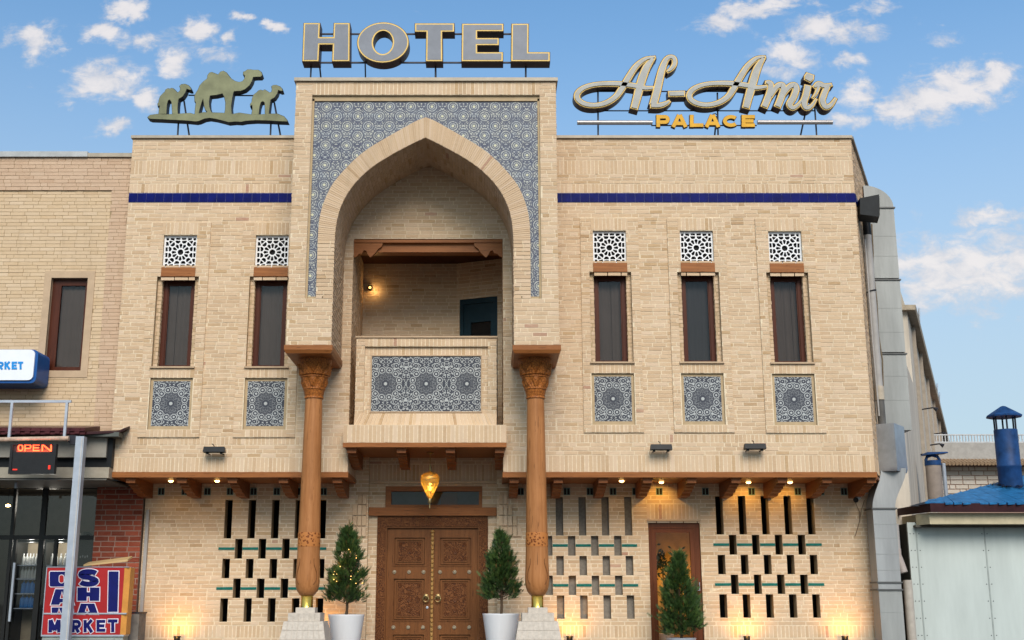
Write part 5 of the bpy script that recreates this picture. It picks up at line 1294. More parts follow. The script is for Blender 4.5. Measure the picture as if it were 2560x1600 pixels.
for (xa, ya, xb, by) in ((238, 320, 238, 0), (1308, 330, 1312, 0), (1300, 540, 1285, .45), (2180, 450, 2198, 0), (2095, 520, 2045, .45)):
    a = a8(xa, ya); t = a8(xb, 705); b.tube([(a[0], AY + .18, a[1]), (t[0], AY + .18 + by * .4, 10.51)], .017, 6)
pts = [a8(1262, 560), a8(1262, 535), a8(1285, 530), a8(1300, 545)]; b.tube([(p[0], AY + .1, p[1]) for p in pts], .010, 5)
b.build('support_frame', [STEEL_D], AS)

# ================================================================== lamps
def spot(name, loc, target, watts, ang, parent, color=(1, .47, .09), blend=.8, size=.03):
    l = bpy.data.lights.new(name, 'SPOT'); l.energy = watts; l.spot_size = math.radians(ang); l.spot_blend = blend; l.color = color; l.shadow_soft_size = size
    o = bpy.data.objects.new(name, l); o.location = loc; d = Vector(target) - Vector(loc); o.rotation_euler = d.to_track_quat('-Z', 'Y').to_euler(); link(o, parent); return o
def point(name, loc, watts, parent, color=(1, .6, .22), size=.04):
    l = bpy.data.lights.new(name, 'POINT'); l.energy = watts; l.color = color; l.shadow_soft_size = size
    o = bpy.data.objects.new(name, l); o.location = loc; link(o, parent); return o
UPW = 17
ups = [(443, 'black uplight against the left wall nearest the red brick pier'), (818, 'black uplight hidden behind the left white pot'), (1424, 'black uplight between the right column and the glass door'), (1867, 'black uplight under the dark slots right of the glass door'), (2112, 'black uplight nearest the metal duct at the wall end')]
for px, lab in ups:
    x = X_(px, 1592, 1.12)
    t = thing('uplight', lab, 'uplight', (x, 1.12, .65), 'uplights along the foot of the wall')
    b = MB(); b.lathe([(.075, .0), (.075, .02), (.058, .03), (.058, .27), (.066, .275), (.066, .29), (.05, .29), (.05, .278)], (x, 1.12, .65), 20); b.build('housing', [BLACK], t, auto=40)
    b = MB(); b.lathe([(.0, .281), (.049, .2815)][::-1], (x, 1.12, .65), 16, caps=False); b.build('lens', [EMIT_F], t)
    spot('beam', (x, .90, .93), (x, 1.30, 1.32), UPW, 135, t, blend=1.0)
downs = [(427, 1205, 8), (543, 1204, 6), (1554, 1198, 7), (1658, 1200, 22), (1878, 1197, 20), (1983, 1199, 16)]
dl = ['downlight in the left soffit between the first two brackets', 'downlight in the left soffit between second and third brackets', 'small downlight left of the glass door in the right soffit', 'bright downlight above the left side of the glass door', 'bright downlight over the first dark slot right of the glass door', 'downlight farthest right in the soffit, over the dark slots']
for (px, py, w), lab in zip(downs, dl):
    x = X_(px, py, .6); y = .6 if w < 10 else .85
    t = thing('downlight', lab, 'downlight', (x, y, 3.81), 'recessed downlights in the soffit')
    b = MB(); b.lathe([(.052, -.006), (.052, .01), (.036, .01), (.036, -.004)], (x, y, 3.805), 18); b.build('trim_ring', [BRASS_D], t)
    b = MB(); b.lathe([(.048, -.006), (.042, -.022), (.025, -.034), (.001, -.038)][::-1], (x, y, 3.805), 16, caps=False); b.build('lens', [EMIT_S], t)
    spot('beam', (x, y, 3.75), (x, 1.25, 3.3) if w > 10 else (x, y + .35, 3), w * .55, 115, t, color=(1, .54, .10), size=.02)
# bar floodlights on the facade
def floodlight(px, py, lab):
    x, z = at(px, py, -.15)
    t = thing('floodlight', lab, 'floodlight', (x, -.02, z), 'bar floodlights on the facade')
    b = MB(); b.hexa([(x - .2, -.25, z - .05), (x + .2, -.25, z - .05), (x + .19, -.23, z + .045), (x - .19, -.23, z + .045), (x - .2, -.12, z - .06), (x + .2, -.12, z - .06), (x + .19, -.12, z + .03), (x - .19, -.12, z + .03)]); b.build('lamp_body', [BLACK], t)
    b = MB(); [b.box(x + s * .13 - .022, x + s * .13 + .022, -.2, -.14, z - .085, z - .055) for s in (-1, 1)]; b.tube([(x, -.14, z + .02), (x - .02, -.19, z + .085), (x - .05, -.2, z + .10)], .008, 6); [b.tube([(x + s * .13, -.17, z - .07), (x + s * .13, .0, z - .07)], .012, 6) for s in (-1, 1)]; b.build('bracket', [BLACK], t)
floodlight(537, 1124, 'black bar floodlight on the left wing below the tile panels'); floodlight(1652, 1118, 'black bar floodlight on the right wing, nearer the portal'); floodlight(1886, 1116, 'black bar floodlight on the right wing, nearer the duct')
# loggia wall lamp
lx, lz = at(925, 719, 1.8)
t = thing('wall_lamp', 'small round glowing wall lamp in the loggia corner', 'wall lamp', (lx, 1.89, lz))
b = MB(); ydisc(b, lx, 1.88, lz, [(.045, 0), (.06, -.03), (.058, -.09), (.045, -.11), (.03, -.11), (.028, -.09)]); b.build('housing', [BLACK], t)
b = MB(); ydisc(b, lx, 1.80, lz, [(.026, 0), (.02, -.012), (.001, -.014)]); b.build('bulb', [EMIT_F], t)
point('glow', (lx + .09, 1.78, lz - .05), 1.3, t)
# lantern
LXX, LYY = X_(1075, 1199, .45), .45
t = thing('lantern', 'teardrop brass lantern glowing above the carved door', 'lantern', (LXX, LYY, 4.32))
b = MB(); b.lathe([(.07, 4.318), (.068, 4.30), (.03, 4.285), (.012, 4.27)], (LXX, LYY, 0), 18); b.build('ceiling_rose', [BRASS_D], t, auto=40)
b = MB()
for i in range(7):
    z = 4.265 - i * .028; r_ = .012
    pts = [(LXX + (r_ * math.cos(a) if i % 2 else 0), LYY + (0 if i % 2 else r_ * math.cos(a)), z + .02 * math.sin(a)) for a in [2 * PI * k / 10 for k in range(11)]]
    b.tube(pts, .0035, 5)
b.build('chain', [BRASS_D], t)
b = MB(); b.lathe([(.012, 4.085), (.022, 4.075), (.018, 4.05), (.026, 4.03), (.022, 3.965), (.045, 3.945)], (LXX, LYY, 0), 18); b.build('neck', [BRASS_D], t, auto=40)
zc = [(.045, 3.945), (.11, 3.925), (.155, 3.89), (.176, 3.845), (.178, 3.80), (.165, 3.745), (.14, 3.68), (.105, 3.60), (.07, 3.525), (.036, 3.46), (.03, 3.452)]
b = MB(); b.lathe(zc, (LXX, LYY, 0), 32, caps=False); b.build('shade', [LANT], t, smooth=True)
b = MB(); b.lathe([(.03, 3.452), (.034, 3.445), (.034, 3.39), (.03, 3.37), (.012, 3.36), (.008, 3.30), (.012, 3.29), (.003, 3.26)], (LXX, LYY, 0), 16); b.build('finial', [BRASS_D], t, auto=40)
b = MB(); b.lathe([(.004, 3.60), (.035, 3.63), (.045, 3.67), (.03, 3.72), (.012, 3.74)], (LXX, LYY, 0), 12); b.build('bulb', [simple('lantern_bulb', (.9, .7, .4), .5, emit=(1, .66, .22), es=22)], t, smooth=True)
point('glow', (LXX, LYY, 3.62), 1.6, t, size=.03)
point('room_glow', ((GD[0] + GD[1]) / 2 + .25, LY + 1.1, 1.9), 16, HOTEL, (1, .56, .14), .1)

# ================================================================== plants
def conifer(name, label, cx, cy, rim_z, rim_r, base_z, trunk_z, top_z, cr, low_z, seed, pot_mat=POT, lights=False, group='potted conifers by the entrance', dense=1.0):
    r = random.Random(seed)
    P = thing('plant_pot', label.replace('conifer', 'planter holding a conifer') if False else label[1], 'planter', (cx, cy, base_z), 'planters by the entrance')
    b = MB(); h = rim_z - base_z
    b.lathe([(rim_r * .68, 0), (rim_r * .70, .01), (rim_r * .985, h - .03), (rim_r, h - .02), (rim_r, h), (rim_r - .025, h), (rim_r - .03, h - .05)], (cx, cy, base_z), 40); b.build('pot', [pot_mat], P, auto=35)
    b = MB(); b.lathe([(rim_r - .03, h - .055), (.001, h - .045)], (cx, cy, base_z), 24, caps=False); b.build('soil', [simple('potting_soil', (.03, .022, .016), .95)], P)
    T = thing(name, label[0], 'conifer', (cx, cy, rim_z - .05), group)
    b = MB(); b.tube([(cx, cy, rim_z - .06), (cx + .01, cy, trunk_z), (cx - .01, cy, (trunk_z + top_z) / 2), (cx, cy, top_z - .05)], [.028, .024, .015, .004], 8)
    for i in range(70):
        z = low_z - .03 + (top_z - low_z) * r.random() ** 1.2 * .9; a = r.uniform(0, 2 * PI); f = (z - low_z) / (top_z - low_z); L = cr * (1 - max(0, f)) * .75 + .02
        b.tube([(cx, cy, z - .05), (cx + L * .6 * math.cos(a), cy + L * .6 * math.sin(a), z + .02), (cx + L * math.cos(a), cy + L * math.sin(a), z + .10)], [.007, .005, .002], 4)
    b.build('trunk', [BARK], T)
    c = MB(); n = int(3300 * dense)
    clumps = []
    for i in range(80):
        f = r.random() ** 1.25 * .97; a = r.uniform(0, 2 * PI); q = (1 - f ** 1.45) ** 1.05 * (1 if f > .2 else .6 + .4 * f / .2) * cr
        clumps.append((f, a, q * r.uniform(.45, .96), r.uniform(.05, .12) * (cr / .42) * (1 - .45 * f)))
    for i in range(n):
        f, a, q, cs = r.choice(clumps)
        base = Vector((cx + q * math.cos(a) + r.gauss(0, cs * .68), cy + q * math.sin(a) + r.gauss(0, cs * .75), low_z + (top_z - low_z) * f + r.gauss(0, cs * .9)))
        if base.z < low_z - .05: base.z = low_z + r.random() * .1
        f = max(0, min(1, (base.z - low_z) / (top_z - low_z))); a = math.atan2(base.y - cy, base.x - cx)
        d = Vector((math.cos(a) * .9, math.sin(a) * .9, .75 + .6 * f)) + Vector((r.gauss(0, .28), r.gauss(0, .28), r.gauss(0, .25))); d.normalize()
        side = d.cross(Vector((r.gauss(0, 1), r.gauss(0, 1), r.gauss(0, 1)))).normalized(); L = r.uniform(.04, .12); w = .009
        tn = min(.88, max(0, r.gauss(.45, .24))) if r.random() > .03 else 1.0
        for k in range(5):
            s0 = base + d * L * k / 5
            for sg in (-1, 1):
                tip = s0 + d * L * .42 + side * sg * L * (.42 - .05 * k); c.tri(s0 - d * w * .6, tip, s0 + d * w * 1.4, 0, tn)
        up = d.cross(side); c.tri(base - up * w * .7, base + d * L * 1.25, base + up * w * .7, 0, min(.9, tn + .2))
    c.build('crown', [LEAF], T, tint=True)
    if lights:
        g = MB(); pts = []
        for i in range(30):
            a = r.uniform(-2.6, .4) ; f = r.choice((.28, .33, .4, .62, .68)) + r.uniform(-.06, .06); q = cr * (1 - f ** 1.5) * r.uniform(.6, .98)
            p = Vector((cx + q * math.cos(a), cy + q * math.sin(a), low_z + (top_z - low_z) * f)); pts.append(p)
            g.lathe([(.001, -.008), (.009, 0), (.001, .008)], p, 6, caps=False)
        fl = g.build('fairy_bulbs', [EMIT_F], T); fl['kind'] = 'stuff'; w = MB(); w.tube(sorted(pts, key=lambda p: p.z), .002, 4); w.build('light_string', [BLACK], T)
        for k in (5, 15, 25): point('bulb_glow', pts[k], .5, T)
px0, pz0 = at(866, 1536, .2)
conifer('conifer', ('small conifer with fairy lights left of the carved door', 'white tapered pot left of the carved door'), px0, .2, 1.346, .33, .65, 1.5, at(890, 1318, .2)[1], .42, 1.60, 3, lights=True)
px0, pz0 = at(1253, 1534, .2)
conifer('conifer', ('slender conifer right of the carved door, beside the right column', 'white tapered pot right of the carved door'), px0, .2, 1.36, .34, .65, 1.5, at(1245, 1332, .2)[1], .345, 1.66, 11)
px0, pz0 = at(1703, 1592, .55)
conifer('conifer', ('dense conifer in front of the glass side door', 'low pale pot in front of the glass side door'), px0, .55, .925, .27, .652, 1.0, at(1700, 1388, .55)[1], .43, 1.02, 23, STEEL, dense=1.25)
# dry plant seen through the glass door
t = thing('house_plant', 'dark leafy plant standing behind the glass side door', 'plant', (3.5, 2.45, .65))
b = MB(); b.tube([(3.52, 2.45, .66), (3.53, 2.45, 1.6), (3.50, 2.45, 2.3)], [.02, .014, .008], 6)
rr = random.Random(4)
for i in range(9): a = rr.uniform(0, 6.3); b.tube([(3.51, 2.45, 1.9 + rr.uniform(-.1, .35)), (3.5 + .25 * math.cos(a), 2.45 + .2 * math.sin(a), 2.2 + rr.uniform(-.2, .3))], [.006, .003], 4)
b.build('stem', [BARK], t)
b = MB()
for i in range(150):
    a = rr.uniform(0, 2 * PI); q = Vector((3.48 + rr.gauss(0, .17), 2.45 + rr.gauss(0, .1), 2.32 + rr.gauss(0, .13))); d = Vector((math.cos(a), 0.3, math.sin(a))).normalized(); s_ = d.cross(Vector((0, 1, 0))).normalized()
    b.quad(q - d * .05, q + s_ * .022, q + d * .06, q - s_ * .022, 0, .1)
b.build('foliage', [LEAF], t, tint=True)
b = MB(); b.lathe([(.14, .0), (.17, .3), (.15, .3)], (3.52, 2.45, .652), 16); b.build('pot', [POT], t)

# ================================================================== left neighbour
NY = .28
NB = thing('neighbour_building', 'tan brick building left of the hotel with a shop below', 'building', (-9.6, 2, 0))
NS = Sink(); NP = Plane((0, NY, 0), (1, 0, 0), (0, -1, 0))
NX0, NX1 = -13.0, XL - .02
z_cop0, z_cop1 = Z_(394, NY), Z_(381, NY); zb0 = Z_(476, NY); xs = X_(279, 480, NY); NZB = Z_(1085, NY) - .2
wx0, wx1, wz0, wz1 = X_(118, 810, NY), X_(210, 810, NY), Z_(926, NY), Z_(694, NY)
b = MB(); nh = [(wx0, wx1, wz0, wz1, .16), (-10.9, -10.2, wz0, wz1, .16)]
panel(b, NP, NX0, xs, NZB, zb0, nh, .16, -.03, 0, 1); panel(b, NP, NX0, xs, zb0, z_cop0, (), .2, 0); panel(b, NP, xs, NX1, NZB, z_cop0, (), .3, 0)
b.build('wall', [MORTAR_Y, PLASTER_P], NB)
sb = .135
nbh = [(wx0 - sb, wx1 + sb, wz0 - sb, wz1 + sb), (-10.9 - sb, -10.2 + sb, wz0 - sb, wz1 + sb)]
ty = lambda: min(1, max(0, R.gauss(.55, .2)))
fill(NS, NP, NX0, xs, NZB, zb0, 'st', nbh, -.03, BRICK_Y, L=.285, H=.0735, J=.007, proud=.007, tf=ty); fill(NS, NP, NX0, NX1, zb0, z_cop0, 'st', (), 0, BRICK_P, L=.285, H=.0735, J=.007, proud=.007, tf=ty); fill(NS, NP, xs, NX1, NZB, zb0, 'st', (), 0, BRICK_P, L=.285, H=.0735, J=.007, proud=.007, tf=ty)
b = MB(); b.box(NX0, NX1, NY + .3, 12, 4.3, z_cop0 - .01); b.build('roof', [COPING], NB)
for (x0, x1) in ((wx0, wx1), (-10.9, -10.2)):
    b = MB(); y0, y1 = NY + .022, NY + .05
    b.box(x0 - sb, x0, y0 - .012, y1, wz0 - sb, wz1 + sb); b.box(x1, x1 + sb, y0 - .012, y1, wz0 - sb, wz1 + sb); b.box(x0, x1, y0 - .012, y1, wz1, wz1 + sb); b.box(x0, x1, y0 - .012, y1, wz0 - sb, wz0)
    b.build('window_surround', [PLASTER_P], NB)
    b = MB(); yf = NY + .12
    b.box(x0, x1, yf, yf + .06, wz1 - .13, wz1); b.box(x0, x1, yf, yf + .06, wz0, wz0 + .09); b.box(x0, x0 + .17, yf, yf + .06, wz0 + .09, wz1 - .13); b.box(x1 - .065, x1, yf, yf + .06, wz0 + .09, wz1 - .13)
    wn = b.build('window', [WOOD_DARK], NB)
    b = MB(); b.quad((x0 + .16, yf + .03, wz0), (x1 - .06, yf + .03, wz0), (x1 - .06, yf + .03, wz1 - .1), (x0 + .16, yf + .03, wz1 - .1)); b.build('pane', [GLASS], wn)
    b = MB(); n = 40
    for i in range(n):
        f0, f1 = i / n, (i + 1) / n; w = x1 - x0; yv = lambda q: yf + .1 + .006 * math.sin(q * 40)
        b.quad((x0 + w * f0, yv(f0), wz0), (x0 + w * f1, yv(f1), wz0), (x0 + w * f1, yv(f1), wz1), (x0 + w * f0, yv(f0), wz1))
    b.build('curtain', [CURTAIN], wn)
    b = MB(); b.box(x0, x1, yf + .14, yf + .15, wz0, wz1); b.build('room_backing', [DARKROOM], wn)
b = MB(); b.box(NX0, X_(221, 388, NY), NY - .06, NY + .4, z_cop0, z_cop1); b.build('coping', [simple('grey_coping', (.36, .36, .36), .5, .3)], NB)
b = MB(); b.box(X_(221, 388, NY) + .002, NX1, NY - .05, NY + .4, z_cop0, z_cop1 - .03); b.build('coping', [COPING], NB)
# red brick pier of the shop
RY = 1.26; rx0, rx1 = X_(238, 1300, RY), X_(360, 1260, RY) - .02
RP = Plane((0, RY, 0), (1, 0, 0), (0, -1, 0)); b = MB(); panel(b, RP, rx0, rx1, 0, 3.86, (), .35); b.build('wall', [MORTAR_R], NB)
fill(NS, RP, rx0, rx1, .3, 3.80, 'st', (), 0, BRICK_R, L=.266, H=.1005, J=.0185, proud=.006, tf=lambda: R.random())
NS.finish(NB)
# shop front
SHY = 1.45
sf = MB(); sx0 = -11.5
def shx(px): return X_(px, 1350, SHY)
zt = Z_(1222, SHY); ztr = Z_(1342, SHY)
for px, w in ((27, .06), (103, .10), (-160, .08)): sf.box(shx(px) - w / 2, shx(px) + w / 2, SHY, SHY + .08, .0, zt)
sf.box(sx0, rx0, SHY, SHY + .08, zt, zt + .6); sf.box(sx0, rx0, SHY - .01, SHY + .09, ztr - .05, ztr + .03); sf.box(sx0, rx0, SHY, SHY + .08, 0, .18)
for px in (38, 140): sf.box(shx(px) - .03, shx(px) + .03, SHY - .005, SHY + .07, .18, ztr - .05)
sf = sf.build('shop_front', [SHOPF], NB)
b = MB(); b.quad((sx0, SHY + .04, .1), (rx0, SHY + .04, .1), (rx0, SHY + .04, zt), (sx0, SHY + .04, zt)); b.build('pane', [GLASS_SHOP], sf)
b = MB(); b.box(shx(43) - .01, shx(43) + .03, SHY - .07, SHY - .03, 1.2, 2.3); b.build('door_handle', [STEEL], sf)
b = MB(); iy = 4.0
b.quad((sx0, iy, 0), (rx0, iy, 0), (rx0, iy, 3.9), (sx0, iy, 3.9)); b.quad((sx0, SHY + .1, 3.85), (rx0, SHY + .1, 3.85), (rx0, iy, 3.85), (sx0, iy, 3.85)); b.quad((sx0, SHY + .1, .005), (rx0, SHY + .1, .005), (rx0, iy, .005), (sx0, iy, .005)); b.quad((rx0, SHY + .1, 0), (rx0, iy, 0), (rx0, iy, 3.9), (rx0, SHY + .1, 3.9)); b.quad((sx0, SHY + .1, 0), (sx0, iy, 0), (sx0, iy, 3.9), (sx0, SHY + .1, 3.9))
b.build('shop_room', [simple('dim_shop', (.10, .09, .075), .9)], NB)
point('shop_light', (-9.0, 2.4, 3.5), 12, NB, (1, .9, .75), .2)
t = thing('ceiling_lamp', 'small bright lamp hanging inside the shop at far left', 'lamp', (X_(20, 1264, 2.4), 2.4, Z_(1264, 2.4)))
b = MB(); b.lathe([(.001, -.03), (.05, -.015), (.05, .01), (.01, .03)], (X_(20, 1264, 2.4), 2.4, Z_(1264, 2.4)), 12); b.build('bulb', [EMIT_W], t); b = MB(); b.tube([(X_(20, 1264, 2.4), 2.4, Z_(1264, 2.4) + .02), (X_(20, 1264, 2.4), 2.4, 3.84)], .006, 5); b.build('cord', [BLACK], t)
# drinks fridge with shelves and bottles
FY = 2.15
fx0, fx1 = X_(36, 1450, FY), X_(93, 1450, FY)
def fridge(x0, x1, lab):
    t = thing('drinks_fridge', lab, 'fridge', ((x0 + x1) / 2, FY + .3, .005), 'drinks fridges in the shop')
    b = MB(); z0, z1 = .005, Z_(1345, FY)
    b.box(x0 - .04, x0, FY, FY + .6, z0, z1); b.box(x1, x1 + .04, FY, FY + .6, z0, z1); b.box(x0, x1, FY, FY + .6, z1 - .08, z1); b.box(x0, x1, FY, FY + .6, z0, .25); b.build('cabinet', [SHOPF], t)
    b = MB(); b.box(x0, x1, FY + .56, FY + .59, .25, z1 - .08); b.build('back_panel', [simple('beige_fridge_back', (.44, .36, .25), .7)], t)
    b = MB(); 
    for zz in (Z_(1412, FY), Z_(1446, FY), Z_(1483, FY), Z_(1520, FY)): b.box(x0, x1, FY + .08, FY + .55, zz - .02, zz)
    b.build('shelf', [STEEL], t)
    point('fridge_light', ((x0 + x1) / 2, FY + .12, z1 - .14), 7, t, (1, .95, .85), .05)
fridge(fx0, fx1, 'glass drinks fridge behind the shop door, bottles inside')
fridge(X_(108, 1450, FY), X_(168, 1450, FY), 'drinks fridge right of the dark door post')
b = MB(); b.lathe([(.001, 0), (.034, .003), (.036, .02), (.036, .13), (.030, .155), (.013, .185), (.013, .205), (.001, .206)], (0, 0, 0), 10); BOT = b.mesh('bottle', [simple('clear_bottle', (.55, .55, .52), .2)], True)
b = MB(); b.lathe([(.001, 0), (.05, .003), (.052, .02), (.052, .17), (.044, .19), (.018, .215), (.018, .235), (.001, .236)], (0, 0, 0), 10); BOTB = b.mesh('bottle', [simple('blue_bottle', (.03, .16, .42), .2)], True)
b = MB(); b.lathe([(.016, .0), (.016, .022), (.001, .023)], (0, 0, 0), 8); CAPM = b.mesh('cap', [simple('white_cap', (.7, .7, .7), .4)])
ORD = ('first', 'second', 'third', 'fourth', 'fifth', 'sixth')
def bottle(me, x, y, z, lab, grp, ch):
    o = bpy.data.objects.new('bottle', me); o.location = (x, y, z); COL.objects.link(o); tag(o, lab, 'bottle', grp)
    c = bpy.data.objects.new('cap', CAPM); c.parent = o; c.location = (0, 0, ch); COL.objects.link(c)
for (py, nm) in ((1412, 'upper'), (1446, 'lower')):
    for i in range(6): bottle(BOT, fx0 + .07 + i * (fx1 - fx0 - .12) / 5, FY + .2, Z_(py, FY), 'clear bottle, %s from left, %s white row of the left fridge' % (ORD[i], nm), 'clear bottles on the %s shelf of the left fridge' % nm, .205)
    xa, xb = X_(108, 1450, FY), X_(168, 1450, FY)
    for i in range(5): bottle(BOT, xa + .07 + i * (xb - xa - .12) / 4, FY + .2, Z_(py, FY), 'clear bottle, %s from left, %s shelf of the right fridge' % (ORD[i], nm), 'clear bottles on the %s shelf of the right fridge' % nm, .205)
for (py, nm) in ((1483, 'upper'), (1520, 'lower')):
    for i in range(4): bottle(BOTB, fx0 + .12 + i * (fx1 - fx0 - .2) / 3, FY + .2, Z_(py, FY), 'blue bottle, %s from left, %s blue row of the left fridge' % (ORD[i], nm), 'blue bottles on the %s fridge shelf' % nm, .235)
# dark cabinet inside at right
t = thing('black_cabinet', 'tall black cabinet in the shop window beside the red brick', 'cabinet', (X_(212, 1400, 1.9), 1.9, .005))
b = MB(); a, c = X_(188, 1400, 1.75), X_(233, 1400, 1.75); b.box(a, c, 1.75, 2.1, .005, Z_(1345, 1.75)); b.build('body', [BLACK], t)
b = MB(); b.lathe([(.14, 0), (.15, .02), (.11, .10), (.05, .13)], ((a + c) / 2 - .06, 1.92, Z_(1345, 1.75)), 14); b.build('lid', [BLACK], t)
b = MB(); [b.box((a + c) / 2 - .09 + i * .045, (a + c) / 2 - .065 + i * .045, 1.742, 1.749, Z_(1395, 1.75) + .01 * (i % 2), Z_(1388, 1.75) - .012 * ((i + 1) % 2)) for i in range(4)]; b.build('badge', [simple('faint_badge', (.2, .2, .2), .4)], t)

# canopy over the shop
CYF = -.55
CN = thing('shop_canopy', 'dark maroon metal canopy over the shop, grey boxed underside', 'canopy', (-9.4, 0, Z_(1100, 0)))
mx1 = X_(212, 1080, CYF); zt1, zb1 = Z_(1067, CYF), Z_(1086, CYF)
b = MB(); n = 26; x0c = -12.0
for i in range(n):   # corrugated edge
    a, c = x0c + (mx1 - x0c) * i / n, x0c + (mx1 - x0c) * (i + 1) / n; mpt = (a + c) / 2
    b.hexa([(a, CYF, zb1), (c, CYF, zb1), (c, CYF, zt1 - .02), (a, CYF, zt1 - .02), (a, NY - .01, zb1 + .1), (c, NY - .01, zb1 + .1), (c, NY - .01, zt1 + .13), (a, NY - .01, zt1 + .13)])
    b.box(a, mpt, CYF - .025, CYF - .002, zb1 + .012, zt1 - .024)
b.box(x0c, mx1, CYF - .03, CYF - .003, (zt1 + zb1) / 2 - .012, (zt1 + zb1) / 2 + .012)
b.build('metal_edge', [MAROON], CN)
b = MB(); qx = X_(313, 1072, -.3)
A = [(mx1, -.45, Z_(1079, -.45)), (X_(292, 1078, -.35), -.35, Z_(1078, -.35)), (qx, -.3, Z_(1069, -.3))]
for i in range(2):
    p, q = A[i], A[i + 1]
    b.hexa([(p[0], p[1], p[2] - .05), (q[0], q[1], q[2] - .03), q, p, (p[0], -.02, p[2] + .0), (q[0], -.02, q[2] + .02), (q[0], -.02, q[2] + .07), (p[0], -.02, p[2] + .07)])
b.build('bent_sheet', [MAROON_D], CN)
b = MB(); gx = X_(295, 1090, -.4); b.box(mx1 - .15, gx, -.36, -.06, Z_(1091, -.36), Z_(1080, -.36)); b.build('gutter', [simple('grey_green_gutter', (.10, .105, .095), .5, .3)], CN)
FY2 = -.2; fxr = X_(266, 1120, FY2)
for (p0, p1, m_, dy, xr) in ((1092, 1143, FASCIA, 0, fxr), (1143, 1168, BLACK, .12, fxr), (1168, 1195, simple('beige_fascia_panel', (.33, .29, .23), .6), -.02, X_(273, 1180, FY2))):
    b = MB(); b.box(-12, xr, FY2 + dy, FY2 + dy + .3, Z_(p1, FY2), Z_(p0, FY2) - .003); b.build('fascia_panel', [m_], CN)
b = MB(); b.box(fxr + .003, X_(279, 1120, FY2), FY2 + .06, FY2 + .3, Z_(1168, FY2), Z_(1094, FY2)); b.build('end_post', [BLACK], CN)
b = MB(); b.box(-12, X_(268, 1190, FY2) - .01, FY2 + .0, SHY - .01, Z_(1196, FY2) - .03, Z_(1196, FY2) - .004); b.build('soffit_panel', [simple('dark_soffit_panel', (.12, .115, .105), .7)], CN)
b = MB(); b.lathe([(.03, -.1), (.03, 0)], (X_(41, 1203, .3), .3, Z_(1196, FY2) - .03), 10); b.build('pipe_stub', [STEEL], CN)
# canopy post
PYY = -.75
t = thing('canopy_post', 'light grey square steel post holding up the shop canopy', 'post', (X_(178, 1400, PYY), PYY, 0))
pxl, pxr = X_(169, 1400, PYY), X_(190, 1400, PYY)
b = MB(); b.box(pxl, pxr, PYY - .08, PYY + .08, .012, Z_(1092, PYY)); b.build('shaft', [STEEL], t)
b = MB(); b.box(pxl + .105, pxl + .125, PYY - .088, PYY - .081, .012, Z_(1096, PYY)); b.build('seam_strip', [simple('pale_seam', (.46, .44, .43), .5)], t)
b = MB(); b.box(pxl - .08, pxr + .08, PYY - .14, PYY + .14, 0.001, .012); b.build('base_plate', [STEEL_D], t)
b = MB(); b.hexa([(pxl - .12, PYY + .0, Z_(1110, PYY)), (pxl - .002, PYY + .0, Z_(1112, PYY)), (pxl - .002, PYY + .0, Z_(1088, PYY)), (pxl - .26, PYY, Z_(1088, PYY)), (pxl - .12, PYY + .12, Z_(1110, PYY)), (pxl - .002, PYY + .12, Z_(1112, PYY)), (pxl - .002, PYY + .12, Z_(1088, PYY)), (pxl - .26, PYY + .12, Z_(1088, PYY))]); b.build('gusset', [STEEL_D], t)
# OPEN sign on its pipe frame
OY = -.9
t = thing('open_sign', 'black LED box with red OPEN hanging from a pipe frame', 'sign', (X_(80, 1146, OY), OY, Z_(1146, OY)))
o2 = lambda x, y: at(x / 6.722, 1040 + y / 6.722, OY)
cor = [o2(172, 470), o2(940, 460), o2(930, 940), o2(155, 975)]
x0, x1 = (cor[0][0] + cor[3][0]) / 2, (cor[1][0] + cor[2][0]) / 2; z1, z0 = cor[0][1], cor[3][1]
b = MB(); b.box(x0, x1, OY + .001, OY + .09, z0, z1); fwd = .045
b.box(x0, x1, OY - .02, OY, z0, z0 + fwd); b.box(x0, x1, OY - .02, OY, z1 - fwd * .4, z1); b.box(x0, x0 + fwd, OY - .02, OY, z0 + fwd, z1 - fwd * .4); b.box(x1 - fwd, x1, OY - .02, OY, z0 + fwd, z1 - fwd * .4); bx_ = b.build('sign_box', [SCREEN], t)
LW = 15 / 6.722 / 134 
for ch, a, c in (('O', 300, 395), ('P', 415, 525), ('E', 555, 665), ('N', 705, 870)):
    b = letter_mesh(ch, (a, c, 478, 592), 17, o2, OY - .012, OY - .004, 0, 1 / 6.722 / 134); b.build('letter', [EMIT_R], bx_)
b = MB(); q = o2(252, 900); b.box(q[0] - .04, q[0] + .04, OY - .006, OY - .002, q[1] - .010, q[1] + .010); q = o2(828, 862); b.box(q[0] - .018, q[0] + .018, OY - .006, OY - .002, q[1] - .034, q[1] + .034); b.build('stray_led', [EMIT_R2], bx_)
b = MB(); ztp = Z_(1003, OY); zlo = Z_(1098, OY); fxl = X_(-30, 1000, OY); fxr2 = X_(172, 1003, OY)
b.box(fxl, fxr2 + .03, OY + .03, OY + .075, ztp - .02, ztp + .025)
for px in (24, 162): x = X_(px, 1050, OY); b.box(x - .022, x + .022, OY + .03, OY + .075, zlo, ztp - .02)
b.build('pipe_frame', [STEEL], t)
b = MB(); b.tube([(X_(-20, 1100, OY), OY + .05, zlo - .005), (X_(170, 1095, OY), OY + .05, zlo + .02)], .045, 10); b.build('hanging_bar', [simple('scuffed_pale_bar', (.46, .33, .25), .5, var=.3)], t, auto=40)
l = bpy.data.lights.new('led_glow', 'AREA'); l.shape = 'RECTANGLE'; l.size = .6; l.size_y = .1; l.energy = 5; l.color = (1, .12, .04)
lo_ = bpy.data.objects.new('led_glow', l); lo_.location = ((x0 + x1) / 2, OY - .03, z1 - .12); lo_.rotation_euler = (math.radians(145), 0, 0); link(lo_, t)
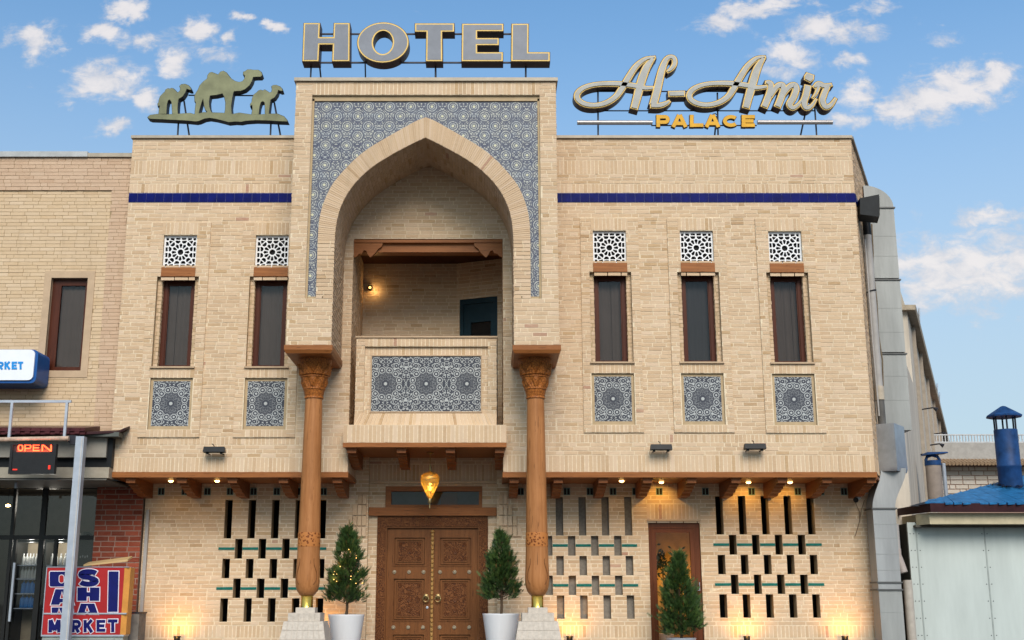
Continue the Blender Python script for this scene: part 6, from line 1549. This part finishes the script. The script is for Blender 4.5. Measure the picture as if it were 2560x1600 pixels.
# white MARKET wall sign
MY = -.35
t = thing('market_sign', 'white rounded lightbox with blue MARKET lettering at the left edge', 'sign', (X_(0, 915, MY), MY, Z_(915, MY)))
sx1, sx0_ = X_(86, 915, MY), X_(-190, 915, MY); sz1, sz0 = Z_(875, MY), Z_(951, MY)
def rrect(x0, x1, z0, z1, r, n=6):
    P = []
    for (cx, cz, a0) in ((x1 - r, z0 + r, -90), (x1 - r, z1 - r, 0), (x0 + r, z1 - r, 90), (x0 + r, z0 + r, 180)):
        P += [(cx + r * math.cos(math.radians(a0 + 90 * i / n)), cz + r * math.sin(math.radians(a0 + 90 * i / n))) for i in range(n + 1)]
    return P
b = MB(); b.prism(rrect(sx0_ - .02, sx1 + .05, sz0 - .05, sz1 + .01, .10), MY + .004, NY - .02); b.build('box_edge', [SIGNEDGE], t)
b = MB(); b.prism(rrect(sx0_, sx1, sz0, sz1, .09), MY - .03, MY + .003); fc = b.build('face', [SIGNFACE], t)
r2 = lambda x, y: at(x / 3.36, 750 + y / 3.36, MY - .04)
for ch, a, c in (('M', -265, -190), ('A', -180, -110), ('R', -30, 26), ('K', 36, 88), ('E', 97, 142), ('T', 150, 194)):
    b = letter_mesh(ch, (a, c, 517, 582), 17, r2, MY - .037, MY - .031, 0, 1 / 3.36 / 134); b.build('letter', [SIGNBL], fc)
# red and blue street sign
DY = -.3
t = thing('street_sign', 'red lightbox sign with navy DARSHAI MARKET lettering by the brick pier', 'sign', (X_(210, 1500, DY), DY + .15, 0))
d2_ = lambda x, y: at(100 + x / 7.561, 1400 + y / 7.561, DY)
X0, X1 = d2_(95, 700)[0], d2_(1560, 700)[0]; Zt, Zm, Zb = d2_(0, 140)[1], d2_(0, 1012)[1], d2_(0, 1412)[1]
b = MB(); b.box(X0, X1, DY, DY + .3, Zm + .012, Zt); b.box(X0, X1, DY, DY + .3, Zb, Zm - .012); pn = b.build('sign_face', [SIGNR], t)
b = MB(); b.box(X0 - .012, X1 + .09, DY - .015, DY + .31, Zm - .012, Zm + .012); b.box(X0 - .012, X1 + .07, DY - .012, DY + .31, Zb - .03, Zb - .001); b.box(X0 - .014, X0 - .001, DY - .01, DY + .3, Zb, Zt); b.box(X0 - .014, X1 + .08, DY - .01, DY + .3, Zt + .001, Zt + .012); b.build('frame', [STEEL], t)
b = MB(); b.hexa([(X1 + .001, DY + .0, Zb), (X1 + .09, DY + .04, Zb), (X1 + .10, DY + .04, Zt), (X1 + .001, DY + .0, Zt), (X1 + .001, DY + .3, Zb), (X1 + .09, DY + .3, Zb), (X1 + .10, DY + .3, Zt), (X1 + .001, DY + .3, Zt)]); b.build('orange_side', [SIGN_O], t)  # side panel in its own orange
sg = 1 / 7.561 / 137
def plate(nm, P, y0, grow, mat):
    q = [d2_(*p) for p in P]; q = inset(q, -grow) if grow else q
    b = MB(); b.prism(q, y0, y0 + .004, back=False); return b.build(nm, [mat], pn)
def rbx(x0, x1, y0, y1, r): return rrect(x0, x1, y0, y1, r, 5)
SHAPES = [(rbx(185, 640, 218, 502, 26), [rbx(370, 455, 285, 430, 40)]),
          ([(295, 550), (560, 550), (650, 845), (500, 845), (480, 800), (385, 800), (365, 845), (205, 845)], [[(420, 610), (395, 720), (445, 720)]]),
          ([(222, 895), (560, 895), (630, 930), (630, 985), (560, 1010), (640, 1018), (440, 1018), (222, 1018)], [[(365, 930), (345, 1000), (388, 1000)]]),
          ([(712, 518), (890, 518), (890, 608), (945, 608), (945, 518), (1128, 518), (1122, 772), (940, 772), (940, 690), (888, 690), (885, 772), (708, 772)], []),
          ([(775, 822), (1030, 822), (1100, 1022), (935, 1022), (915, 990), (875, 990), (850, 1022), (712, 1022)], [[(895, 880), (868, 965), (925, 965)]]),
          ([(1300, 215), (1490, 215), (1468, 980), (1285, 980)], [])]
for P, holes_ in SHAPES:
    plate('letter_outline', P, DY - .005, .014, SIGNW); plate('letter', P, DY - .010, -.001, SIGNB)
    for h_ in holes_: plate('letter_counter', h_, DY - .0145, .010, SIGNW); plate('letter_counter', h_, DY - .019, -.002, SIGNR)
def sS(w, grow, y0, y1, mat, nm):
    arc = lambda cx, cy, rx, ry, a0, a1, n=14: [(cx + rx * math.cos(math.radians(a0 + (a1 - a0) * i / n)), cy + ry * math.sin(math.radians(a0 + (a1 - a0) * i / n))) for i in range(n + 1)]
    P = arc(920, 272, 150, 54, -20, -270) + arc(920, 402, 150, 54, -60, 165)[1:]
    b = MB(); ribbon(b, [(*d2_(*p), w / 2 * sg) for p in P], grow, y0, y1); b.build(nm, [mat], pn)
sS(92, .014, DY - .006, DY - .001, SIGNW, 'letter_outline'); sS(92, -.001, DY - .012, DY - .0085, SIGNB, 'letter')
for ch, bxq, w in (('M', (160, 400, 1130, 1368), 72), ('A', (410, 575, 1130, 1368), 60), ('R', (600, 765, 1130, 1368), 60), ('K', (825, 1015, 1130, 1368), 62), ('E', (1070, 1240, 1130, 1355), 58), ('T', (1285, 1470, 1120, 1365), 62)):
    b = letter_mesh(ch, bxq, w, d2_, DY - .006, DY - .001, .011, sg, .0005); b.build('letter_outline', [SIGNW], pn)
    b = letter_mesh(ch, bxq, w, d2_, DY - .012, DY - .0085, -.002, sg, .0005); b.build('letter', [SIGNB], pn)
b = MB(); b.box(X0, X1 + .05, DY + .02, DY + .32, .0, Zb - .032); 
for i in range(8): b.box(X0 + .03, X1 - .1, DY + .005, DY + .018, Zb - .09 - i * .07, Zb - .06 - i * .07)
b.build('base_cabinet', [simple('grey_green_cabinet', (.30, .32, .30), .5, .3)], t)
o = MB(); p0, p1, p2, p3 = at(213, 1416, .1), at(323, 1404, .1), at(326, 1397, .1), at(212, 1406, .1)
o.hexa([(p0[0], .0, p0[1]), (p1[0], .0, p1[1]), (p1[0], .0, p1[1] + .035), (p0[0], .0, p0[1] + .03), (p0[0], .28, p0[1] + .05), (p1[0], .28, p1[1] + .07), (p1[0], .28, p1[1] + .105), (p0[0], .28, p0[1] + .085)])
tag(o.build('plank', [WOOD_PALE]), 'pale wooden plank lying on top of the red sign', 'plank')
o = MB(); a, c = X_(318, 1560, .3), X_(346, 1560, .3); o.hexa([(a, .25, 0), (c + .02, .25, 0), (c + .02, .25, Z_(1532, .25)), (a, .25, Z_(1538, .25)), (a, .7, 0), (c + .02, .7, 0), (c + .02, .7, Z_(1532, .25)), (a, .7, Z_(1538, .25))])
t = thing('utility_box', 'weathered grey box standing between red sign and hotel wall', 'box', (X_(332, 1560, .3), .5, 0)); o.build('body', [simple('weathered_box', (.20, .18, .16), .8, var=.25, scale=6)], t)
b = MB(); b.box(a - .01, c + .03, .24, .72, Z_(1538, .25) + .03, Z_(1538, .25) + .055); b.build('lid', [STEEL_D], t)
# conduit on the hotel's left corner
b = MB(); cxx = X_(367, 1330, 1.25); b.box(cxx - .03, cxx + .03, 1.22, 1.285, .65, 3.3)
tag(b.build('conduit', [PVC]), 'beige conduit running up where red brick meets cream brick', 'conduit')

# ================================================================== right side: ducts, pipes, cables
def rect_duct(path, w, d, yaw_list=None):
    """path of centres (x, y, z); rectangular section w by d lofted along it"""
    b = MB(); ringv = []
    for i, (x, y, z, rx) in enumerate(path):
        ringv.append([Vector((x, y, z)) + Vector(v) for v in rx])
    return b, ringv
DT = thing('ventilation_duct', 'galvanised metal duct climbing the right corner of the hotel', 'duct', (7.5, .9, 0))
def loft(rings, mat, name, parent):
    b = MB(); n = len(rings[0])
    for i in range(len(rings) - 1):
        for j in range(n): k = (j + 1) % n; b.quad(rings[i][j], rings[i][k], rings[i + 1][k], rings[i + 1][j])
    b.f.append(tuple(len(b.v) + j for j in range(n))); b.v += [tuple(v) for v in rings[0][::-1]]; b.m.append(0); b.t.append(0)
    b.f.append(tuple(len(b.v) + j for j in range(n))); b.v += [tuple(v) for v in rings[-1]]; b.m.append(0); b.t.append(0)
    return b.build(name, [mat], parent, auto=35)
def rr_(x0, x1, y0, y1, z, sl=0): return [Vector((x0, y0, z)), Vector((x1, y0, z)), Vector((x1, y1, z + sl)), Vector((x0, y1, z + sl))]
DYF, DYB = .72, 1.12
lx0_, lx1_ = 7.27, 7.70
loft([rr_(lx0_, lx1_, DYF, DYB, 0.01), rr_(lx0_, lx1_, DYF, DYB, Z_(1475, DYF))], GALV2, 'lower_trunk', DT)
loft([rr_(lx0_, lx1_, DYF, DYB, Z_(1475, DYF) + .012), rr_(lx0_, lx1_, DYF, DYB, Z_(1272, DYF))], GALV, 'middle_trunk', DT)
rings = []; za, zb_ = Z_(1272, DYF) + .012, Z_(1170, DYF)
for i in range(13):
    t = i / 12; s_ = t * t * (3 - 2 * t); rings.append(rr_(lx0_ + .22 * s_, lx1_ + .27 * s_, DYF + .02 * s_, DYB + .1 * s_, za + (zb_ - za) * t))
loft(rings, GALV, 'offset_bend', DT)
bxq = Vector((7.70, .98, 0)); th = -.62
def rot(x, y): return Vector((bxq.x + x * math.cos(th) - y * math.sin(th), bxq.y + x * math.sin(th) + y * math.cos(th), 0))
def rbox(hx, hy, z): return [rot(-hx, -hy) + Vector((0, 0, z)), rot(hx, -hy) + Vector((0, 0, z)), rot(hx, hy) + Vector((0, 0, z)), rot(-hx, hy) + Vector((0, 0, z))]
loft([rbox(.27, .31, Z_(1178, .7)), rbox(.285, .33, Z_(1168, .7)), rbox(.28, .32, Z_(1060, .7))], simple('shiny_sheet', (.42, .45, .50), .3, .7, var=.15, scale=3), 'plenum_box', DT)
UY0, UY1 = 1.65, 2.15; ux0, ux1 = 7.93, 8.47
upz = [(Z_(1075, UY0), Z_(885, UY0)), (Z_(880, UY0), Z_(700, UY0)), (Z_(695, UY0), Z_(520, UY0))]
for z0, z1 in upz: loft([rr_(ux0, ux1, UY0, UY1, z0), rr_(ux0, ux1, UY0, UY1, z1)], GALV2, 'upper_trunk', DT)
z0 = Z_(518, UY0); rings = []
for i in range(11):
    a = PI / 2 * i / 10; cx = ux0 - .06
    rings.append([Vector((cx + (ux0 - cx) * math.cos(a), UY0, z0 + (ux0 - cx) * math.sin(a))), Vector((cx + (ux1 - cx) * math.cos(a), UY0, z0 + (ux1 - cx) * math.sin(a) * .8)), Vector((cx + (ux1 - cx) * math.cos(a), UY1, z0 + (ux1 - cx) * math.sin(a) * .8)), Vector((cx + (ux0 - cx) * math.cos(a), UY1, z0 + (ux0 - cx) * math.sin(a)))])
loft(rings, GALV2, 'elbow', DT)
for zz, x0, x1, y0, y1 in [(z, ux0, ux1, UY0, UY1) for z in (upz[0][1] + .005, upz[1][1] + .005, upz[2][1] + .005)] + [(Z_(1272, DYF) + .005, lx0_, lx1_, DYF, DYB), (Z_(1475, DYF) + .005, lx0_, lx1_, DYF, DYB), (Z_(1456, DYF), lx0_, lx1_, DYF, DYB)]:
    b = MB(); b.box(x0 - .025, x1 + .025, y0 - .025, y1 + .02, zz - .014, zz + .014); b.build('flange', [simple('dark_flange', (.10, .10, .10), .5, .5)], DT)
for py in (1310, 1345, 1385, 1425, 1530):
    b = MB(); z = Z_(py, DYF); b.box(lx0_ - .004, lx1_ + .004, DYF - .004, DYB, z - .005, z + .005); b.build('seam', [GALV2], DT)
for py in (590, 640, 770, 830, 940, 1000):
    b = MB(); z = Z_(py, UY0); b.box(ux0 - .004, ux1 + .004, UY0 - .004, UY1, z - .004, z + .004); b.build('seam', [GALV2], DT)
# downpipe, hopper
t = thing('downpipe', 'grey downpipe with black top beside the hotel corner', 'downpipe', (7.585, .78, 0))
b = MB(); b.tube([(7.585, .78, Z_(968, .78)), (7.585, .78, Z_(588, .78))], .075, 16); b.build('pipe', [PVC], t, auto=40)
b = MB(); b.tube([(7.585, .78, Z_(588, .78)), (7.585, .78, Z_(540, .78))], .08, 16); b.build('pipe_top', [BLACK], t, auto=40)
b = MB(); b.tube([(7.585, .78, Z_(1000, .78)), (7.585, .78, Z_(966, .78))], .092, 16); b.build('socket', [simple('cream_socket', (.40, .34, .27), .5)], t, auto=40)
b = MB(); b.tube([(7.60, .80, Z_(1062, .8)), (7.59, .78, Z_(1000, .78))], .075, 16); b.build('lower_pipe', [simple('dark_pipe', (.10, .095, .09), .5)], t, auto=40)
b = MB(); z = Z_(728, .78); b.tube([(7.585 + .085 * math.cos(a), .78 + .085 * math.sin(a), z + .02 * math.cos(a)) for a in [2 * PI * i / 16 for i in range(17)]], .012, 5); b.build('clamp', [STEEL_D], t)
b = MB(); b.tube([(7.52, .7, Z_(1040, .7)), (7.49, .66, 6.5), (7.49, .66, 8.6)], .018, 6)
tag(b.build('cable', [PVC]), 'thin pale conduit line beside the grey downpipe', 'cable')
b = MB(); b.tube([(7.73, .9, Z_(560, .9)), (7.72, .92, 8.4), (7.70, .95, 8.1), (7.72, .92, 7.4), (7.71, .95, 6.7), (7.75, .95, 6.2), (7.72, .95, 5.6)], .016, 6)
tag(b.build('cable', [simple('brown_cable', (.16, .12, .08), .7)]), 'sagging brown cable between downpipe and duct', 'cable')
# black speaker-like flood head on the corner
t = thing('corner_floodlight', 'black angled floodlight housing on the upper right hotel corner', 'floodlight', (7.47, .5, Z_(525, .5)))
fx, fy, fz = X_(2171, 525, .25), .25, Z_(525, .25)
b = MB(); P = [(-.24, -.22, -.16), (.10, -.30, -.24), (.13, -.30, .22), (-.22, -.22, .17), (-.20, .16, -.18), (.19, .10, -.24), (.17, .10, .20), (-.2, .16, .16)]
b.hexa([(fx + x, fy + y, fz + z) for x, y, z in P]); b.build('housing', [BLACK], t)
b = MB(); b.quad((fx + .112, fy - .30, fz - .2), (fx + .20, fy + .08, fz - .2), (fx + .182, fy + .08, fz + .17), (fx + .135, fy - .30, fz + .19)); b.build('side_panel', [simple('tan_side', (.26, .22, .16), .6)], t)
b = MB(); b.tube([(fx - .05, fy + .14, fz), (7.40, .60, fz)], .03, 8); b.build('arm', [STEEL_D], t)
# security camera on lower wall with its loose wire
t = thing('security_camera', 'small white bullet camera under the last bracket at right', 'camera', (X_(2140, 1245, 1.1), 1.28, Z_(1243, 1.1)))
ex_, ez_ = at(2140, 1246, 1.05)
b = MB(); b.tube([(ex_ - .02, .98, ez_ - .03), (ex_ + .10, 1.15, ez_ + .05)], .045, 12); b.build('body', [SIGNFACE], t, auto=40)
b = MB(); b.tube([(ex_ - .035, .96, ez_ - .042), (ex_ - .021, .98, ez_ - .031)], .05, 12); b.build('lens_hood', [BLACK], t, auto=40)
b = MB(); b.tube([(ex_ + .08, 1.12, ez_ + .04), (ex_ + .14, 1.2, ez_ + .09), (ex_ + .30, 1.29, ez_ + .12)], .014, 6); b.build('arm', [STEEL], t)
b = MB(); w1 = [at(2138, 1255, 1.26), at(2149, 1280, 1.26), at(2150, 1300, 1.26), at(2143, 1325, 1.26), at(2138, 1340, 1.26)]; b.tube([(x, 1.262, z) for x, z in w1], .008, 5)
w2 = [at(2162, 1250, 1.26), at(2154, 1275, 1.26), at(2150, 1300, 1.26)]; b.tube([(x, 1.275, z) for x, z in w2], .006, 5)
tag(b.build('cable', [simple('tan_wire', (.20, .14, .09), .7)]), 'loose wires dangling below the bullet camera', 'cable')

# ================================================================== annex along the side street
AN = thing('annex_building', 'long streaked beige annex receding behind the hotel duct', 'building', (12, 10, 0))
AK = .41; ap = lambda Y: 7.62 + AK * Y
b = MB()
def anx(Y0, Y1, z0, z1, m=0):
    b.hexa([(ap(Y0), Y0, z0), (ap(Y1), Y1, z0), (ap(Y1), Y1, z1), (ap(Y0), Y0, z1), (ap(Y0) - .4, Y0, z0), (ap(Y1) - .4, Y1, z0), (ap(Y1) - .4, Y1, z1), (ap(Y0) - .4, Y0, z1)], m)
anx(2.2, 7.4, 0, 6.9); anx(7.4, 42, 0, 8.75); b.build('wall', [SIDEWALL], AN)
b = MB()
def anx2(Y0, Y1, z0, z1, d0, d1):
    b.hexa([(ap(Y0) + d0, Y0, z0), (ap(Y1) + d0, Y1, z0), (ap(Y1) + d1, Y1, z1), (ap(Y0) + d1, Y0, z1), (ap(Y0) - .4, Y0, z0), (ap(Y1) - .4, Y1, z0), (ap(Y1) - .4, Y1, z1), (ap(Y0) - .4, Y0, z1)])
anx2(7.2, 42, 8.75, 8.88, .22, .24); b.build('eave', [simple('weathered_eave', (.34, .28, .21), .7, var=.25)], AN)
for Y0 in (9, 12.5, 16.5, 21, 26, 32):
    b = MB(); anx(Y0, Y0 + .25, 0, 8.74); 
    b = MB(); b.box(ap(Y0) + .002, ap(Y0) + .10, Y0, Y0 + .14, 2, 8.7); b.build('drain_pipe', [simple('weathered_pipe', (.30, .25, .20), .7)], AN)
for Y0, z0 in ((8.2, 5.2), (11, 6.8), (14.2, 6.2), (19, 7.2)):
    b = MB(); b.tube([(ap(Y0), Y0, z0), (ap(Y0) + .25, Y0 - .2, z0 + .02), (ap(Y0) + .35, Y0 - .25, z0 - .05)], [.02, .02, .07], 7); b.build('bracket_lamp', [STEEL_D], AN)
for Y0 in (10, 22, 24):
    b = MB(); pts = [(ap(Y0) + .2, Y0, 8.8), (ap(Y0) + .25, Y0 + .1, 9.5), (ap(Y0) + .4, Y0 + .5, 9.6), (ap(Y0) + .5, Y0 + .9, 8.9)]; b.tube(pts, .025, 6)
    b.build('vent_pipe', [STEEL], AN)

# shed with blue roof
SHY2 = 1.55
SH = thing('shed', 'pale green panelled shed with blue metal roof at right edge', 'shed', (10.6, 2.5, 0))
sx = 8.18
jp = [sx, X_(2300, 1450, SHY2), X_(2472, 1450, SHY2), 11.3, 12.6, 14]
for i in range(len(jp) - 1):
    b = MB(); b.box(jp[i] + .008, jp[i + 1] - .008, SHY2, SHY2 + .06, .0, 3.08); wp = b.build('wall_panel', [SHEDW], SH)
    q = MB()
    for k in range(9):
        for xx in (jp[i] + .05, jp[i + 1] - .05): ydisc(q, xx, SHY2 - .001, .3 + k * .32, [(.010, 0), (.009, -.006), (.001, -.007)], 8)
    q.build('screws', [STEEL_D], wp)['kind'] = 'stuff'
    q = MB(); q.box(jp[i + 1] - .014, jp[i + 1] + .012, SHY2 - .008, SHY2 - .001, .0, 3.07); q.build('joint_cover', [simple('joint_grey', (.30, .33, .32), .5)], SH)
b = MB(); b.box(sx + .01, 14, SHY2 + .062, 5.5, .0, 3.06); b.build('wall', [simple('gap_shade', (.06, .06, .055), .8)], SH)  # body coloured dark, the shade of the gap put into it
b = MB(); b.box(sx - .42, sx - .08, 1.9, 5.5, 0, 3.0); b.build('gap_shade_box', [BLACK], SH)  # black box added for the shade between duct and shed
ez0, ez1 = Z_(1280, .95), Z_(1258, .95); exl = X_(2325, 1258, .95)
b = MB(); b.box(exl, 14.5, .95, 1.0, ez0, ez1); b.hexa([(8.22, 2.3, ez0 + .02), (exl, .95, ez0), (exl, .95, ez1), (8.22, 2.3, ez1 - .01), (8.25, 2.34, ez0 + .02), (exl, 1.0, ez0), (exl, 1.0, ez1), (8.25, 2.34, ez1 - .01)]); b.build('gutter', [MAROON_D], SH)
b = MB(); b.hexa([(exl + .02, 1.1, Z_(1310, 1.1)), (14.5, 1.1, Z_(1310, 1.1)), (14.5, 1.1, ez0 - .006), (exl + .02, 1.1, ez0 - .006), (exl - .1, 1.5, Z_(1310, 1.1)), (14.5, 1.5, Z_(1310, 1.1)), (14.5, 1.5, ez0 - .006), (exl - .1, 1.5, ez0 - .006)])
b.hexa([(8.32, 2.2, Z_(1310, 1.1)), (exl + .018, 1.1, Z_(1310, 1.1)), (exl + .018, 1.1, ez0 - .006), (8.32, 2.2, ez0 - .006), (8.6, 2.4, Z_(1310, 1.1)), (exl + .15, 1.4, Z_(1310, 1.1)), (exl + .15, 1.4, ez0 - .006), (8.6, 2.4, ez0 - .006)]); b.build('fascia_board', [CREAMF], SH)
b = MB(); b.box(exl - .15, 14.5, 1.4, 1.54, 2.98, Z_(1310, 1.1)); b.build('ledge', [simple('dark_board', (.10, .09, .075), .8)], SH)  # dark strip below the cream fascia
# roof of separate blue sheets: hip on the left
rz = lambda X, Y: ez1 + .245 * (Y - .95)
ridge = lambda X: .95 + max(0, (X - 8.5)) * .98
X = exl - .06; i = 0
while X < 14.4:
    X2 = X + .17; yb0, yb1 = 1.0 + max(0, (exl - X)) * 2.2, 1.0 + max(0, (exl - X2)) * 2.2
    yt0, yt1 = min(5.4, ridge(X) + .4), min(5.4, ridge(X2) + .4)
    b = MB(); lift = .012 * (i % 2) + R.uniform(0, .006); sh_ = .18
    y0 = yb0 - .12 * R.random()
    b.hexa([(X, y0, rz(X, y0) + lift), (X2 - .008, yb1 - .05, rz(X2, yb1 - .05) + lift + .012), (X2 - .008 + sh_, yt1, rz(X2, yt1) + lift + .012), (X + sh_, yt0, rz(X, yt0) + lift)] + [(X, y0, rz(X, y0) - .02), (X2 - .008, yb1 - .05, rz(X2, yb1 - .05) - .02), (X2 - .008 + sh_, yt1, rz(X2, yt1) - .02), (X + sh_, yt0, rz(X, yt0) - .02)])
    b.build('roof_sheet', [ROOFB], SH); X = X2; i += 1
b = MB(); b.quad((exl - .3, 1.3, ez1 - .03), (14.5, .98, ez1 - .03), (14.5, 5.4, rz(0, 5.4) - .05), (12.5, 5.4, rz(0, 5.4) - .05)); b.build('roof_deck', [BLACK], SH)
# chimney
t = thing('chimney', 'blue metal chimney with pointed cap rising from the shed roof', 'chimney', (10.93, 3.0, 3.85))
cx, cy = 10.93, 3.0; zt_ = Z_(1075, cy)
b = MB(); b.lathe([(.235, 3.75), (.235, 4.3), (.243, 4.31), (.243, 4.35), (.235, 4.36), (.235, zt_), (.22, zt_), (.22, zt_ - .1)], (cx, cy, 0), 28); b.build('pipe', [BLUEP], t, auto=40)
zc0, zc1 = Z_(1042, cy), Z_(1016, cy)
for k in range(6):
    a = 2 * PI * k / 6 + .3; b = MB(); b.tube([(cx + .215 * math.cos(a), cy + .215 * math.sin(a), zt_ - .1), (cx + .22 * math.cos(a), cy + .22 * math.sin(a), zc0 + .01)], .02, 6); b.build('strut', [simple('dark_strut', (.02, .02, .03), .5)], t)
b = MB(); b.lathe([(.36, zc0 - .01), (.365, zc0 + .02), (.05, zc1), (.001, zc1 + .012)], (cx, cy, 0), 10); b.build('cap', [BLUEP], t)
b = MB(); rb = random.Random(5)
for i in range(90):
    a = rb.uniform(0, 6.3); q = .24 + rb.random() * .28; xx, yy = cx + q * math.cos(a), cy + q * math.sin(a) * .8 - .05; z = rz(xx, yy) + .03 + rb.random() * .04; an_ = rb.uniform(0, 3.1); d = Vector((math.cos(an_), math.sin(an_), rb.uniform(-.2, .2))) * .06; s_ = Vector((-math.sin(an_), math.cos(an_), 0)) * .015
    p = Vector((xx, yy, z)); b.quad(p - d - s_, p + d - s_, p + d + s_, p - d + s_)
tag(b.build('leaf_litter', [simple('dry_leaves', (.16, .09, .04), .9)]), 'dry leaves gathered round the blue chimney foot', 'leaves', kind='stuff')
# stub flue
t = thing('flue_pipe', 'grey flue pipe with a blue hood beside the annex wall', 'flue', (10.35, 5.2, 3.5))
fx, fy = X_(2334, 1180, 5.2), 5.2
b = MB(); b.lathe([(.17, 3.6), (.17, Z_(1164, fy))], (fx, fy, 0), 22); b.build('pipe', [simple('brown_grey_pipe', (.27, .22, .19), .6)], t, auto=40)
b = MB(); b.lathe([(.18, Z_(1164, fy)), (.18, Z_(1152, fy))], (fx, fy, 0), 22); b.tube([(fx - .16, fy, Z_(1152, fy)), (fx - .12, fy, Z_(1142, fy)), (fx, fy, Z_(1138, fy)), (fx + .12, fy, Z_(1142, fy)), (fx + .17, fy, Z_(1152, fy))], .035, 7); b.hexa([(fx - .22, fy - .15, Z_(1139, fy)), (fx + .32, fy - .15, Z_(1134, fy)), (fx + .30, fy - .15, Z_(1131, fy)), (fx - .15, fy - .15, Z_(1132, fy))] + [(fx - .22, fy + .15, Z_(1139, fy)), (fx + .32, fy + .15, Z_(1134, fy)), (fx + .30, fy + .15, Z_(1131, fy)), (fx - .15, fy + .15, Z_(1132, fy))]); b.build('hood', [BLUEP], t)
b = MB(); b.tube([(fx + .24, fy, 3.6), (fx + .24, fy, Z_(1158, fy))], .045, 10); b.build('thin_pipe', [STEEL], t, auto=40)
# drain pipes between duct and shed
t = thing('drain_pipe', 'pale plastic drain pipe with bent shoe beside the duct', 'pipe', (7.95, 1.3, 0))
b = MB(); b.tube([(7.83, 1.2, Z_(1430, 1.2)), (7.83, 1.2, Z_(1310, 1.2))], .07, 14); b.build('pipe', [PVC], t, auto=40)
b = MB(); b.tube([(7.90, 1.12, Z_(1432, 1.2)), (7.87, 1.15, Z_(1412, 1.2)), (7.83, 1.2, Z_(1388, 1.2)), (7.83, 1.2, Z_(1372, 1.2))], .078, 14); b.build('shoe', [simple('pinkish_pipe', (.34, .29, .27), .5)], t, auto=50)
b = MB(); b.tube([(8.02, 1.3, .01), (8.02, 1.3, Z_(1450, 1.3))], .085, 16); tag(b.build('standpipe', [simple('cream_pipe', (.40, .36, .32), .5)], auto=40), 'upright cream pipe between duct and pale green shed', 'pipe')
# pale brick building far behind
FB = thing('far_building', 'pale brick building with tiled eave and railing behind the shed', 'building', (19, 18, 0))
FP = Plane((0, 18, 0), (1, 0, 0), (0, -1, 0)); fx0 = 14.2
b = MB(); b.box(fx0, 30, 18.0, 24, 0, Z_(1105, 18)); b.build('wall', [MORTAR_R], FB)
FS = Sink(); fill(FS, FP, fx0, 22, 4.6, Z_(1166, 18), 'st', (), 0, BRICK_W, L=.42, H=.155, J=.03, proud=.03, tf=lambda: R.random()); FS.finish(FB)
b = MB(); zz0, zz1 = Z_(1166, 18), Z_(1149, 18)
for i in range(70):
    a = fx0 + i * .12; b.tube([(a, 17.4, zz0 + .02), (a, 18.0, zz1)], .06, 6)
o = b.build('eave_tiles', [ROOFT], FB); o['kind'] = 'stuff'
b = MB(); b.box(fx0, 30, 17.9, 17.98, zz1, Z_(1108, 18)); b.build('parapet_panel', [simple('grey_ribbed_panel', (.33, .31, .29), .7)], FB)
b = MB(); zr0, zr1 = Z_(1108, 18) + .01, Z_(1086, 18)
b.box(fx0, 30, 17.95, 18.0, zr1 - .04, zr1); b.box(fx0, 30, 17.95, 18.0, zr0, zr0 + .04)
for i in range(90): a = fx0 + i * .1; b.box(a, a + .03, 17.96, 17.99, zr0 + .04, zr1 - .04)
b.build('railing', [simple('pale_railing', (.45, .45, .46), .5)], FB)
